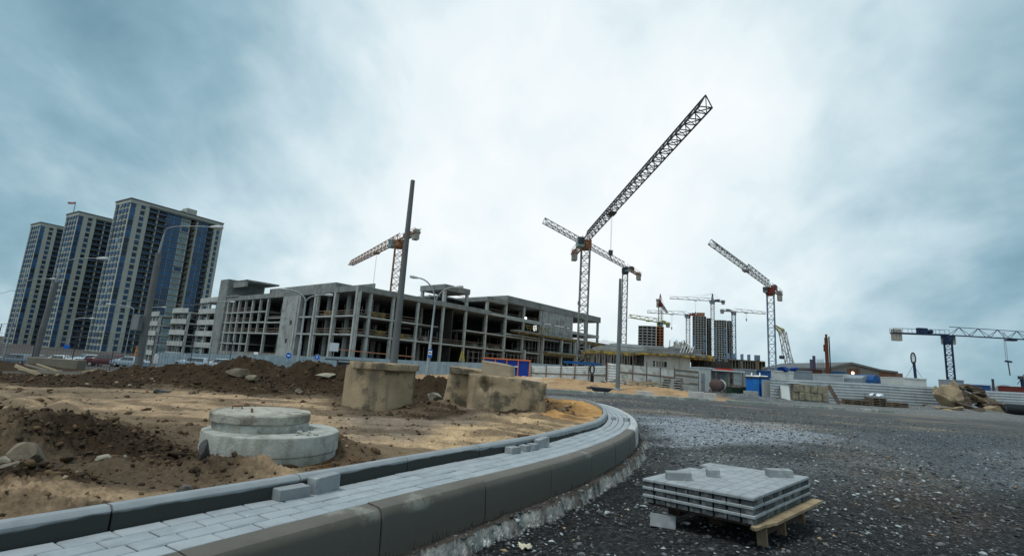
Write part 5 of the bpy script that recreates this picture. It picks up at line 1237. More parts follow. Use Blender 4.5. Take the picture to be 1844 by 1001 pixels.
def lamp(label, px, pyb, Y, pxt, pyt, heads, r=.11, mt=None, armr=.045, conc=None):
    """heads: list of photo points of lamp heads; mast splits at (pxt, pyt)"""
    a = at(px, pyb, Y); s = at(pxt, pyt, Y); g = hz(a.x, a.y)
    t = thing('street_lamp', label, 'street lamp', (a.x, a.y, g), group='street lamps along the road'); mt = mt or m_galv
    mb = MB()
    if conc: c = at(*conc, Y); mb.tube([(a.x, a.y, g-.2), c], [r*1.55, r*1.15], 10); mb.build('mast', m_pole, t, smooth=True, auto=60); mb = MB(); mb.tube([c, c.lerp(s, .5), s], [r*.5, r*.45, armr*1.1], 8); mb.build('bracket', mt, t, smooth=True, auto=60)
    else: mb.tube([(a.x, a.y, g-.2), (a.x+(s.x-a.x)*.45, a.y, g+(s.z-g)*.45), (a.x+(s.x-a.x)*.46, a.y, g+(s.z-g)*.46), s], [r, r*.92, r*.62, r*.55], 10); mb.build('mast', mt, t, smooth=True, auto=60)
    for hx, hy, up in heads:
        h = at(hx, hy, Y); d = h-s; pts = []
        for i in range(9):
            u = i/8; v = math.sin(u*math.pi/2)**up; pts.append(s+Vector((d.x*(1-math.cos(u*math.pi/2))**.85, 0, d.z*v)))
        mb = MB(); mb.tube(pts, armr, 7); ar = mb.build('arm', mt, t, smooth=True, auto=60)
        e = (pts[-1]-pts[-2]).normalized(); q = pts[-1]; sg = 1 if e.x > 0 else -1
        mb = MB(); mb.tube([q-e*.1, q+e*.1, q+e*.45, q+e*.72, q+e*.78], [.05, .10, .15, .12, .03], 10); mb.build('lamp_head', m_lamp, t, smooth=True, auto=60)
    return t
lamp('double armed grey street lamp before the west face of the frame building', 537, 650, 50, 550, 545, [(586, 531, .8), (517, 521.5, .8)], .16, armr=.07)
lamp('double armed street lamp carrying the bus stop sign', 769, 668, 44, 783, 548, [(819, 517, .9), (753, 500.5, .8)], .15, armr=.06)
lamp('big street lamp on a thick concrete mast by the parked cars, arm to the right', 250, 655, 32, 296, 420, [(381, 409, .42)], .15, armr=.035, conc=(286, 456))
lamp('street lamp on a thick concrete mast left of the big one, before the middle tower', 62, 640, 38, 108, 487, [(176, 465.5, .45)], .15, armr=.035, conc=(101, 508))
lamp('thin far street lamp in front of the nearest tower, lower head', 118, 636, 75, 133, 578, [(161, 573, .6)], .10, armr=.07)
lamp('thin far street lamp crossing the right edge of the nearest tower', 224, 640, 80, 241, 560, [(200, 548, .5)], .09, armr=.07)
lamp('thin far street lamp before the car park stair tower', 378, 635, 70, 390, 548, [(414, 543.5, .5)], .12, armr=.07)
lamp('thin far street lamp at the left edge of the picture', 6, 640, 70, 40, 520, [(90, 502, .5)], .12, armr=.06)
lamp('thin far street lamp between the middle and nearest towers', 262, 640, 90, 272, 557, [(292, 553, .5)], .1, armr=.07)
def box_on_mast():
    Y = 31.6; p = at(254, 582, Y); t = thing('control_box', 'grey cabinet strapped to the thick concrete lamp mast', 'cabinet', (p.x-.35, p.y, p.z-.5))
    mb = MB(); mb.box((p.x-.42, p.y-.25, p.z-.52), (p.x+.08, p.y+.1, p.z+.52)); mb.build('case', mat('cabinet_grey', (.10, .12, .13), .6), t, bevel=.05); mb = MB(); mb.box((p.x-.36, p.y-.27, p.z-.44), (p.x+.02, p.y-.25, p.z+.44)); mb.build('door', m_cr_grey, t)
box_on_mast()

# ------------------------------------------------------------------ signs
m_sblue = mat('sign_blue', (.01, .10, .42), .5, .05, 2, 0); m_swhite = mat('sign_white', (.75, .78, .78), .5, .05, 2, 0); m_sback = mat('sign_back', (.42, .48, .52), .5, .08, 2, 0); m_sor = mat('sign_orange', (.55, .20, .02), .5, .1, 4, 0, col2=(.10, .05, .02), c2scale=5)
def disc(px, py, Y, r, label, mark):
    p = at(px, py, Y); g = hz(p.x, p.y+.1); t = thing('road_sign', label, 'road sign', (p.x, p.y, g))
    R_ = Matrix.Translation(p) @ Matrix.Rotation(math.pi/2, 4, 'X')
    mb = MB(); mb.lathe([(r, 0), (r, .02)], n=28, T=R_); mb.build('disc', m_sblue, t)
    mb = MB(); mb.lathe([(r*1.06, -.008), (r*1.06, -.001)], n=28, T=R_); mb.build('rim', m_swhite, t)
    mb = MB(R_)
    if mark == 'bar': mb.box((-r*.55, -r*.14, .021), (r*.55, r*.14, .026))
    else:
        mb.add([(-r*.1, -r*.6, .024), (r*.1, -r*.6, .024), (r*.1, r*.1, .024), (-r*.1, r*.1, .024)], [(0, 1, 2, 3)]); mb.add([(-r*.35, r*.05, .024), (r*.35, r*.05, .024), (0, r*.65, .024)], [(0, 1, 2)])
    mb.build('symbol', m_swhite, t)
    mb = MB(); mb.tube([(p.x, p.y+.05, g-.1), (p.x, p.y+.05, p.z+r*.8)], .035, 6); mb.build('post', m_galv, t)
disc(520, 640, 58, .34, 'round blue road sign with a white bar, left one before the blue fence', 'bar')
disc(571, 643, 58, .30, 'smaller round blue road sign with a white arrow, right one before the fence', 'arrow')
def bus_sign():
    Y = 43.8; p0 = at(770, 643, Y); p1 = at(779, 629.5, Y)
    t = thing('bus_stop_sign', 'blue and white bus stop sign fixed to the double armed lamp', 'bus stop sign', ((p0.x+p1.x)/2, Y, p0.z))
    w = p1.x-p0.x; h = p1.z-p0.z; x0 = p0.x; z0 = p0.z
    mb = MB(); mb.box((x0, Y-.03, z0), (x0+w, Y, z0+h)); mb.build('plate', m_sblue, t)
    mb = MB(); mb.box((x0+w*.12, Y-.035, z0+h*.34), (x0+w*.88, Y-.031, z0+h*.82)); mb.build('panel', m_swhite, t)
    mb = MB(); mb.box((x0+w*.22, Y-.042, z0+h*.5), (x0+w*.78, Y-.036, z0+h*.66)); mb.box((x0+w*.26, Y-.041, z0+h*.45), (x0+w*.36, Y-.036, z0+h*.5)); mb.box((x0+w*.64, Y-.041, z0+h*.45), (x0+w*.74, Y-.036, z0+h*.5)); mb.build('bus_symbol', m_cr_dark, t)
bus_sign()
def flat_sign(px0, py0, px1, py1, Y, mt, name, label, cat, post=True, ang=0.):
    a = at(px0, py1, Y); b = at(px1, py0, Y); cx = (a.x+b.x)/2; w = b.x-a.x; h = abs(b.z-a.z); z0 = min(a.z, b.z); g = hz(cx, Y)
    t = thing(name, label, cat, (cx, Y, g)); mb = MB(Matrix.Translation((cx, Y, 0)) @ Matrix.Rotation(ang, 4, 'Z')); mb.box((-w/2, -.03, z0), (w/2, 0, z0+h)); mb.build('plate', mt, t, bevel=.01)
    if post: mb = MB(); mb.tube([(cx, Y+.05, g-.1), (cx, Y+.05, z0+h)], .04, 6); mb.build('post', m_galv, t)
    return t, cx, w, z0, h
flat_sign(592.5, 618, 611, 632, 56, m_sback, 'notice_board', 'pale rectangular sign board seen before the corner of the frame building', 'sign board')
flat_sign(241, 636, 247.5, 642, 40, m_sor, 'warning_sign', 'lower small orange warning sign left of the big lamp mast', 'road sign')
flat_sign(243, 623, 250, 635, 40, m_sor, 'warning_sign', 'upper larger orange warning sign left of the big lamp mast', 'road sign')
t, cx, w, z0, h = flat_sign(114, 621, 127, 627.5, 60, m_sblue, 'direction_sign', 'small blue direction sign before the middle tower', 'road sign')
flat_sign(457, 634, 465, 638, 62, m_swhite, 'fence_plate', 'little white plate high on the blue fence by the frame building', 'sign board', False)
def shelter():
    Y = 52; a = at(596, 646, Y); b = at(664, 651, Y); g = hz(a.x, Y); t = thing('bus_shelter', 'dark flat canopy of a bus shelter showing above the earth heap', 'bus shelter', (a.x, Y, g))
    mb = MB(); mb.box((a.x-.3, Y-.9, a.z-.10), (b.x+.2, Y+.9, a.z+.04)); mb.build('canopy', mat('shelter_dark', (.05, .06, .065), .6), t, bevel=.04)
    for x in (a.x+.6, b.x-.6): mb = MB(); mb.tube([(x, Y+.3, g), (x, Y+.3, a.z-.1)], .06, 8); mb.build('post', m_galv, t)
    mb = MB(); mb.box((a.x+.4, Y+.7, g+.3), (b.x-.4, Y+.74, a.z-.25)); mb.build('back_panel', m_cabg, t)
shelter()
def wires():
    for n_, (pts, r) in enumerate((([(-40, 522, 60), (20, 523, 60), (108, 500, 38)], .02), ([(-20, 585, 55), (290, 546, 70), (395, 540, 70)], .025), ([(101, 560, 40), (254, 533, 34), (390, 545, 70)], .02), ([(-20, 608, 60), (180, 600, 60), (262, 603, 60), (372, 612, 70)], .02))):
        P_ = [at(*p) for p in pts]; out = []
        for a, b in zip(P_, P_[1:]):
            for i in range(10): u = i/10; out.append(a.lerp(b, u)-Vector((0, 0, .5*math.sin(math.pi*u))))
        out.append(P_[-1]); mb = MB(); mb.tube(out, r, 4); o = mb.build('overhead_wire', m_rope)
        tag(o, ('highest wire strung left of the middle tower lamp', 'wire running from the left edge up to the car park stair tower', 'wire between the two thick concrete lamp masts and the stair tower', 'lowest wire crossing the foot of the towers')[n_], 'overhead wire', 'overhead wires')
wires()

# ------------------------------------------------------------------ parked cars
m_tyre = mat('tyre', (.015, .015, .016), .9, .1, 5, 0); m_cglass = mat('car_glass', (.03, .04, .045), .12, .1, 1, 0, spec=.7); m_rim = mat('wheel_rim', (.35, .36, .37), .4, .1, 5, 0, metal=.6); m_tail = mat('tail_lamp', (.25, .01, .01), .4, .1, 5, 0); m_head = mat('head_lamp', (.6, .62, .62), .2, .1, 5, 0)
def car(label, p, Y, rot, col, kind='sedan', L_=4.4, W_=1.75, H_=1.45):
    """p: photo column of the car's middle"""
    c = at(p, 650, Y); g = hz(c.x, Y); t = thing('parked_car', label, 'car', (c.x, Y, g), rot, 'cars parked along the road')
    m = mat('car_paint_'+kind+str(int(p)), col, .3, .04, 1, 0, spec=.6)
    if kind == 'sedan': up = [(-.5, .52), (-.49, .66), (-.33, .70), (-.20, .97), (-.08, 1.0), (.12, .98), (.27, .70), (.45, .60), (.5, .50)]
    elif kind == 'hatch': up = [(-.5, .5), (-.49, .72), (-.43, .95), (-.30, 1.0), (.08, .98), (.24, .72), (.44, .62), (.5, .48)]
    else: up = [(-.5, .45), (-.5, .8), (-.48, 1.0), (.18, 1.0), (.30, .98), (.40, .62), (.49, .55), (.5, .4)]
    n = 26; xs = [-.5+i/n for i in range(n+1)]
    top = lambda x: float(np.interp(x, [a for a, _ in up], [b for _, b in up]))*H_
    belt = .63*H_ if kind != 'van' else .58*H_
    secs = []
    for x in xs:
        e = 1-(abs(2*x))**6*.16; hw = W_/2*e; zt = top(x); zb = .19*H_; ztb = min(zt, belt)
        ins = .80 if zt > belt*1.05 else .94
        s = [(-hw*.92, zb), (-hw, .35*H_), (-hw*.985, ztb*.97), (-hw*ins, zt*.965 if zt > belt else zt*.985), (-hw*ins*.82, zt), (hw*ins*.82, zt), (hw*ins, zt*.965 if zt > belt else zt*.985), (hw*.985, ztb*.97), (hw, .35*H_), (hw*.92, zb)]
        secs.append([(x*L_, a, b) for a, b in s])
    mb = MB(); vs = [q for s in secs for q in s]; k = 10; fs = []
    for i in range(n):
        for j in range(k): a = i*k+j; b = i*k+(j+1) % k; fs.append((a, a+k, b+k, b))
    fs.append(tuple(range(k))); fs.append(tuple(range(n*k+k-1, n*k-1, -1))); mb.add(vs, fs); bd = mb.build('body', m, t, smooth=True, auto=38, world=False)
    cab = [x for x in xs if top(x) > belt*1.12]
    x0, x1 = min(cab)*L_, max(cab)*L_; z1 = H_*.93
    for sgn in (-1, 1):                                   # side windows: two panes per side
        mid = (x0+x1)/2
        for a, b in ((x0+.10*L_, mid-.03), (mid+.03, x1-.05*L_)):
            mb = MB(); yb = W_/2*.985*sgn; yt = W_/2*.83*sgn
            q = [(a, yb+.012*sgn, belt*1.03), (b, yb+.012*sgn, belt*1.03), (b-(.06*L_ if b > mid+.1 else 0), yt+.02*sgn, z1), (a+(.03*L_ if a < mid-.2 else 0), yt+.02*sgn, z1)]
            r_ = [(x, y-.03*sgn, z) for x, y, z in q]; mb.add(q+r_, [(0, 1, 2, 3), (7, 6, 5, 4), (0, 4, 5, 1), (1, 5, 6, 2), (2, 6, 7, 3), (3, 7, 4, 0)]); mb.build('side_window', m_cglass, t, world=False)
    def screen(a, b, nm):                                  # windscreen and rear window on the sloped parts
        mb = MB(); za, zb_ = top(a/L_)+.012, top(b/L_)+.012; wa = W_*.40 if za < zb_ else W_*.34; wb = W_*.34 if za < zb_ else W_*.40
        q = [(a, -wa, za), (b, -wb, zb_), (b, wb, zb_), (a, wa, za)]; r_ = [(x, y, z-.02) for x, y, z in q]; mb.add(q+r_, [(0, 1, 2, 3), (7, 6, 5, 4), (0, 4, 5, 1), (1, 5, 6, 2), (2, 6, 7, 3), (3, 7, 4, 0)]); mb.build(nm, m_cglass, t, world=False)
    if kind == 'sedan': screen(-.315*L_, -.21*L_, 'rear_window'); screen(.135*L_, .255*L_, 'windscreen')
    elif kind == 'hatch': screen(-.478*L_, -.432*L_, 'rear_window'); screen(.095*L_, .225*L_, 'windscreen')
    else: screen(.31*L_, .385*L_, 'windscreen')
    for sx in (-.31, .31):
        for sy in (-1, 1):
            T_ = Matrix.Translation((sx*L_, sy*W_*.44, .31)) @ Matrix.Rotation(math.pi/2, 4, 'X'); mb = MB(); mb.lathe([(.20, -.10), (.31, -.09), (.32, 0), (.31, .09), (.20, .10)], n=20, T=T_); w = mb.build('wheel', m_tyre, t, world=False, smooth=True, auto=40)
            mb = MB(); mb.lathe([(.19, -.104), (.19, .104)], n=14, T=T_); mb.build('rim', m_rim, w, world=False)
    for sy in (-1, 1):
        mb = MB(); mb.box((L_*.47, sy*W_*.34-.15, .42*H_), (L_*.492, sy*W_*.34+.15, .50*H_)); mb.build('headlight', m_head, t, world=False, bevel=.02)
        mb = MB(); mb.box((-L_*.502, sy*W_*.38-.10, .5*H_), (-L_*.485, sy*W_*.38+.10, .6*H_)); mb.build('tail_lamp', m_tail, t, world=False, bevel=.02)
    return t
sv = (.40, .46, .49)
car('light blue grey sedan parked beside the thick concrete lamp mast', 236, 70, math.radians(174), (.28, .36, .42), 'sedan', 5.0)
car('dark red hatchback with pale windows, left of the light blue grey sedan', 188, 70, math.radians(205), (.10, .03, .03), 'hatch', 4.3, 1.8, 1.75)
car('silver estate car seen from behind, left of the dark red hatchback', 155, 72, math.radians(250), sv, 'hatch', 4.3, 1.8, 1.6)
car('white hatchback low behind the concrete slab at the left', 108, 74, math.radians(185), (.55, .60, .62), 'sedan', 4.5)
car('grey car partly hidden by mast, farther left than the white one', 62, 78, math.radians(170), (.30, .36, .40), 'sedan')
car('dark car at the far left end of the row', 26, 72, math.radians(190), (.16, .20, .24), 'hatch', 4.2)
car('pale blue estate car half hidden by the earth heap', 352, 74, math.radians(176), (.30, .38, .44), 'hatch', 4.9, 1.8, 1.55)
car('silver car whose roof only shows at the right end of the row', 399, 72, math.radians(180), sv, 'sedan')
car('white van with a slanting windscreen before the car park', 306, 84, math.radians(62), (.34, .37, .37), 'van', 4.4, 1.9, 2.0)
# ------------------------------------------------------------------ fences
m_fblue = mat('fence_blue_grey', (.20, .27, .31), .8, .12, .6, .05, 10, (.15, .20, .235), .8, .5, .65, streak=((.27, .33, .36), 2.5))
m_tin = mat('ribbed_tin', (.42, .45, .46), .5, .12, .8, .05, 20, (.25, .26, .26), 1.2, .56, .66, metal=.35); m_tinw = mat('white_tin', (.55, .58, .58), .6, .12, 1.5, .05, 10, (.32, .30, .26), 1.2, .55, .66)
m_post = mat('fence_post', (.13, .10, .08), .9, .3, 2, .2, 30)
def panel_run(name, label, pts, h, mt, step, rib=None, thick=.06, post=None, rails=None, cat='fence', postw=.12, zbot=None):
    """pts: (x, y, z top) corners on the plan; one panel per step; ribs run lengthwise"""
    P_ = [Vector(p) for p in pts]; t = thing(name, label, cat, (P_[0].x, P_[0].y, hz(P_[0].x, P_[0].y)))
    rg = random.Random(len(label))
    for a, b in zip(P_, P_[1:]):
        L_ = (b-a).length; n = max(1, int(round(L_/step))); d = (b-a)/n
        nn = Vector((d.y, -d.x, 0)).normalized()
        if nn.y > 0: nn = -nn
        for i in range(n):
            p = a+d*i; q = a+d*(i+1); g0 = hz(p.x, p.y)-.05; g1 = hz(q.x, q.y)-.05
            if zbot is not None: g0 = p.z-h; g1 = q.z-h
            mb = MB(); jz = rg.uniform(-.02, .02); jy = nn*rg.uniform(-.01, .01)
            e = (q-p).normalized()*.012
            if rib:
                m_ = int(h/rib)*4; vs = []; 
                for k in range(m_+1):
                    f = k/m_; o = nn*(.035*(1 if (k % 4) in (1, 2) else -1)*.5)+jy
                    for c, g in ((p+e, g0), (q-e, g1)): z = g+(c.z-g)*f; vs.append((c.x+o.x, c.y+o.y, z+jz*f))
                fs = [(2*k, 2*k+1, 2*k+3, 2*k+2) for k in range(m_)]; mb.add(vs, fs)
                n0 = len(vs); back = [(v[0]-nn.x*.02, v[1]-nn.y*.02, v[2]) for v in vs]; mb.add(back, [tuple(reversed(f)) for f in fs])
            else:
                a0 = p+e; b0 = q-e; o = nn*thick
                vs = [(a0.x, a0.y, g0), (b0.x, b0.y, g1), (b0.x, b0.y, q.z+jz), (a0.x, a0.y, p.z+jz)]; vs += [(v[0]+o.x, v[1]+o.y, v[2]) for v in vs]
                mb.add(vs, [(0, 1, 2, 3), (7, 6, 5, 4), (0, 4, 5, 1), (1, 5, 6, 2), (2, 6, 7, 3), (3, 7, 4, 0)])
            mb.build('panel', mt, t)
            if post:
                c = p+nn*(postw*.6+.03); mb = MB(); hh = p.z+rg.uniform(*post[1]); mb.box((c.x-postw/2, c.y-postw/2, g0-.1), (c.x+postw/2, c.y+postw/2, hh)); mb.build('post', post[0], t)
        if rails:
            for f in rails[1]:
                mb = MB(); o = nn*.09; za = hz(a.x, a.y)+(a.z-hz(a.x, a.y))*f; zb_ = hz(b.x, b.y)+(b.z-hz(b.x, b.y))*f; mb.beam((a.x+o.x, a.y+o.y, za), (b.x+o.x, b.y+o.y, zb_), .05, .13); mb.build('rail', rails[0], t)
    return t
def topz(px, py, Y): p = at(px, py, Y); return (p.x, p.y, p.z)
panel_run('site_fence', 'long plain blue grey panel fence in front of the frame building', [topz(285, 634, 82), topz(400, 638, 78), topz(640, 643, 73), topz(770, 650.5, 71), topz(872, 653, 70)], 2, m_fblue, 6.0)
panel_run('site_fence', 'short blue grey panel fence right of the blue gate', [topz(948, 653, 74), topz(1014, 657, 75)], 2, m_fblue, 3.0)
panel_run('tin_fence', 'white ribbed tin fence with wooden posts and rails near the tall crane foot', [topz(957, 658.5, 66), topz(1010, 659.5, 67), topz(1060, 659, 68), topz(1091, 658.5, 69)], 2, m_tinw, 2.6, .25, post=(m_post, (-.1, .25)), rails=(m_rail, (.45,)))
panel_run('tin_fence', 'short white ribbed fence section left of the steel pole', [topz(1093, 653, 66), topz(1110, 655, 66)], 2, m_tinw, 2.0, .25, post=(m_post, (0, .3)))
panel_run('plank_fence', 'pale board fence with many tall dark posts right of the steel pole', [topz(1116, 655, 64), topz(1165, 660, 62), topz(1215, 667, 60)], 2, mat('pale_board', (.36, .385, .38), .9, .2, 1, .1, 8, (.22, .215, .195), 1.2, .5, .62), 1.55, post=(m_post, (.1, .7)), rails=(m_post, (.62,)), postw=.10)
panel_run('plank_fence', 'grey board fence with sagging rails before the low concrete building', [topz(1215, 663, 59), topz(1258, 668, 57)], 2, mat('grey_board', (.26, .27, .255), .9, .2, 1, .1, 8), 2.2, post=(m_post, (-.1, .2)), rails=(m_post, (.35, .7, .95)), postw=.10)
panel_run('ribbed_fence', 'long silver ribbed metal fence along the far side of the gravel yard', [topz(1386, 680.5, 41), topz(1500, 686.5, 43.5), topz(1600, 691.5, 46), topz(1700, 698, 47.5)], 2, m_tin, 5, .24)
panel_run('ribbed_fence', 'far silver ribbed fence section at the right edge behind the rocks', [topz(1690, 697, 49), topz(1790, 703.5, 50), topz(1900, 709, 52)], 2, m_tin, 5, .24)
def blue_gate():
    Y = 57; a = at(869, 684, Y); b = at(952, 686, Y); g = hz(a.x, Y); zt = at(900, 645.5, Y).z; m_b = mat('gate_blue', (.008, .035, .24), .6, .12, 1, 0); m_o = mat('gate_orange', (.50, .15, .06), .6, .15, 1, 0)
    t = thing('site_gate', 'dark blue panel gate with an orange red frame behind the stacked concrete blocks', 'gate', (a.x, Y, g)); n = 4; w = (b.x-a.x)/n; zt2 = at(950, 648.5, Y).z
    for i in range(n):
        mb = MB(); mb.box((a.x+i*w+.06, Y-.03, g-.05), (a.x+(i+1)*w-.06, Y+.03, zt+(zt2-zt)*i/3-.08)); mb.build('panel', m_b, t)
    for i in range(n+1):
        mb = MB(); mb.box((a.x+i*w-.06, Y-.08, g-.1), (a.x+i*w+.06, Y+.02, zt+(zt2-zt)*i/4)); mb.build('frame_post', m_o, t)
    mb = MB(); mb.beam((a.x-.1, Y-.09, zt-.03), (b.x+.1, Y-.09, zt2-.03), .10, .14); mb.build('top_rail', m_o, t)
    mb = MB(); mb.beam((a.x+2.1*w, Y-.1, zt-.75), (a.x+3*w, Y-.1, zt-.78), .05, .09); mb.build('handle_bar', m_swhite, t)
blue_gate()
def barrier():
    Y = 72; a = at(1015, 651, Y); b = at(1081, 652.5, Y); t = thing('blue_beam', 'bright blue steel beam lying level behind the white tin fence', 'beam', (a.x, Y, a.z-.2))
    mb = MB(); mb.box((a.x, Y-.1, a.z-.18), (b.x, Y+.1, a.z-.12)); mb.box((a.x, Y-.03, a.z-.12), (b.x, Y+.03, a.z+.06)); mb.box((a.x, Y-.1, a.z+.06), (b.x, Y+.1, a.z+.12)); mb.build('beam', mat('beam_blue', (.015, .11, .33), .6, .1, 1, 0), t)
    for u in (.1, .5, .9): mb = MB(); x = a.x+(b.x-a.x)*u; mb.box((x-.1, Y-.12, hz(x, Y)-.1), (x+.1, Y+.12, a.z-.18)); mb.build('trestle', m_cr_dark, t)
barrier()
def mesh_fence():
    rg = random.Random(2); Y = 30; t = thing('wire_fence', 'thin rusty wire mesh fence with poles crossing the left edge', 'fence', (at(60, 650, Y).x, Y, -1)); 
    xs = [at(-12, 640, Y).x+i*2.3 for i in range(8)]
    for x in xs[:-1]: mb = MB(); mb.tube([(x, Y, hz(x, Y)-.1), (x+rg.uniform(-.05, .05), Y, 1.75+rg.uniform(-.1, .1))], .022, 6); mb.build('post', m_cr_dark, t)
    mb = MB()
    for k in range(7): z = -.7+k*.4; mb.beam((xs[0], Y, z), (xs[-2], Y, z+.02), .010)
    for i in range(80): x = xs[0]+(xs[-2]-xs[0])*i/80; mb.beam((x, Y, -.9), (x, Y, 1.7), .007)
    mb.build('mesh', m_cr_dark, t)
mesh_fence()

# ------------------------------------------------------------------ half built towers and low blocks in the distance
def shell(label, px0, px1, pyt, pyb, Y, nfl, cols, dep=14, bulge=0, glass_to=0, side=None, mt=None, top=None, rot=0., mats=None):
    """open storeys: slabs, columns, dark depth; the lower glass_to share is glazed"""
    a = at(px0, pyb, Y); b = at(px1, pyb, Y); zt = at((px0+px1)/2, pyt, Y).z; zb = 0.; w = b.x-a.x; st = (zt-zb)/nfl
    t = thing('half_built_tower', label, 'tower block', (a.x, Y, zb)); T = Matrix.Translation((a.x, Y, 0)) @ Matrix.Rotation(rot, 4, 'Z'); mt = mt or m_conc
    rot = -math.atan2(a.x, Y); w *= math.cos(rot); T = Matrix.Translation((a.x, Y, 0)) @ Matrix.Rotation(rot, 4, 'Z')
    n = 12
    def outline(o=0): 
        return [(w*i/n-0*o, -bulge*math.sin(math.pi*i/n)-o) for i in range(n+1)]
    for f in range(nfl+1):
        z = zb+f*st; mb = MB(T); mb.prism(outline(.0)+[(w, dep), (0, dep)], z-.45, z); mb.build('floor_slab', mt, t)
    for i in range(cols+1):
        x = w*i/cols; y = -bulge*math.sin(math.pi*x/w)*.98; mb = MB(T); mb.box((max(x-.25, .02), y+.1, zb), (min(x+.25, w-.02), y+.8, zt-.45)); mb.build('column', mt, t)
    for i in range(4): mb = MB(T); y = dep*(i+.5)/4; mb.box((w-.6, y-.3, zb), (w-.04, y+.3, zt-.45)); mb.build('column', mt, t)
    mb = MB(T); mb.box((w*.25, dep*.45, zb), (w*.98, dep*.9, zt-.5)); mb.build('core_wall', side or m_concd, t)
    mb = MB(T); mb.box((w*.02, dep*.5, zb), (w*.25, dep*.55, zt-.5)); mb.build('core_wall', m_concd, t)
    if glass_to:
        gl = mat('far_blue_glazing', (.06, .13, .24), .5, .3, .3, 0); gp_ = mat('far_pale_cladding', (.33, .36, .38), .8, .15, .3, 0)
        for f in range(int(nfl*glass_to)):
            z = zb+f*st
            for j, (u0_, u1_, m_) in enumerate(((.03, .24, gl), (.30, .50, gp_), (.52, .68, gp_), (.72, .93, gl))):
                mb = MB(T); x0, x1 = w*u0_, w*u1_; y = -bulge*math.sin(math.pi*(u0_+u1_)/2)+.02
                if f % 5 == 2 and j == 3: continue
                mb.box((x0, y, z+.02), (x1, y+.3, z+st-(.5 if m_ is gl else 1.5))); mb.build('facade_panel', m_, t)
    return t, T, w, zt
m_brick = mat('far_brick', (.22, .10, .055), .9, .2, .3, 0)
shell('brown grey half built block left of the towers, under the yellow green crane', 1148.5, 1181, 587, 640, 240, 19, 4, 12, .8, side=m_brick)
shell('annex with an orange brick strip at the right of the half built block', 1181.5, 1195, 588, 640, 241, 19, 2, 12, 0, side=m_brick, mt=m_brick)
t_, T_, w_, z_ = shell('taller half built tower, blue glazing below and open grey storeys above', 1247, 1272, 570, 640, 300, 28, 5, 16, 1.6, glass_to=.72)
mb = MB(T_); mb.box((w_*.3, 2, z_), (w_*.9, 10, z_+2.5)); mb.box((w_*.1, 3, z_), (w_*.4, 9, z_+1.3)); mb.build('roof_formwork', m_brick, t_)
shell('right flank of the taller half built tower, set back and darker', 1272.5, 1281, 573, 640, 303, 28, 2, 14, .5, mt=mat('far_dark_concrete', (.13, .135, .13), .9))
shell('shorter half built tower with a rounded right side and blue glazing', 1286, 1309, 577, 640, 300, 27, 5, 16, 1.2, glass_to=.9)
shell('rounded right bay of the shorter half built tower', 1309.5, 1318, 578, 640, 302, 27, 2, 14, 1.6, glass_to=.5)
def low_block(label, px0, px1, pyt, pyt2, Y, mt, win, dep=5, nfl=3):
    a = at(px0, 665, Y); b = at(px1, 665, Y); z0 = at(px0, pyt, Y).z; w = b.x-a.x; t = thing('low_building', label, 'building', (a.x, Y, 0)); T = Matrix.Translation((a.x, Y, 0))
    z1 = z0; mb = MB(T); mb.box((0, 1.2, 0), (w, dep, z1)); mb.build('wall', mt, t)
    n = win; 
    for i in range(n+1): mb = MB(T); x = w*i/n; mb.box((max(x-w*.012, 0), 0, 0), (min(x+w*.012, w), 1.19, z1)); mb.build('pier', mt, t)
    for f in range(nfl):
        mb = MB(T); z = z1*(f+1)/nfl; mb.box((0, .1, z-.35), (w, 1.19, z-.003)); mb.build('floor_band', mt, t)
        for i in range(n): mb = MB(T); mb.box((w*i/n+w*.03, 1.1, z-z1/nfl+.5), (w*(i+1)/n-w*.03, 1.18, z-.6)); mb.build('window', m_concd, t)
    mb = MB(T)
    for u in (.2, .65): mb.box((w*u, 2, z1), (w*u+w*.03, 4, z1+2)); 
    mb.build('roof_vent', m_cr_lb, t)
m_far = mat('far_dull_wall', (.13, .125, .11), .9, .2, .2, 0)
low_block('long low dark building shell right of the half built towers, left wing', 1313, 1337, 646, 646, 170, m_far, 4)
low_block('long low dark building shell right of the half built towers, middle wing', 1338, 1366, 647.5, 648, 168, m_far, 6)
low_block('brown end wing of the long low building shell by the pale blue crane', 1367, 1378.5, 649.5, 650, 166, mat('far_brown_wall', (.17, .14, .09), .9, .2, .2, 0), 2)

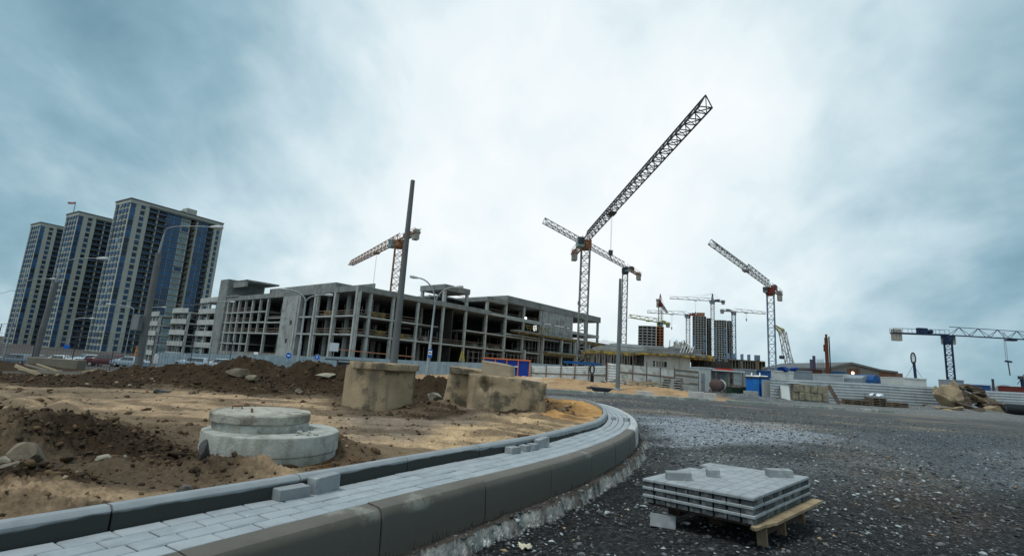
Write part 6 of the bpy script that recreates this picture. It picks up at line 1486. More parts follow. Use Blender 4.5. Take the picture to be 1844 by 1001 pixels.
# the low concrete house with the yellow slab formwork
def low_house():
    Y = 92; P_ = lambda px, py, y=Y: at(px, py, y)
    t = thing('concrete_shed', 'low concrete building with a window hole and a yellow edged slab on top', 'building', tuple(P_(1160, 668)))
    a = P_(1161, 640); b = P_(1243, 644); zt = P_(1200, 641).z; z0 = -.4; wx0 = P_(1176, 655).x; wx1 = P_(1201, 655).x; wz0 = P_(1190, 660.5).z; wz1 = P_(1190, 650.5).z
    mb = MB(); D = .35
    for (x0, z0_, x1, z1_) in ((a.x, z0, wx0, zt), (wx1, z0, b.x, zt), (wx0, z0, wx1, wz0), (wx0, wz1, wx1, zt)): mb.box((x0, Y, z0_), (x1, Y+D, z1_))
    mb.build('wall', mat('shed_concrete', (.36, .385, .37), .9, .12, .4, .1, 8, (.26, .275, .26), .5, .5, .65, streak=((.22, .22, .2), 1.5)), t)
    mb = MB(); mb.box((a.x, Y+D, z0), (a.x+.35, Y+14, zt)); mb.box((b.x-.35, Y+D, z0), (b.x, Y+14, zt)); mb.box((a.x, Y+9, z0), (a.x+(b.x-a.x)*.5, Y+9.3, zt)); mb.build('inner_wall', m_concd, t)
    for i in range(5): mb = MB(); x = wx0+(wx1-wx0)*(i+.5)/5; mb.beam((x, Y+.2, wz0), (x+.1, Y+.2, wz1), .08); mb.build('window_bar', m_cr_dark, t)
    x0 = P_(1155, 637).x; x1 = P_(1262, 641).x; zs = zt
    mb = MB(); mb.box((x0, Y-1.2, zs), (x1, Y+16, zs+.35)); mb.build('slab_formwork', m_yel, t)
    mb = MB(); mb.box((x0+.2, Y-.9, zs+.35), (x1-.2, Y+16, zs+.8)); mb.build('floor_slab', m_conc, t)
    mb = MB()
    for i in range(54): x = x0+.3+(x1-x0-.6)*i/54; mb.beam((x, Y-.8, zs+.8), (x+.02, Y-.8, zs+1.55), .09)
    mb.beam((x0, Y-.8, zs+1.45), (x1, Y-.8, zs+1.45), .07); mb.build('edge_rods', m_cr_grey, t)
    for i in range(5): mb = MB(); x = P_(1221+i*5, 635).x; mb.beam((x, Y-1.15, zs+.75), (x+.5, Y-1.15, zs+2.0), .16, .05); mb.build('edge_board', m_swhite, t)
    # the slab runs on to the right on props
    xe = P_(1318, 649).x; zr = P_(1318, 649, Y+6).z
    mb = MB(); mb.add([(x1-3, Y+1, zs-.1), (xe, Y+8, zr-.3), (xe, Y+22, zr-.3), (x1-3, Y+18, zs-.1), (x1-3, Y+1, zs+.4), (xe, Y+8, zr+.1), (xe, Y+22, zr+.1), (x1-3, Y+18, zs+.4)], [(3, 2, 1, 0), (4, 5, 6, 7), (0, 1, 5, 4), (1, 2, 6, 5), (2, 3, 7, 6), (3, 0, 4, 7)]); mb.build('slab_formwork', m_yel, t)
    mb = MB(); mb.add([(x1-3, Y+1, zs+.41), (xe, Y+8, zr+.11), (xe, Y+22, zr+.11), (x1-3, Y+18, zs+.41), (x1-3, Y+1, zs+1.3), (xe, Y+8, zr+.7), (xe, Y+22, zr+.7), (x1-3, Y+18, zs+1.3)], [(3, 2, 1, 0), (4, 5, 6, 7), (0, 1, 5, 4), (1, 2, 6, 5), (2, 3, 7, 6), (3, 0, 4, 7)]); mb.build('floor_slab', m_conc, t)
    p = P_(1273, 640); q = P_(1286, 647); mb = MB(); mb.box((p.x, Y-.2, q.z+.1), (q.x, Y+.5, p.z)); mb.build('yellow_form', m_yel, t)
    for px in (1247, 1258, 1268, 1279, 1290, 1302, 1313): mb = MB(); x = P_(px, 650, Y+8).x; mb.beam((x, Y+8, 0), (x, Y+8, zr+.2 if px > 1285 else zs-.1), .35); mb.build('column', m_concd, t)
    mb = MB(); mb.box((P_(1245, 660, Y+12).x, Y+12, 0), (P_(1316, 660, Y+12).x, Y+12.3, zr-.1)); mb.build('inner_wall', m_concd, t)
    # long low decks to the left, joining the frame building
    for (pa, ya, pb, yb, yy, th, nm, m_) in ((1060, 628, 1166, 634, 100, 1.1, 'deck', m_conc), (1080, 622, 1165, 628, 118, .9, 'deck', m_concl), (1104, 617.5, 1196, 627, 122, .7, 'roof_sheet', mat('far_roof_sheet', (.30, .33, .34), .7)), (1060, 633.5, 1161, 636.5, 97, .6, 'slab_formwork', m_yel)):
        A = at(pa, ya, yy); B_ = at(pb, yb, yy); z1 = max(A.z, B_.z)
        mb = MB(); mb.box((A.x, yy, z1-th), (B_.x, yy+10, z1)); mb.build(nm, m_, t)
    for px in range(1066, 1160, 11): mb = MB(); p = at(px, 640, 99); mb.box((p.x-.25, 98.8, -.5), (p.x+.25, 99.3, at(px, 636, 99).z)); mb.build('column', m_conc, t)
    rg = random.Random(4); mb = MB()
    for px in range(1070, 1160, 5): p = at(px, 640, 96.5); mb.beam((p.x, 96.5, 0), (p.x+rg.uniform(-.1, .1), 96.5, at(px, 638, 96.5).z), .09)
    for z in (1.6, 3.0): mb.beam((at(1066, 640, 96.5).x, 96.5, z), (at(1158, 640, 96.5).x, 96.5, z+.1), .09)
    mb.build('scaffold', m_steel, t)
    mb = MB(); mb.box((at(1062, 640, 112).x, 112, -.5), (at(1160, 640, 112).x, 112.3, at(1100, 634, 112).z)); mb.build('inner_wall', m_concd, t)
low_house()
def rooftop_junk():
    Y = 128; t = thing('raw_storey', 'ragged unfinished storey with upright bars behind the low concrete building', 'building', tuple(at(1200, 640, Y))); rg = random.Random(6)
    a = at(1201, 640, Y); b = at(1241, 640, Y); zt = at(1220, 628, Y).z; mb = MB(); mb.box((a.x, Y, 0), (b.x, Y+8, zt)); mb.box((a.x+2.5, Y+1, zt), (b.x-1.5, Y+7, zt+.8)); mb.build('storey', m_conc, t)
    for i in range(16): mb = MB(); x = a.x+(b.x-a.x)*rg.random(); h = rg.uniform(.8, 2.4); mb.beam((x, Y-.1, zt-1), (x+rg.uniform(-.3, .3), Y-.1, zt+h), .14); mb.build('bar', m_cr_grey, t)
    for u in (.35, .62, .8): x = a.x+(b.x-a.x)*u; mb = MB(); mb.add([(x, Y-.3, zt), (x+2.2, Y-.3, zt), (x, Y-.3, zt+1.8), (x, Y+1, zt), (x+2.2, Y+1, zt), (x, Y+1, zt+1.8)], [(0, 1, 2), (5, 4, 3), (0, 2, 5, 3), (1, 4, 5, 2), (0, 3, 4, 1)]); mb.build('gable', m_concl, t)
rooftop_junk()

# ------------------------------------------------------------------ cabins, containers and stores on the site
def container(label, px0, px1, pyt, pyb, Y, mt, name='container', cat='container', dep=3, rot=0, ribs=True, door=True):
    a = at(px0, pyb, Y); b = at(px1, pyb, Y); zt = at((px0+px1)/2, pyt, Y).z; w = b.x-a.x; g = hz((a.x+b.x)/2, Y)-.03
    t = thing(name, label, cat, (a.x, Y, g)); mb = MB(); mb.box((a.x, Y, g), (b.x, Y+dep, zt)); mb.build('body', mt, t, bevel=.02)
    if ribs:
        n = max(4, int(w/.35)); mb = MB()
        for i in range(n): x = a.x+w*(i+.5)/n; mb.box((x-.05, Y-.035, g+.12), (x+.05, Y-.004, zt-.12))
        mb.build('side_ribs', mt, t)
    mb = MB(); mb.box((a.x-.02, Y-.06, zt-.1), (b.x+.02, Y+dep+.02, zt+.03)); mb.build('roof', mt, t)
    if door:
        mb = MB(); mb.box((a.x+w*.15, Y-.06, g+.1), (a.x+w*.15+min(.9, w*.3), Y-.036, g+2.0)); dd = mb.build('door', m_cr_grey, t)
        mb = MB(); mb.box((a.x+w*.15+.08, Y-.09, g+1.0), (a.x+w*.15+.14, Y-.061, g+1.2)); mb.build('handle', m_cr_dark, dd)
        if w > 3: mb = MB(); mb.box((a.x+w*.6, Y-.05, g+1.1), (a.x+w*.6+.8, Y-.037, min(g+1.9, zt-.2))); mb.build('window', m_cabg, t)
    return t
m_c1 = mat('container_pale', (.36, .40, .40), .7, .1, 1, 0, col2=(.25, .25, .23), c2scale=2, c2lo=.55, c2hi=.68); m_c2 = mat('container_grey', (.22, .26, .29), .7, .1, 1, 0); m_c3 = mat('container_blue', (.02, .08, .22), .6, .1, 1, 0); m_c4 = mat('cabin_white', (.50, .52, .50), .7, .1, 1, 0)
container('pale grey container with door bars, left of the grey shed', 1259, 1281, 661.5, 685, 57, m_c1, dep=3)
container('blue grey metal shed between the pale container and the white lean to', 1282, 1305, 663.5, 686, 58, m_c2, 'metal_shed', 'shed')
def leanto():
    Y = 57; a = at(1305, 688, Y); b = at(1334, 690, Y); z = at(1318, 668, Y).z; g = hz(a.x, Y); t = thing('lean_to', 'white roofed lean to with a red sheet on top and open front', 'shed', (a.x, Y, g))
    mb = MB(); mb.box((a.x-1.4, Y-.6, z-.08), (b.x+.2, Y+3, z+.04)); mb.build('roof', m_c4, t); mb = MB(); mb.box((a.x-.6, Y-.3, z+.045), (b.x-1.0, Y+2, z+.22)); mb.build('red_sheet', mat('red_sheet', (.35, .02, .015), .6, .1, 1, 0), t, bevel=.03)
    for x in (a.x-1.2, a.x+.1, b.x): mb = MB(); mb.beam((x, Y-.5, g-.1), (x, Y-.5, z-.08), .09); mb.build('post', m_post, t)
    mb = MB(); mb.box((b.x-.9, Y-.2, g), (b.x-.1, Y-.1, z-.1)); mb.box((a.x-1.2, Y+2.8, g), (b.x, Y+2.9, z-.1)); mb.build('side_sheet', m_c1, t)
    mb = MB(); mb.beam((a.x-1.2, Y-.5, g+.9), (b.x, Y-.5, g+.9), .05, .1); mb.build('rail', m_post, t)
leanto()
container('blue grey cabin under the low brown building shell', 1341, 1363, 665, 690, 60, m_c2, 'site_cabin', 'cabin')
container('dark blue container roof behind the bright blue toilets', 1364, 1389, 667, 692, 60, m_c3)
container('white site container left of the grey cabin behind the ribbed fence', 1391, 1430, 668, 694, 62, m_c4, dep=3)
container('dark grey cabin with small windows behind the ribbed fence', 1431, 1463, 667.5, 696, 64, m_c2, 'site_cabin', 'cabin')
container('long pale container below the blue banner of the warehouse', 1492, 1519, 674, 699, 58, m_c1)
container('short pale container with a dark door edge right of the long one', 1520, 1540, 674.5, 700, 59, m_c4)
container('white cabin standing under the lattice sign mast', 1630, 1670, 681, 704, 62, m_c4, 'site_cabin', 'cabin', dep=4, ribs=False)
container('grey flat cabin just right of the rock pile top', 1722, 1737, 684.5, 702, 75, m_c2, 'site_cabin', 'cabin', ribs=False)
container('small white and blue cabin behind the right end of the rocks', 1767, 1785, 694, 709, 72, m_c3, 'site_cabin', 'cabin', ribs=False)
container('dull red container at the right edge behind the ribbed fence', 1836, 1870, 697.5, 712, 70, mat('container_red', (.13, .03, .025), .7, .1, 1, 0), ribs=False, door=False)
def barrel_shed(label, px0, px1, pyt, pye, Y, mt):
    a = at(px0, pye, Y); b = at(px1, pye, Y); ze = a.z; zt = at((px0+px1)/2, pyt, Y).z; w = b.x-a.x; g = -.1; t = thing('store_shed', label, 'shed', (a.x, Y, g)); n = 12
    P_ = [(w*i/n, ze+(zt-ze)*math.sin(math.pi*i/n)) for i in range(n+1)]; poly = [(0, g)]+P_+[(w, g)]
    T = Matrix.Translation((a.x, Y, 0)) @ Matrix.Rotation(math.pi/2, 4, 'X'); mb = MB(T); mb.prism([(x, z) for x, z in poly], -8, 0); mb.build('body', mt, t)
    mb = MB(); mb.box((a.x+w*.55, Y-.05, g), (a.x+w*.75, Y-.003, ze-.1)); mb.build('door', m_cabg, t)
barrel_shed('grey arched store shed behind the ribbed fence at the right', 1791, 1829, 693, 697, 80, m_c2)
barrel_shed('grey canvas covered store before the warehouse', 1552, 1570, 676, 681, 56, m_c2)
barrel_shed('dark blue tarpaulin tent beside the grey canvas store', 1571, 1586, 675, 684, 55, m_c3)
def warehouse():
    Y = 120; P_ = lambda px, py: at(px, py, Y); a = P_(1489, 666); r = P_(1531, 656.5); b = P_(1583, 668.5); e = P_(1614, 672); t = thing('warehouse', 'wide grey gabled warehouse with a blue banner and a brown side', 'warehouse', (a.x, Y, -.2))
    T = Matrix.Translation((0, Y, 0)) @ Matrix.Rotation(math.pi/2, 4, 'X'); mb = MB(T); mb.prism([(a.x, -.2), (a.x, a.z), (r.x, r.z), (b.x, b.z), (b.x, -.2)], -30, 0); mb.build('wall', mat('warehouse_grey', (.17, .185, .185), .8, .1, .2, 0), t)
    mb = MB(T); mb.prism([(a.x-.6, a.z), (r.x, r.z+.05), (b.x+.3, b.z), (e.x, e.z), (e.x, e.z+.45), (b.x, b.z+.5), (r.x, r.z+.6), (a.x-.6, a.z+.5)], -30, .6); mb.build('roof', mat('warehouse_roof', (.10, .11, .115), .7), t)
    mb = MB(T); mb.prism([(b.x+.02, -.2), (e.x, -.2), (e.x, e.z), (b.x+.02, b.z)], -25, -.1); mb.build('side_wall', mat('warehouse_brown', (.15, .095, .075), .9, .35, .35, 0), t)
    mb = MB(); mb.box((a.x+.3, Y-.1, P_(1500, 672.5).z), (P_(1523, 668).x, Y-.02, P_(1500, 668.5).z)); mb.build('banner', m_c3, t)
    p = P_(1535, 671.5); mb = MB(); mb.lathe([(.35, 0), (.35, .15)], n=14, T=Matrix.Translation((p.x, Y-.02, p.z)) @ Matrix.Rotation(math.pi/2, 4, 'X')); mb.build('lamp', mat('lit_lamp', (1, .75, .5), emit=((1, .55, .3), 2.5)), t)
    for px in (1529, 1534, 1541, 1546): q = P_(px, 673); mb = MB(); mb.box((q.x-.4, Y-.08, q.z-.5), (q.x+.4, Y-.02, q.z+1.2)); mb.build('opening', mat('warehouse_brown', (.15, .095, .075)), t)
    p0 = P_(1618, 674); p1 = P_(1632, 680); mb = MB(); mb.box((e.x, Y+1, -.2), (p1.x, Y+10, p1.z+1.0)); mb.build('low_wing', mat('warehouse_brown', (.15, .095, .075)), t)
warehouse()
def rig():
    Y = 72; P_ = lambda px, py: at(px, py, Y); a = P_(1488, 690); t = thing('drilling_rig', 'rust red drilling rig mast with its dark base behind the ribbed fence', 'drilling rig', (a.x, Y, -.1)); m_r = mat('rig_rust', (.12, .038, .02), .8, .25, 1, 0); m_rd = mat('rig_dark', (.05, .022, .015), .8, .25, 1, 0)
    p = P_(1487.5, 608); mb = MB(); mb.box((p.x-.18, Y-.15, 1.2), (p.x+.17, Y+.15, p.z)); mb.build('mast', m_r, t); mb = MB(); mb.box((p.x-.36, Y-.15, p.z-2.0), (p.x-.19, Y+.15, p.z-1.0)); mb.box((p.x-.08, Y-.12, p.z), (p.x+.12, Y+.1, p.z+.5)); mb.build('mast_head', m_r, t)
    mb = MB(); mb.beam((p.x+.42, Y, 1), (p.x+.42, Y, p.z+.2), .12); mb.build('kelly_bar', m_cr_dark, t); mb = MB(); mb.box((p.x+.18, Y-.2, p.z-6.3), (p.x+.6, Y+.2, p.z-5.0)); mb.build('rotary_head', m_rd, t)
    mb = MB(); mb.box((p.x-.4, Y-.4, -.1), (p.x+.4, Y+.6, 3.0)); mb.build('base', m_rd, t); b = P_(1473, 680); mb = MB(); mb.box((P_(1466, 680).x, Y, -.1), (P_(1481, 680).x, Y+3, P_(1473, 665.5).z)); mb.build('engine_house', m_rd, t)
    for k in range(4): mb = MB(); z = P_(1473, 682-k*4).z; mb.box((P_(1467, 680).x, Y-.08, z-.08), (P_(1477, 680).x, Y-.01, z+.08)); mb.build('grille_bar', m_r, t)
    # twin tubes and rods beside the rig
    t2 = thing('steel_casing', 'pair of upright dark purple steel casings left of the drilling rig', 'steel tube', (P_(1463, 680).x, Y+4, 0)); m_pu = mat('casing_purple', (.07, .065, .10), .6, .15, 1, 0)
    for px, py, r in ((1461.5, 647, .26), (1465.5, 640.5, .2)): q = at(px, py, Y+4); mb = MB(); mb.tube([(q.x, q.y, 0), q], r, 12); mb.build('tube', m_pu, t2, smooth=True, auto=50)
    t3 = thing('reinforcing_rods', 'sheaf of thin upright rods between the casings and the rig mast', 'steel rods', (P_(1475, 680).x, Y+5, 0))
    for k in range(7): q = at(1471+k*1.9, 646+(k % 3), Y+5); mb = MB(); mb.tube([(q.x, q.y, 0), q], .03, 5); mb.build('rod', m_cr_grey, t3)
rig()
def tarps():
    for i, (px, py, Y, lab) in enumerate(((1411, 663.5, 61, 'left rumpled blue tarpaulin heap on the white site container'), (1428, 663.5, 61.5, 'right rumpled blue tarpaulin heap on the white site container'))):
        p = at(px, 668.5, Y+1.2); rock('tarpaulin', (p.x, p.y, p.z-.05), (.85, .6, .42), 60+i, mat('tarp_blue', (.012, .045, .20), .6, .15, 2, .2, 20), lab, 'tarpaulin')
tarps()
def sign_mast():
    Y = 64; P_ = lambda px, py: at(px, py, Y); a = P_(1649, 681); t = thing('sign_mast', 'dark mast with an oval lattice sign standing on the white cabin', 'sign mast', tuple(a)); b = P_(1646, 655)
    mb = MB(); mb.beam((a.x, Y, a.z-.3), (b.x, Y, b.z), .22); mb.build('mast', m_cr_blue, t)
    cz = P_(1644, 645).z; cx = P_(1644, 645).x; rx, rz = .30, .72; mb = MB(); pts = [(cx+rx*math.cos(u*math.pi/8), Y-.05, cz+rz*math.sin(u*math.pi/8)) for u in range(17)]; mb.tube(pts, .07, 6, False); mb.build('sign_rim', m_cr_dark, t, smooth=True)
    T = Matrix.Translation((cx, Y, cz)) @ Matrix.Rotation(math.pi/2, 4, 'X'); mb = MB(T); mb.prism([(rx*.9*math.cos(u*math.pi/8), rz*.95*math.sin(u*math.pi/8)) for u in range(16)], -.04, .02); mb.build('sign_face', m_swhite, t)
    mb = MB(); mb.beam((cx-rx*.5, Y-.1, cz-rz*.8), (cx+rx*.6, Y-.1, cz-rz*.6), .16); mb.build('lamp_bar', m_cr_dark, t)
    mb = MB(); mb.beam((b.x, Y, b.z), (P_(1632, 679).x, Y, P_(1632, 679).z), .03); mb.beam((b.x, Y, b.z-.3), (P_(1660, 679).x, Y, P_(1660, 679).z), .03); mb.build('guy_wire', m_rope, t)
sign_mast()
def toilet(px0, px1, Y, lab):
    a = at(px0, 713, Y); b = at(px1, 713, Y); g = hz(a.x, Y); zt = at(px0, 678, Y).z; w = b.x-a.x; mB = mat('toilet_blue', (.01, .14, .48), .5, .1, 2, 0)
    t = thing('portable_toilet', lab, 'portable toilet', (a.x, Y, g)); mb = MB(); mb.box((a.x+.03, Y, g+.1), (b.x-.03, Y+1.1, zt)); mb.build('body', mB, t, bevel=.03)
    for k in range(10): mb = MB(); z = g+.25+k*(zt-g-.4)/10; mb.box((a.x+.08, Y-.02, z), (b.x-.08, Y-.002, z+.07)); mb.build('louvre', mat('toilet_light', (.05, .25, .60), .5, .1, 2, 0), t)
    mb = MB(); mb.box((a.x-.03, Y-.06, zt-.12), (b.x+.03, Y+1.15, zt)); mb.build('eave', m_cr_dark, t); mb = MB(); mb.box((a.x, Y-.03, zt), (b.x, Y+1.12, zt+.10)); mb.build('roof', m_swhite, t, bevel=.04); mb = MB(); mb.tube([(b.x-.25, Y+.9, zt), (b.x-.25, Y+.9, zt+.35)], .05, 8); mb.build('vent', m_swhite, t)
    mb = MB(); mb.box((a.x-.02, Y-.02, g-.05), (b.x+.02, Y+1.12, g+.1)); mb.build('base', m_swhite, t)
toilet(1354, 1369, 43, 'bright blue ribbed portable toilet, left one of the pair'); toilet(1369.5, 1384, 43.3, 'bright blue ribbed portable toilet, right one behind the concrete slab')
m_slab = mat('precast_slab', (.30, .32, .305), .9, .1, 1.2, .2, 12, (.22, .23, .21), 1.2, .52, .66)
def slab_box(px0, px1, pyt, pyb, Y, lab, name='concrete_slab', cat='concrete slab', mt=None, dep=.25, lean=0., rot=0., sh=0.):
    a = at(px0, pyb, Y); b = at(px1, pyb, Y); zt = at((px0+px1)/2, pyt, Y).z; g = min(hz(a.x, Y), at((px0+px1)/2, pyb, Y).z+.05) if zt < 3 else a.z; w = b.x-a.x
    mb = MB(Matrix.Translation((a.x, Y, 0)) @ Matrix.Rotation(rot, 4, 'Z')); n = 8
    q = [(0, 0, g-.05), (w, 0, g-.05), (w+sh, lean, zt), (sh, lean, zt)]; vs = q+[(x, y+dep, z) for x, y, z in q]; mb.add(vs, [(0, 1, 2, 3), (7, 6, 5, 4), (0, 4, 5, 1), (1, 5, 6, 2), (2, 6, 7, 3), (3, 7, 4, 0)])
    o = mb.build(name, mt or m_slab, None, bevel=.02); return tag(o, lab, cat)
slab_box(1375, 1399.5, 685, 718, 41.5, 'tall grey concrete slab standing upright at the left end of the ribbed fence')
slab_box(1341, 1366, 704, 714, 42, 'low grey concrete slab standing in front of the blue toilets')
slab_box(1409, 1424, 695, 720, 40.5, 'pale concrete slab leaning on the pile of blocks', lean=.6, sh=.25, dep=.2, mt=mat('pale_slab', (.42, .45, .43), .9, .1, 2, .2, 20))
slab_box(1400, 1412, 700, 718, 42.3, 'dark brown board panel in the gap left of the leaning slab', 'board_panel', 'board', mat('brown_board', (.06, .04, .03), .9, .2, 1, 0), .06)
slab_box(46, 140, 645, 654, 24, 'long low concrete slab lying before the white parked car', mt=mat('brown_slab', (.15, .14, .11), .9, .2, 1, .2, 12), dep=.5)
# white kerb stones and slabs by the far road
for i, (x0, x1, yt, yb, Y, lab) in enumerate(((1241, 1268, 705, 710.5, 33, 'long white kerb stone lying left end on the far road edge'), (1268, 1290, 708, 713, 32.5, 'white kerb stone in front of the rusty tank'), (1148, 1176, 704, 708.5, 34, 'pale kerb stones laid on the sand right of the steel pole'))):
    slab_box(x0, x1, yt, yb, Y, lab, 'kerb_stone', 'kerb stone', m_kerb_dry, .2)
def far_kerb():
    rg = random.Random(3); n = 22; g_ = 'kerb stones along the far side of the road'
    src = None
    for i in range(n):
        x0 = .6+i*1.02; Y = 29.0+.055*i+rg.uniform(-.03, .03)
        if x0 > 8.8 and i % 4 == 3: continue
        h = hz(x0+.5, Y)
        if src is None:
            mb = MB(); mb.box((-.49, -.08, -.2), (.49, .08, .13)); src = mb.build('kerb_stone', m_kerb_mid, None, bevel=.02); o = src
        else: o = src.copy(); COL.objects.link(o)
        o.location = (x0+.5, Y, h-.17); o.rotation_euler = (0, rg.uniform(-.02, .02), rg.uniform(-.03, .03)); tag(o, 'grey kerb stone along the far road side, number %s from the left end' % ('one two three four five six seven eight nine ten eleven twelve thirteen fourteen fifteen sixteen seventeen eighteen nineteen twenty twenty-one twenty-two'.split()[i]), 'kerb stone', g_)
far_kerb()
def tank():
    Y = 43; p = at(1288, 693, Y); q = at(1299, 692, Y+1.2); r = .50; g = hz(p.x, Y); t = thing('steel_tank', 'rust brown round steel tank with a white rear end on legs', 'tank', (p.x, Y, g)); m_t = mat('tank_brown', (.085, .06, .055), .8, .3, 1.5, .1, 10)
    d = (q-p); d.z = 0; d.normalize(); a = p; b = p+d*1.2
    mb = MB(); mb.tube([a-d*.12, a, a+d*.9], [r*.55, r, r], 28); mb.build('drum', m_t, t, smooth=True, auto=40); mb = MB(); mb.tube([a+d*.905, a+d*1.25, a+d*1.35], [r*1.01, r*1.0, r*.6], 28); mb.build('end_cap', m_c4, t, smooth=True, auto=40)
    for s in (-.5, .5):
        for u in (.1, 1.0): c = a+d*u+Vector((-d.y, d.x, 0))*s; mb = MB(); mb.beam((c.x, c.y, g-.1), (c.x, c.y, p.z-r*.75), .13); mb.build('leg', m_post, t)
    mb = MB(); mb.tube([(a.x+.4, a.y+.3, p.z+r*.95), (a.x+.4, a.y+.3, p.z+r+.25)], .12, 10); mb.build('hatch', m_cr_dark, t)
tank()
def sticks(name, label, cat, px0, px1, pyt, pyb, Y, n, seed, m, l=2.2, r=.05, spread=1.0, ang=.6):
    rg = random.Random(seed); a = at(px0, pyb, Y); b = at(px1, pyb, Y); zt = at((px0+px1)/2, pyt, Y).z; g = hz((a.x+b.x)/2, Y); t = thing(name, label, cat, ((a.x+b.x)/2, Y, g))
    for i in range(n):
        c = Vector((rg.uniform(a.x, b.x), Y+rg.uniform(-.6, .6)*spread, g+rg.uniform(.05, max(.1, (zt-g)*.7)))); an = rg.uniform(-ang, ang); d = Vector((math.cos(an), math.sin(an)*.8, rg.uniform(-.3, .3))).normalized()*l*rg.uniform(.35, .6)
        mb = MB(); mb.beam(c-d, c+d, r*rg.uniform(.7, 1.3), r*2*rg.uniform(.6, 1.2)); mb.build('board', m[i % len(m)], t)
    return t
m_w1 = mat('wood_pale', (.38, .31, .21), .9, .2, 2, 0); m_w2 = mat('wood_grey', (.21, .19, .16), .9, .2, 2, 0)
sticks('wood_pile', 'tangled pile of pale boards and sticks on the sand right of the steel pole', 'wood pile', 1137, 1186, 683, 697, 46, 22, 3, (m_w1, m_w2, m_w1), 2.4, .05)
sticks('debris_pile', 'heap of grey scrap beside the steel pole, left part', 'debris', 1092, 1106, 680, 692, 48, 10, 5, (m_w2, m_cr_grey), 1.4, .06, ang=1.5)
sticks('debris_pile', 'dark heap of scrap and dumped chairs right of the steel pole', 'debris', 1118, 1136, 680, 692, 49, 14, 6, (m_w2, m_cr_dark, m_c4), 1.3, .07, ang=1.5)
sticks('plank_heap', 'pale broken planks thrown over the slab at the left of the long earth heap', 'plank heap', 80, 180, 669, 684, 13.2, 9, 9, (m_w1, m_w1, m_w2), 1.5, .03, ang=.35)
slab_box(54, 116, 678.5, 686, 12.6, 'flat pale slab edge lying at the left under the broken planks', 'concrete_slab', 'concrete slab', mat('pale_slab2', (.30, .33, .31), .9, .15, 2, .2, 20), .5)
def form_stack():
    Y = 44; g_ = 'formwork panels stacked by the sand'; rg = random.Random(4)
    a = at(1187, 704, Y); b = at(1243, 706, Y); g = hz(a.x, Y); zt = at(1215, 680, Y).z; n = 6; h = (zt-g)/n
    for k in range(n):
        t = thing('formwork_panel', ('bottom', 'second', 'third', 'fourth', 'fifth', 'topmost')[k]+' grey formwork panel in the stack before the low concrete building', 'formwork panel', (a.x, Y, g+k*h), 0, g_)
        x0 = a.x+rg.uniform(-.05, .15)+k*.03; x1 = b.x-rg.uniform(-.1, .2)-k*.02
        mb = MB(); mb.box((x0, Y, g+k*h+.01), (x1, Y+1.4, g+k*h+h*.55)); mb.build('sheet', mat('form_sheet', (.26, .28, .26), .8, .2, 1, 0), t)
        for u in (.28, .72): x = x0+(x1-x0)*u; mb = MB(); mb.box((x-.1, Y-.05, g+k*h+h*.55), (x+.1, Y+1.35, g+k*h+h*.98)); mb.build('bearer', m_post, t)
form_stack()
def block_pile():
    """two rows of cast blocks"""
    Y = 41.5; names = ('leftmost', 'second from the left', 'third from the left', 'fourth from the left', 'fifth from the left', 'rightmost'); m_b = mat('cast_block', (.24, .22, .155), .92, .2, 2, .3, 12, (.15, .14, .11), 1.6, .5, .62)
    a = at(1429, 716, Y).x; e = at(1492, 720, Y).x; w = (e-a)/6; g = hz(a, Y); h = .60; rg = random.Random(3)
    for r in range(2):
        for i in range(6):
            if r == 0 and i < 2: hh = h
            mb = MB(Matrix.Translation((a+w*(i+.5)+rg.uniform(-.03, .03)+(.05*r), Y+.4+rg.uniform(-.06, .06), g+.12+r*(h+.02))) @ Matrix.Rotation(rg.uniform(-.05, .05), 4, 'Z')); mb.box((-w*.47, -.4, 0), (w*.47, .4, h+rg.uniform(-.04, .02)))
            tag(mb.build('concrete_block', m_b, None, bevel=.03), '%s tan cast block in the %s row beside the leaning slab' % (names[i], ('lower', 'upper')[r]), 'concrete block', 'cast concrete blocks in two rows')
    mb = MB(); mb.box((a-.3, Y+.1, g-.1), (e+.2, Y+.9, g+.11)); tag(mb.build('base_slab', m_slab, None, bevel=.02), 'flat slab lying under the two rows of tan cast blocks', 'concrete slab')
    mb = MB(); mb.box((a-.9, Y+.1, g+1.4), (a+1.1, Y+1, g+1.46)); tag(mb.build('tin_sheet', m_tinw), 'pale tin sheet on top of the left end of the cast blocks', 'metal sheet')
    mb = MB(); mb.beam((e+.1, Y+.1, g+1.45), (e+.75, Y-.2, g), .1, .28); tag(mb.build('plank', m_post), 'dark plank leaning on the right end of the cast blocks', 'plank')
block_pile()
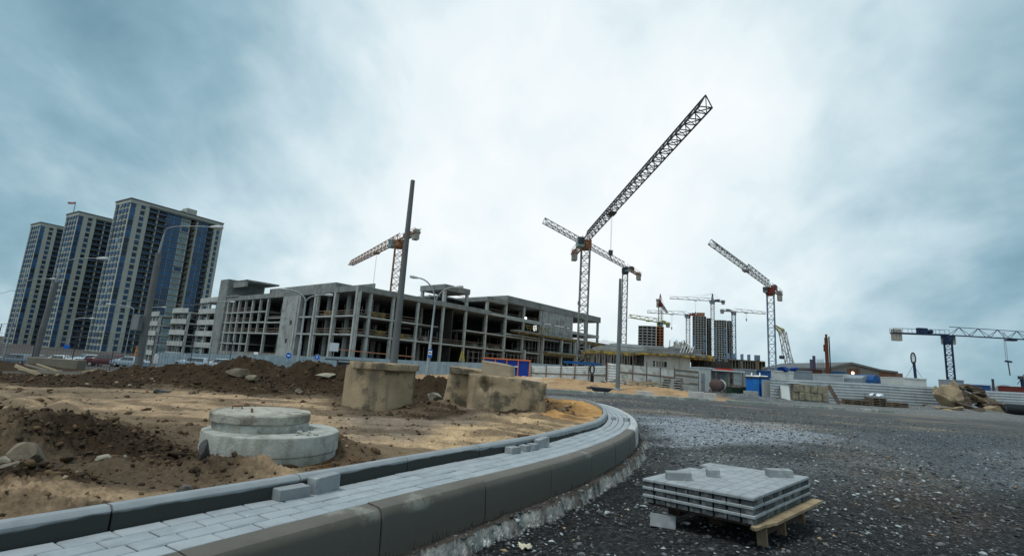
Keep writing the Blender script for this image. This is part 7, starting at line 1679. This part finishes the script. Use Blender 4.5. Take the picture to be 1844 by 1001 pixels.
def scrap():
    Y = 43.5
    for i, (p0, p1, yt, yb, lab, m) in enumerate(((1521, 1532, 717, 723, 'dark leftover pallet with rags, first in the row before the ribbed fence', m_wood_d), (1537, 1552, 719, 725, 'low brown pallet in the row before the ribbed fence', m_wood_d), (1553, 1567, 719, 726, 'low dark pallet next to the stack with white film', m_wood_d), (1572, 1598, 714, 729, 'stack of dark pallets with white film blown over its top', m_wood_d), (1607, 1637, 722, 732, 'flat dark pallet stack nearest the rock pile', m_wood_d))):
        a = at(p0, yb, Y); b = at(p1, yb, Y); z = at((p0+p1)/2, yt, Y).z; g = hz(a.x, Y); t = thing('pallet_stack', lab, 'pallet', (a.x, Y, g)); n = max(1, int((z-g)/.14))
        for k in range(n):
            z0 = g+k*.14; mb = MB()
            for j in range(5): mb.box((a.x, Y+j*.22, z0+.10), (b.x, Y+j*.22+.13, z0+.13))
            mb.build('deck', m, t); mb = MB()
            for u in (0, .46, .92): mb.box((a.x+(b.x-a.x)*u, Y+.03, z0), (a.x+(b.x-a.x)*(u+.08), Y+.98, z0+.099))
            mb.build('runner', m_post, t)
        if '1572' in str(p0): crumple('plastic_film', ((a.x+b.x)/2, Y+.4, g+n*.14+.12), .55, m_film, 'torn white plastic film lying over the dark pallet stack', 'plastic film', 8, .25, 1.7, .1)
    rg = random.Random(8)
    for i, (px, py, s) in enumerate(((1400, 722, .16), (1330, 712, .25), (1318, 709, .3), (1306, 711, .25), (1168, 706, .2), (1063, 701, .25))): rk(px, py, 0., s, m_rockp if i % 2 == 0 else m_rockg, ('white lump on the gravel left of the leaning slab', 'grey rubble left of the low slab', 'pale rubble heap beside the rusty tank', 'dark rubble at the foot of the rusty tank', 'white stone on the sand by the pale kerb stones', 'dark lump on the far road edge')[i], 70+i, (1.3, .9, .7))
    p = at(1083, 703, 30); t = thing('wheelbarrow_tray', 'dark upturned tray lying on the far kerb left of the steel pole', 'tray', (p.x, p.y, .1)); mb = MB(Matrix.Translation((p.x, p.y, 0)))
    mb.add([(-.45, -.3, .16), (.35, -.3, .16), (.35, .3, .16), (-.45, .3, .16), (-.65, -.4, .42), (.65, -.4, .38), (.65, .4, .38), (-.65, .4, .42)], [(3, 2, 1, 0), (4, 5, 6, 7), (0, 1, 5, 4), (1, 2, 6, 5), (2, 3, 7, 6), (3, 0, 4, 7)]); mb.build('tray', m_cr_dark, t, bevel=.03)
    mb = MB(); mb.tube([(p.x+.3, p.y-.1, .02), (p.x+.3, p.y+.1, .02)], .16, 14); mb.build('wheel', m_tyre, t)
    p = at(1066.5, 661, 65.8); t = thing('tyre', 'black tyre hung on the white ribbed tin fence', 'tyre', (p.x, p.y, p.z)); mb = MB(); pts = [(p.x+.27*math.cos(u*math.pi/8), p.y, p.z-.3+.55*math.sin(u*math.pi/8)) for u in range(17)]; mb.tube(pts, .1, 8, False); mb.build('ring', m_tyre, t, smooth=True)
    mb = MB(); mb.box((p.x-.2, p.y-.1, hz(p.x, p.y)), (p.x+.25, p.y+.1, p.z-.95)); tag(mb.build('dark_bag', m_tyre, None, bevel=.05), 'black bag standing under the hung tyre at the tin fence', 'bag')
scrap()
def skips():
    for i, (p0, p1, lab) in enumerate(((1316, 1333, 'dark green waste skip, left one behind the rubble'), (1335, 1352, 'dark green waste skip, right one beside the blue toilets'))):
        Y = 46; a = at(p0, 706, Y); b = at(p1, 706, Y); g = hz(a.x, Y); z = at(p0, 696, Y).z; t = thing('waste_skip', lab, 'skip', (a.x, Y, g), 0, 'green waste skips'); w = b.x-a.x
        mb = MB(Matrix.Translation((a.x, Y, 0))); mb.add([(.12, 0, g), (w-.12, 0, g), (w-.12, 1.3, g), (.12, 1.3, g), (0, -.1, z), (w, -.1, z), (w, 1.4, z), (0, 1.4, z)], [(3, 2, 1, 0), (0, 1, 5, 4), (1, 2, 6, 5), (2, 3, 7, 6), (3, 0, 4, 7)]); mb.add([(.06, -.04, z-.01), (w-.06, -.04, z-.01), (w-.06, 1.34, z-.01), (.06, 1.34, z-.01)], [(0, 1, 2, 3)]); mb.build('body', mat('skip_green', (.02, .045, .028), .7, .2, 1, 0), t)
        mb = MB(); mb.box((a.x-.02, Y-.14, z-.06), (b.x+.02, Y-.08, z+.03)); mb.build('rim', m_post, t)
skips()
# ------------------------------------------------------------------ rock pile at the right
def rock_pile():
    m_bold = mat('boulder_tan', (.28, .22, .14), .92, .22, .9, .6, 5, (.15, .12, .085), 1.1, .5, .62); m_bd = mat('boulder_dark', (.075, .06, .048), .92, .3, .8, .6, 5, (.13, .105, .075), .9, .5, .62)
    Y = 45; g_ = 'boulders in the heap before the ribbed fence'
    def B(px, py, s, m, seed, lab, rot=(0, 0, 0), dy=0, amp=.4, low=True):
        p = at(px, py, Y+dy); rock('boulder', (p.x, p.y, p.z-(.75*s[2] if low else 0)), s, seed, m, lab, 'boulder', amp, 4, g_, rot)
    for i, (px, py, sx, sz, dy, mm, lab) in enumerate(((1735, 708, 1.1, .55, .5, m_bd, 'dark angular boulder right of the huge pale one, upper'), (1742, 722, 1.2, .5, -.3, m_bd, 'dark angular boulder at the heart of the heap'), (1762, 709, 1.2, .45, .3, m_bd, 'dark flat boulder below the capping slab'), (1728, 724, .9, .55, -.5, m_bd, 'shaded boulder tucked beside the huge pale one'), (1780, 722, 1.0, .45, -.2, m_bd, 'dark boulder on the right slope of the heap'), (1775, 730, 1.1, .45, -.9, m_bd, 'dark boulder low on the right slope'), (1755, 736, 1.0, .4, -1.8, m_bd, 'dark boulder at the front foot, right of the rounded one'), (1722, 738, .9, .35, -1.7, m_bold, 'tan boulder at the front foot below the huge one'), (1700, 738, 1.0, .25, -1.8, m_bold, 'low tan boulder under the left side of the huge one'), (1792, 728, .8, .35, -.4, m_bd, 'small dark boulder at the far right of the slope'), (1738, 697, .8, .35, .9, m_bd, 'small dark boulder near the top, right of the pointed one'))):
        B(px, py, (sx, .8, sz), mm, 130+i, lab, (.1*(i % 3-1), .15*(i % 4-1), .3*i), dy)
    B(1702, 711, (1.35, 1.0, 1.45), m_bold, 101, 'huge pale tan boulder with a pitted face, leftmost and tallest of the heap', (0, .15, 0), -.6, .5)
    B(1720, 706, (.55, .5, .95), m_bold, 108, 'narrow pointed tan boulder sticking up behind the huge pale one', (0, -.2, 0), .5)
    B(1685, 700, (.35, .4, .6), m_bold, 118, 'small grey tan boulder peeking out left of the pointed one', (0, .1, 0), 1.2)
    B(1752, 700, (1.6, 1.0, .42), m_bd, 103, 'flat dark slab boulder capping the heap', (0, .12, .1), .6)
    B(1757, 716, (1.6, .9, .5), m_bd, 104, 'dark brown broken boulder in the middle of the heap', (0, .2, 0), 0)
    B(1768, 722, (1.9, .7, .30), m_bold, 105, 'long pale slanting slab across the heap', (0, .32, .1), -.7)
    B(1740, 733, (1.5, .9, .55), m_bd, 106, 'rounded brown boulder at the front foot of the heap', (0, .1, 0), -1.4)
    B(1783, 737, (.9, .7, .5), m_bold, 107, 'small olive tan boulder at the right foot of the heap', (0, .2, 0), -1.6)
    B(1715, 736, (1.7, .5, .14), m_bold, 109, 'thin flat tan slab lying at the foot of the huge boulder', (0, .05, 0), -2)
    B(1672, 731, (.9, .5, .2), mat('boulder_rust', (.13, .07, .035), .9, .25, 2, .4, 10), 110, 'low rust brown lump left of the heap', (0, .1, 0), -.5)
    B(1793, 733, (.5, .5, .3), m_bd, 111, 'dark lump beside the black pipe', (0, .1, 0), -1)
    p = at(1800, 730, 45); q = at(1875, 738, 45); g = hz(p.x, 45); t = thing('black_pipe', 'thick black pipe lying along the fence at the right edge', 'pipe', tuple(p)); mb = MB(); mb.tube([(p.x, 45, g+.45), (q.x, 45.3, g+.45)], .50, 24); mb.build('pipe', mat('pipe_black', (.012, .013, .015), .5, .1, 2, 0), t, smooth=True, auto=50); mb = MB(); mb.tube([(p.x-.03, 45, g+.45), (p.x+.12, 45, g+.45)], .54, 24); mb.build('collar', m_cr_dark, t)
rock_pile()
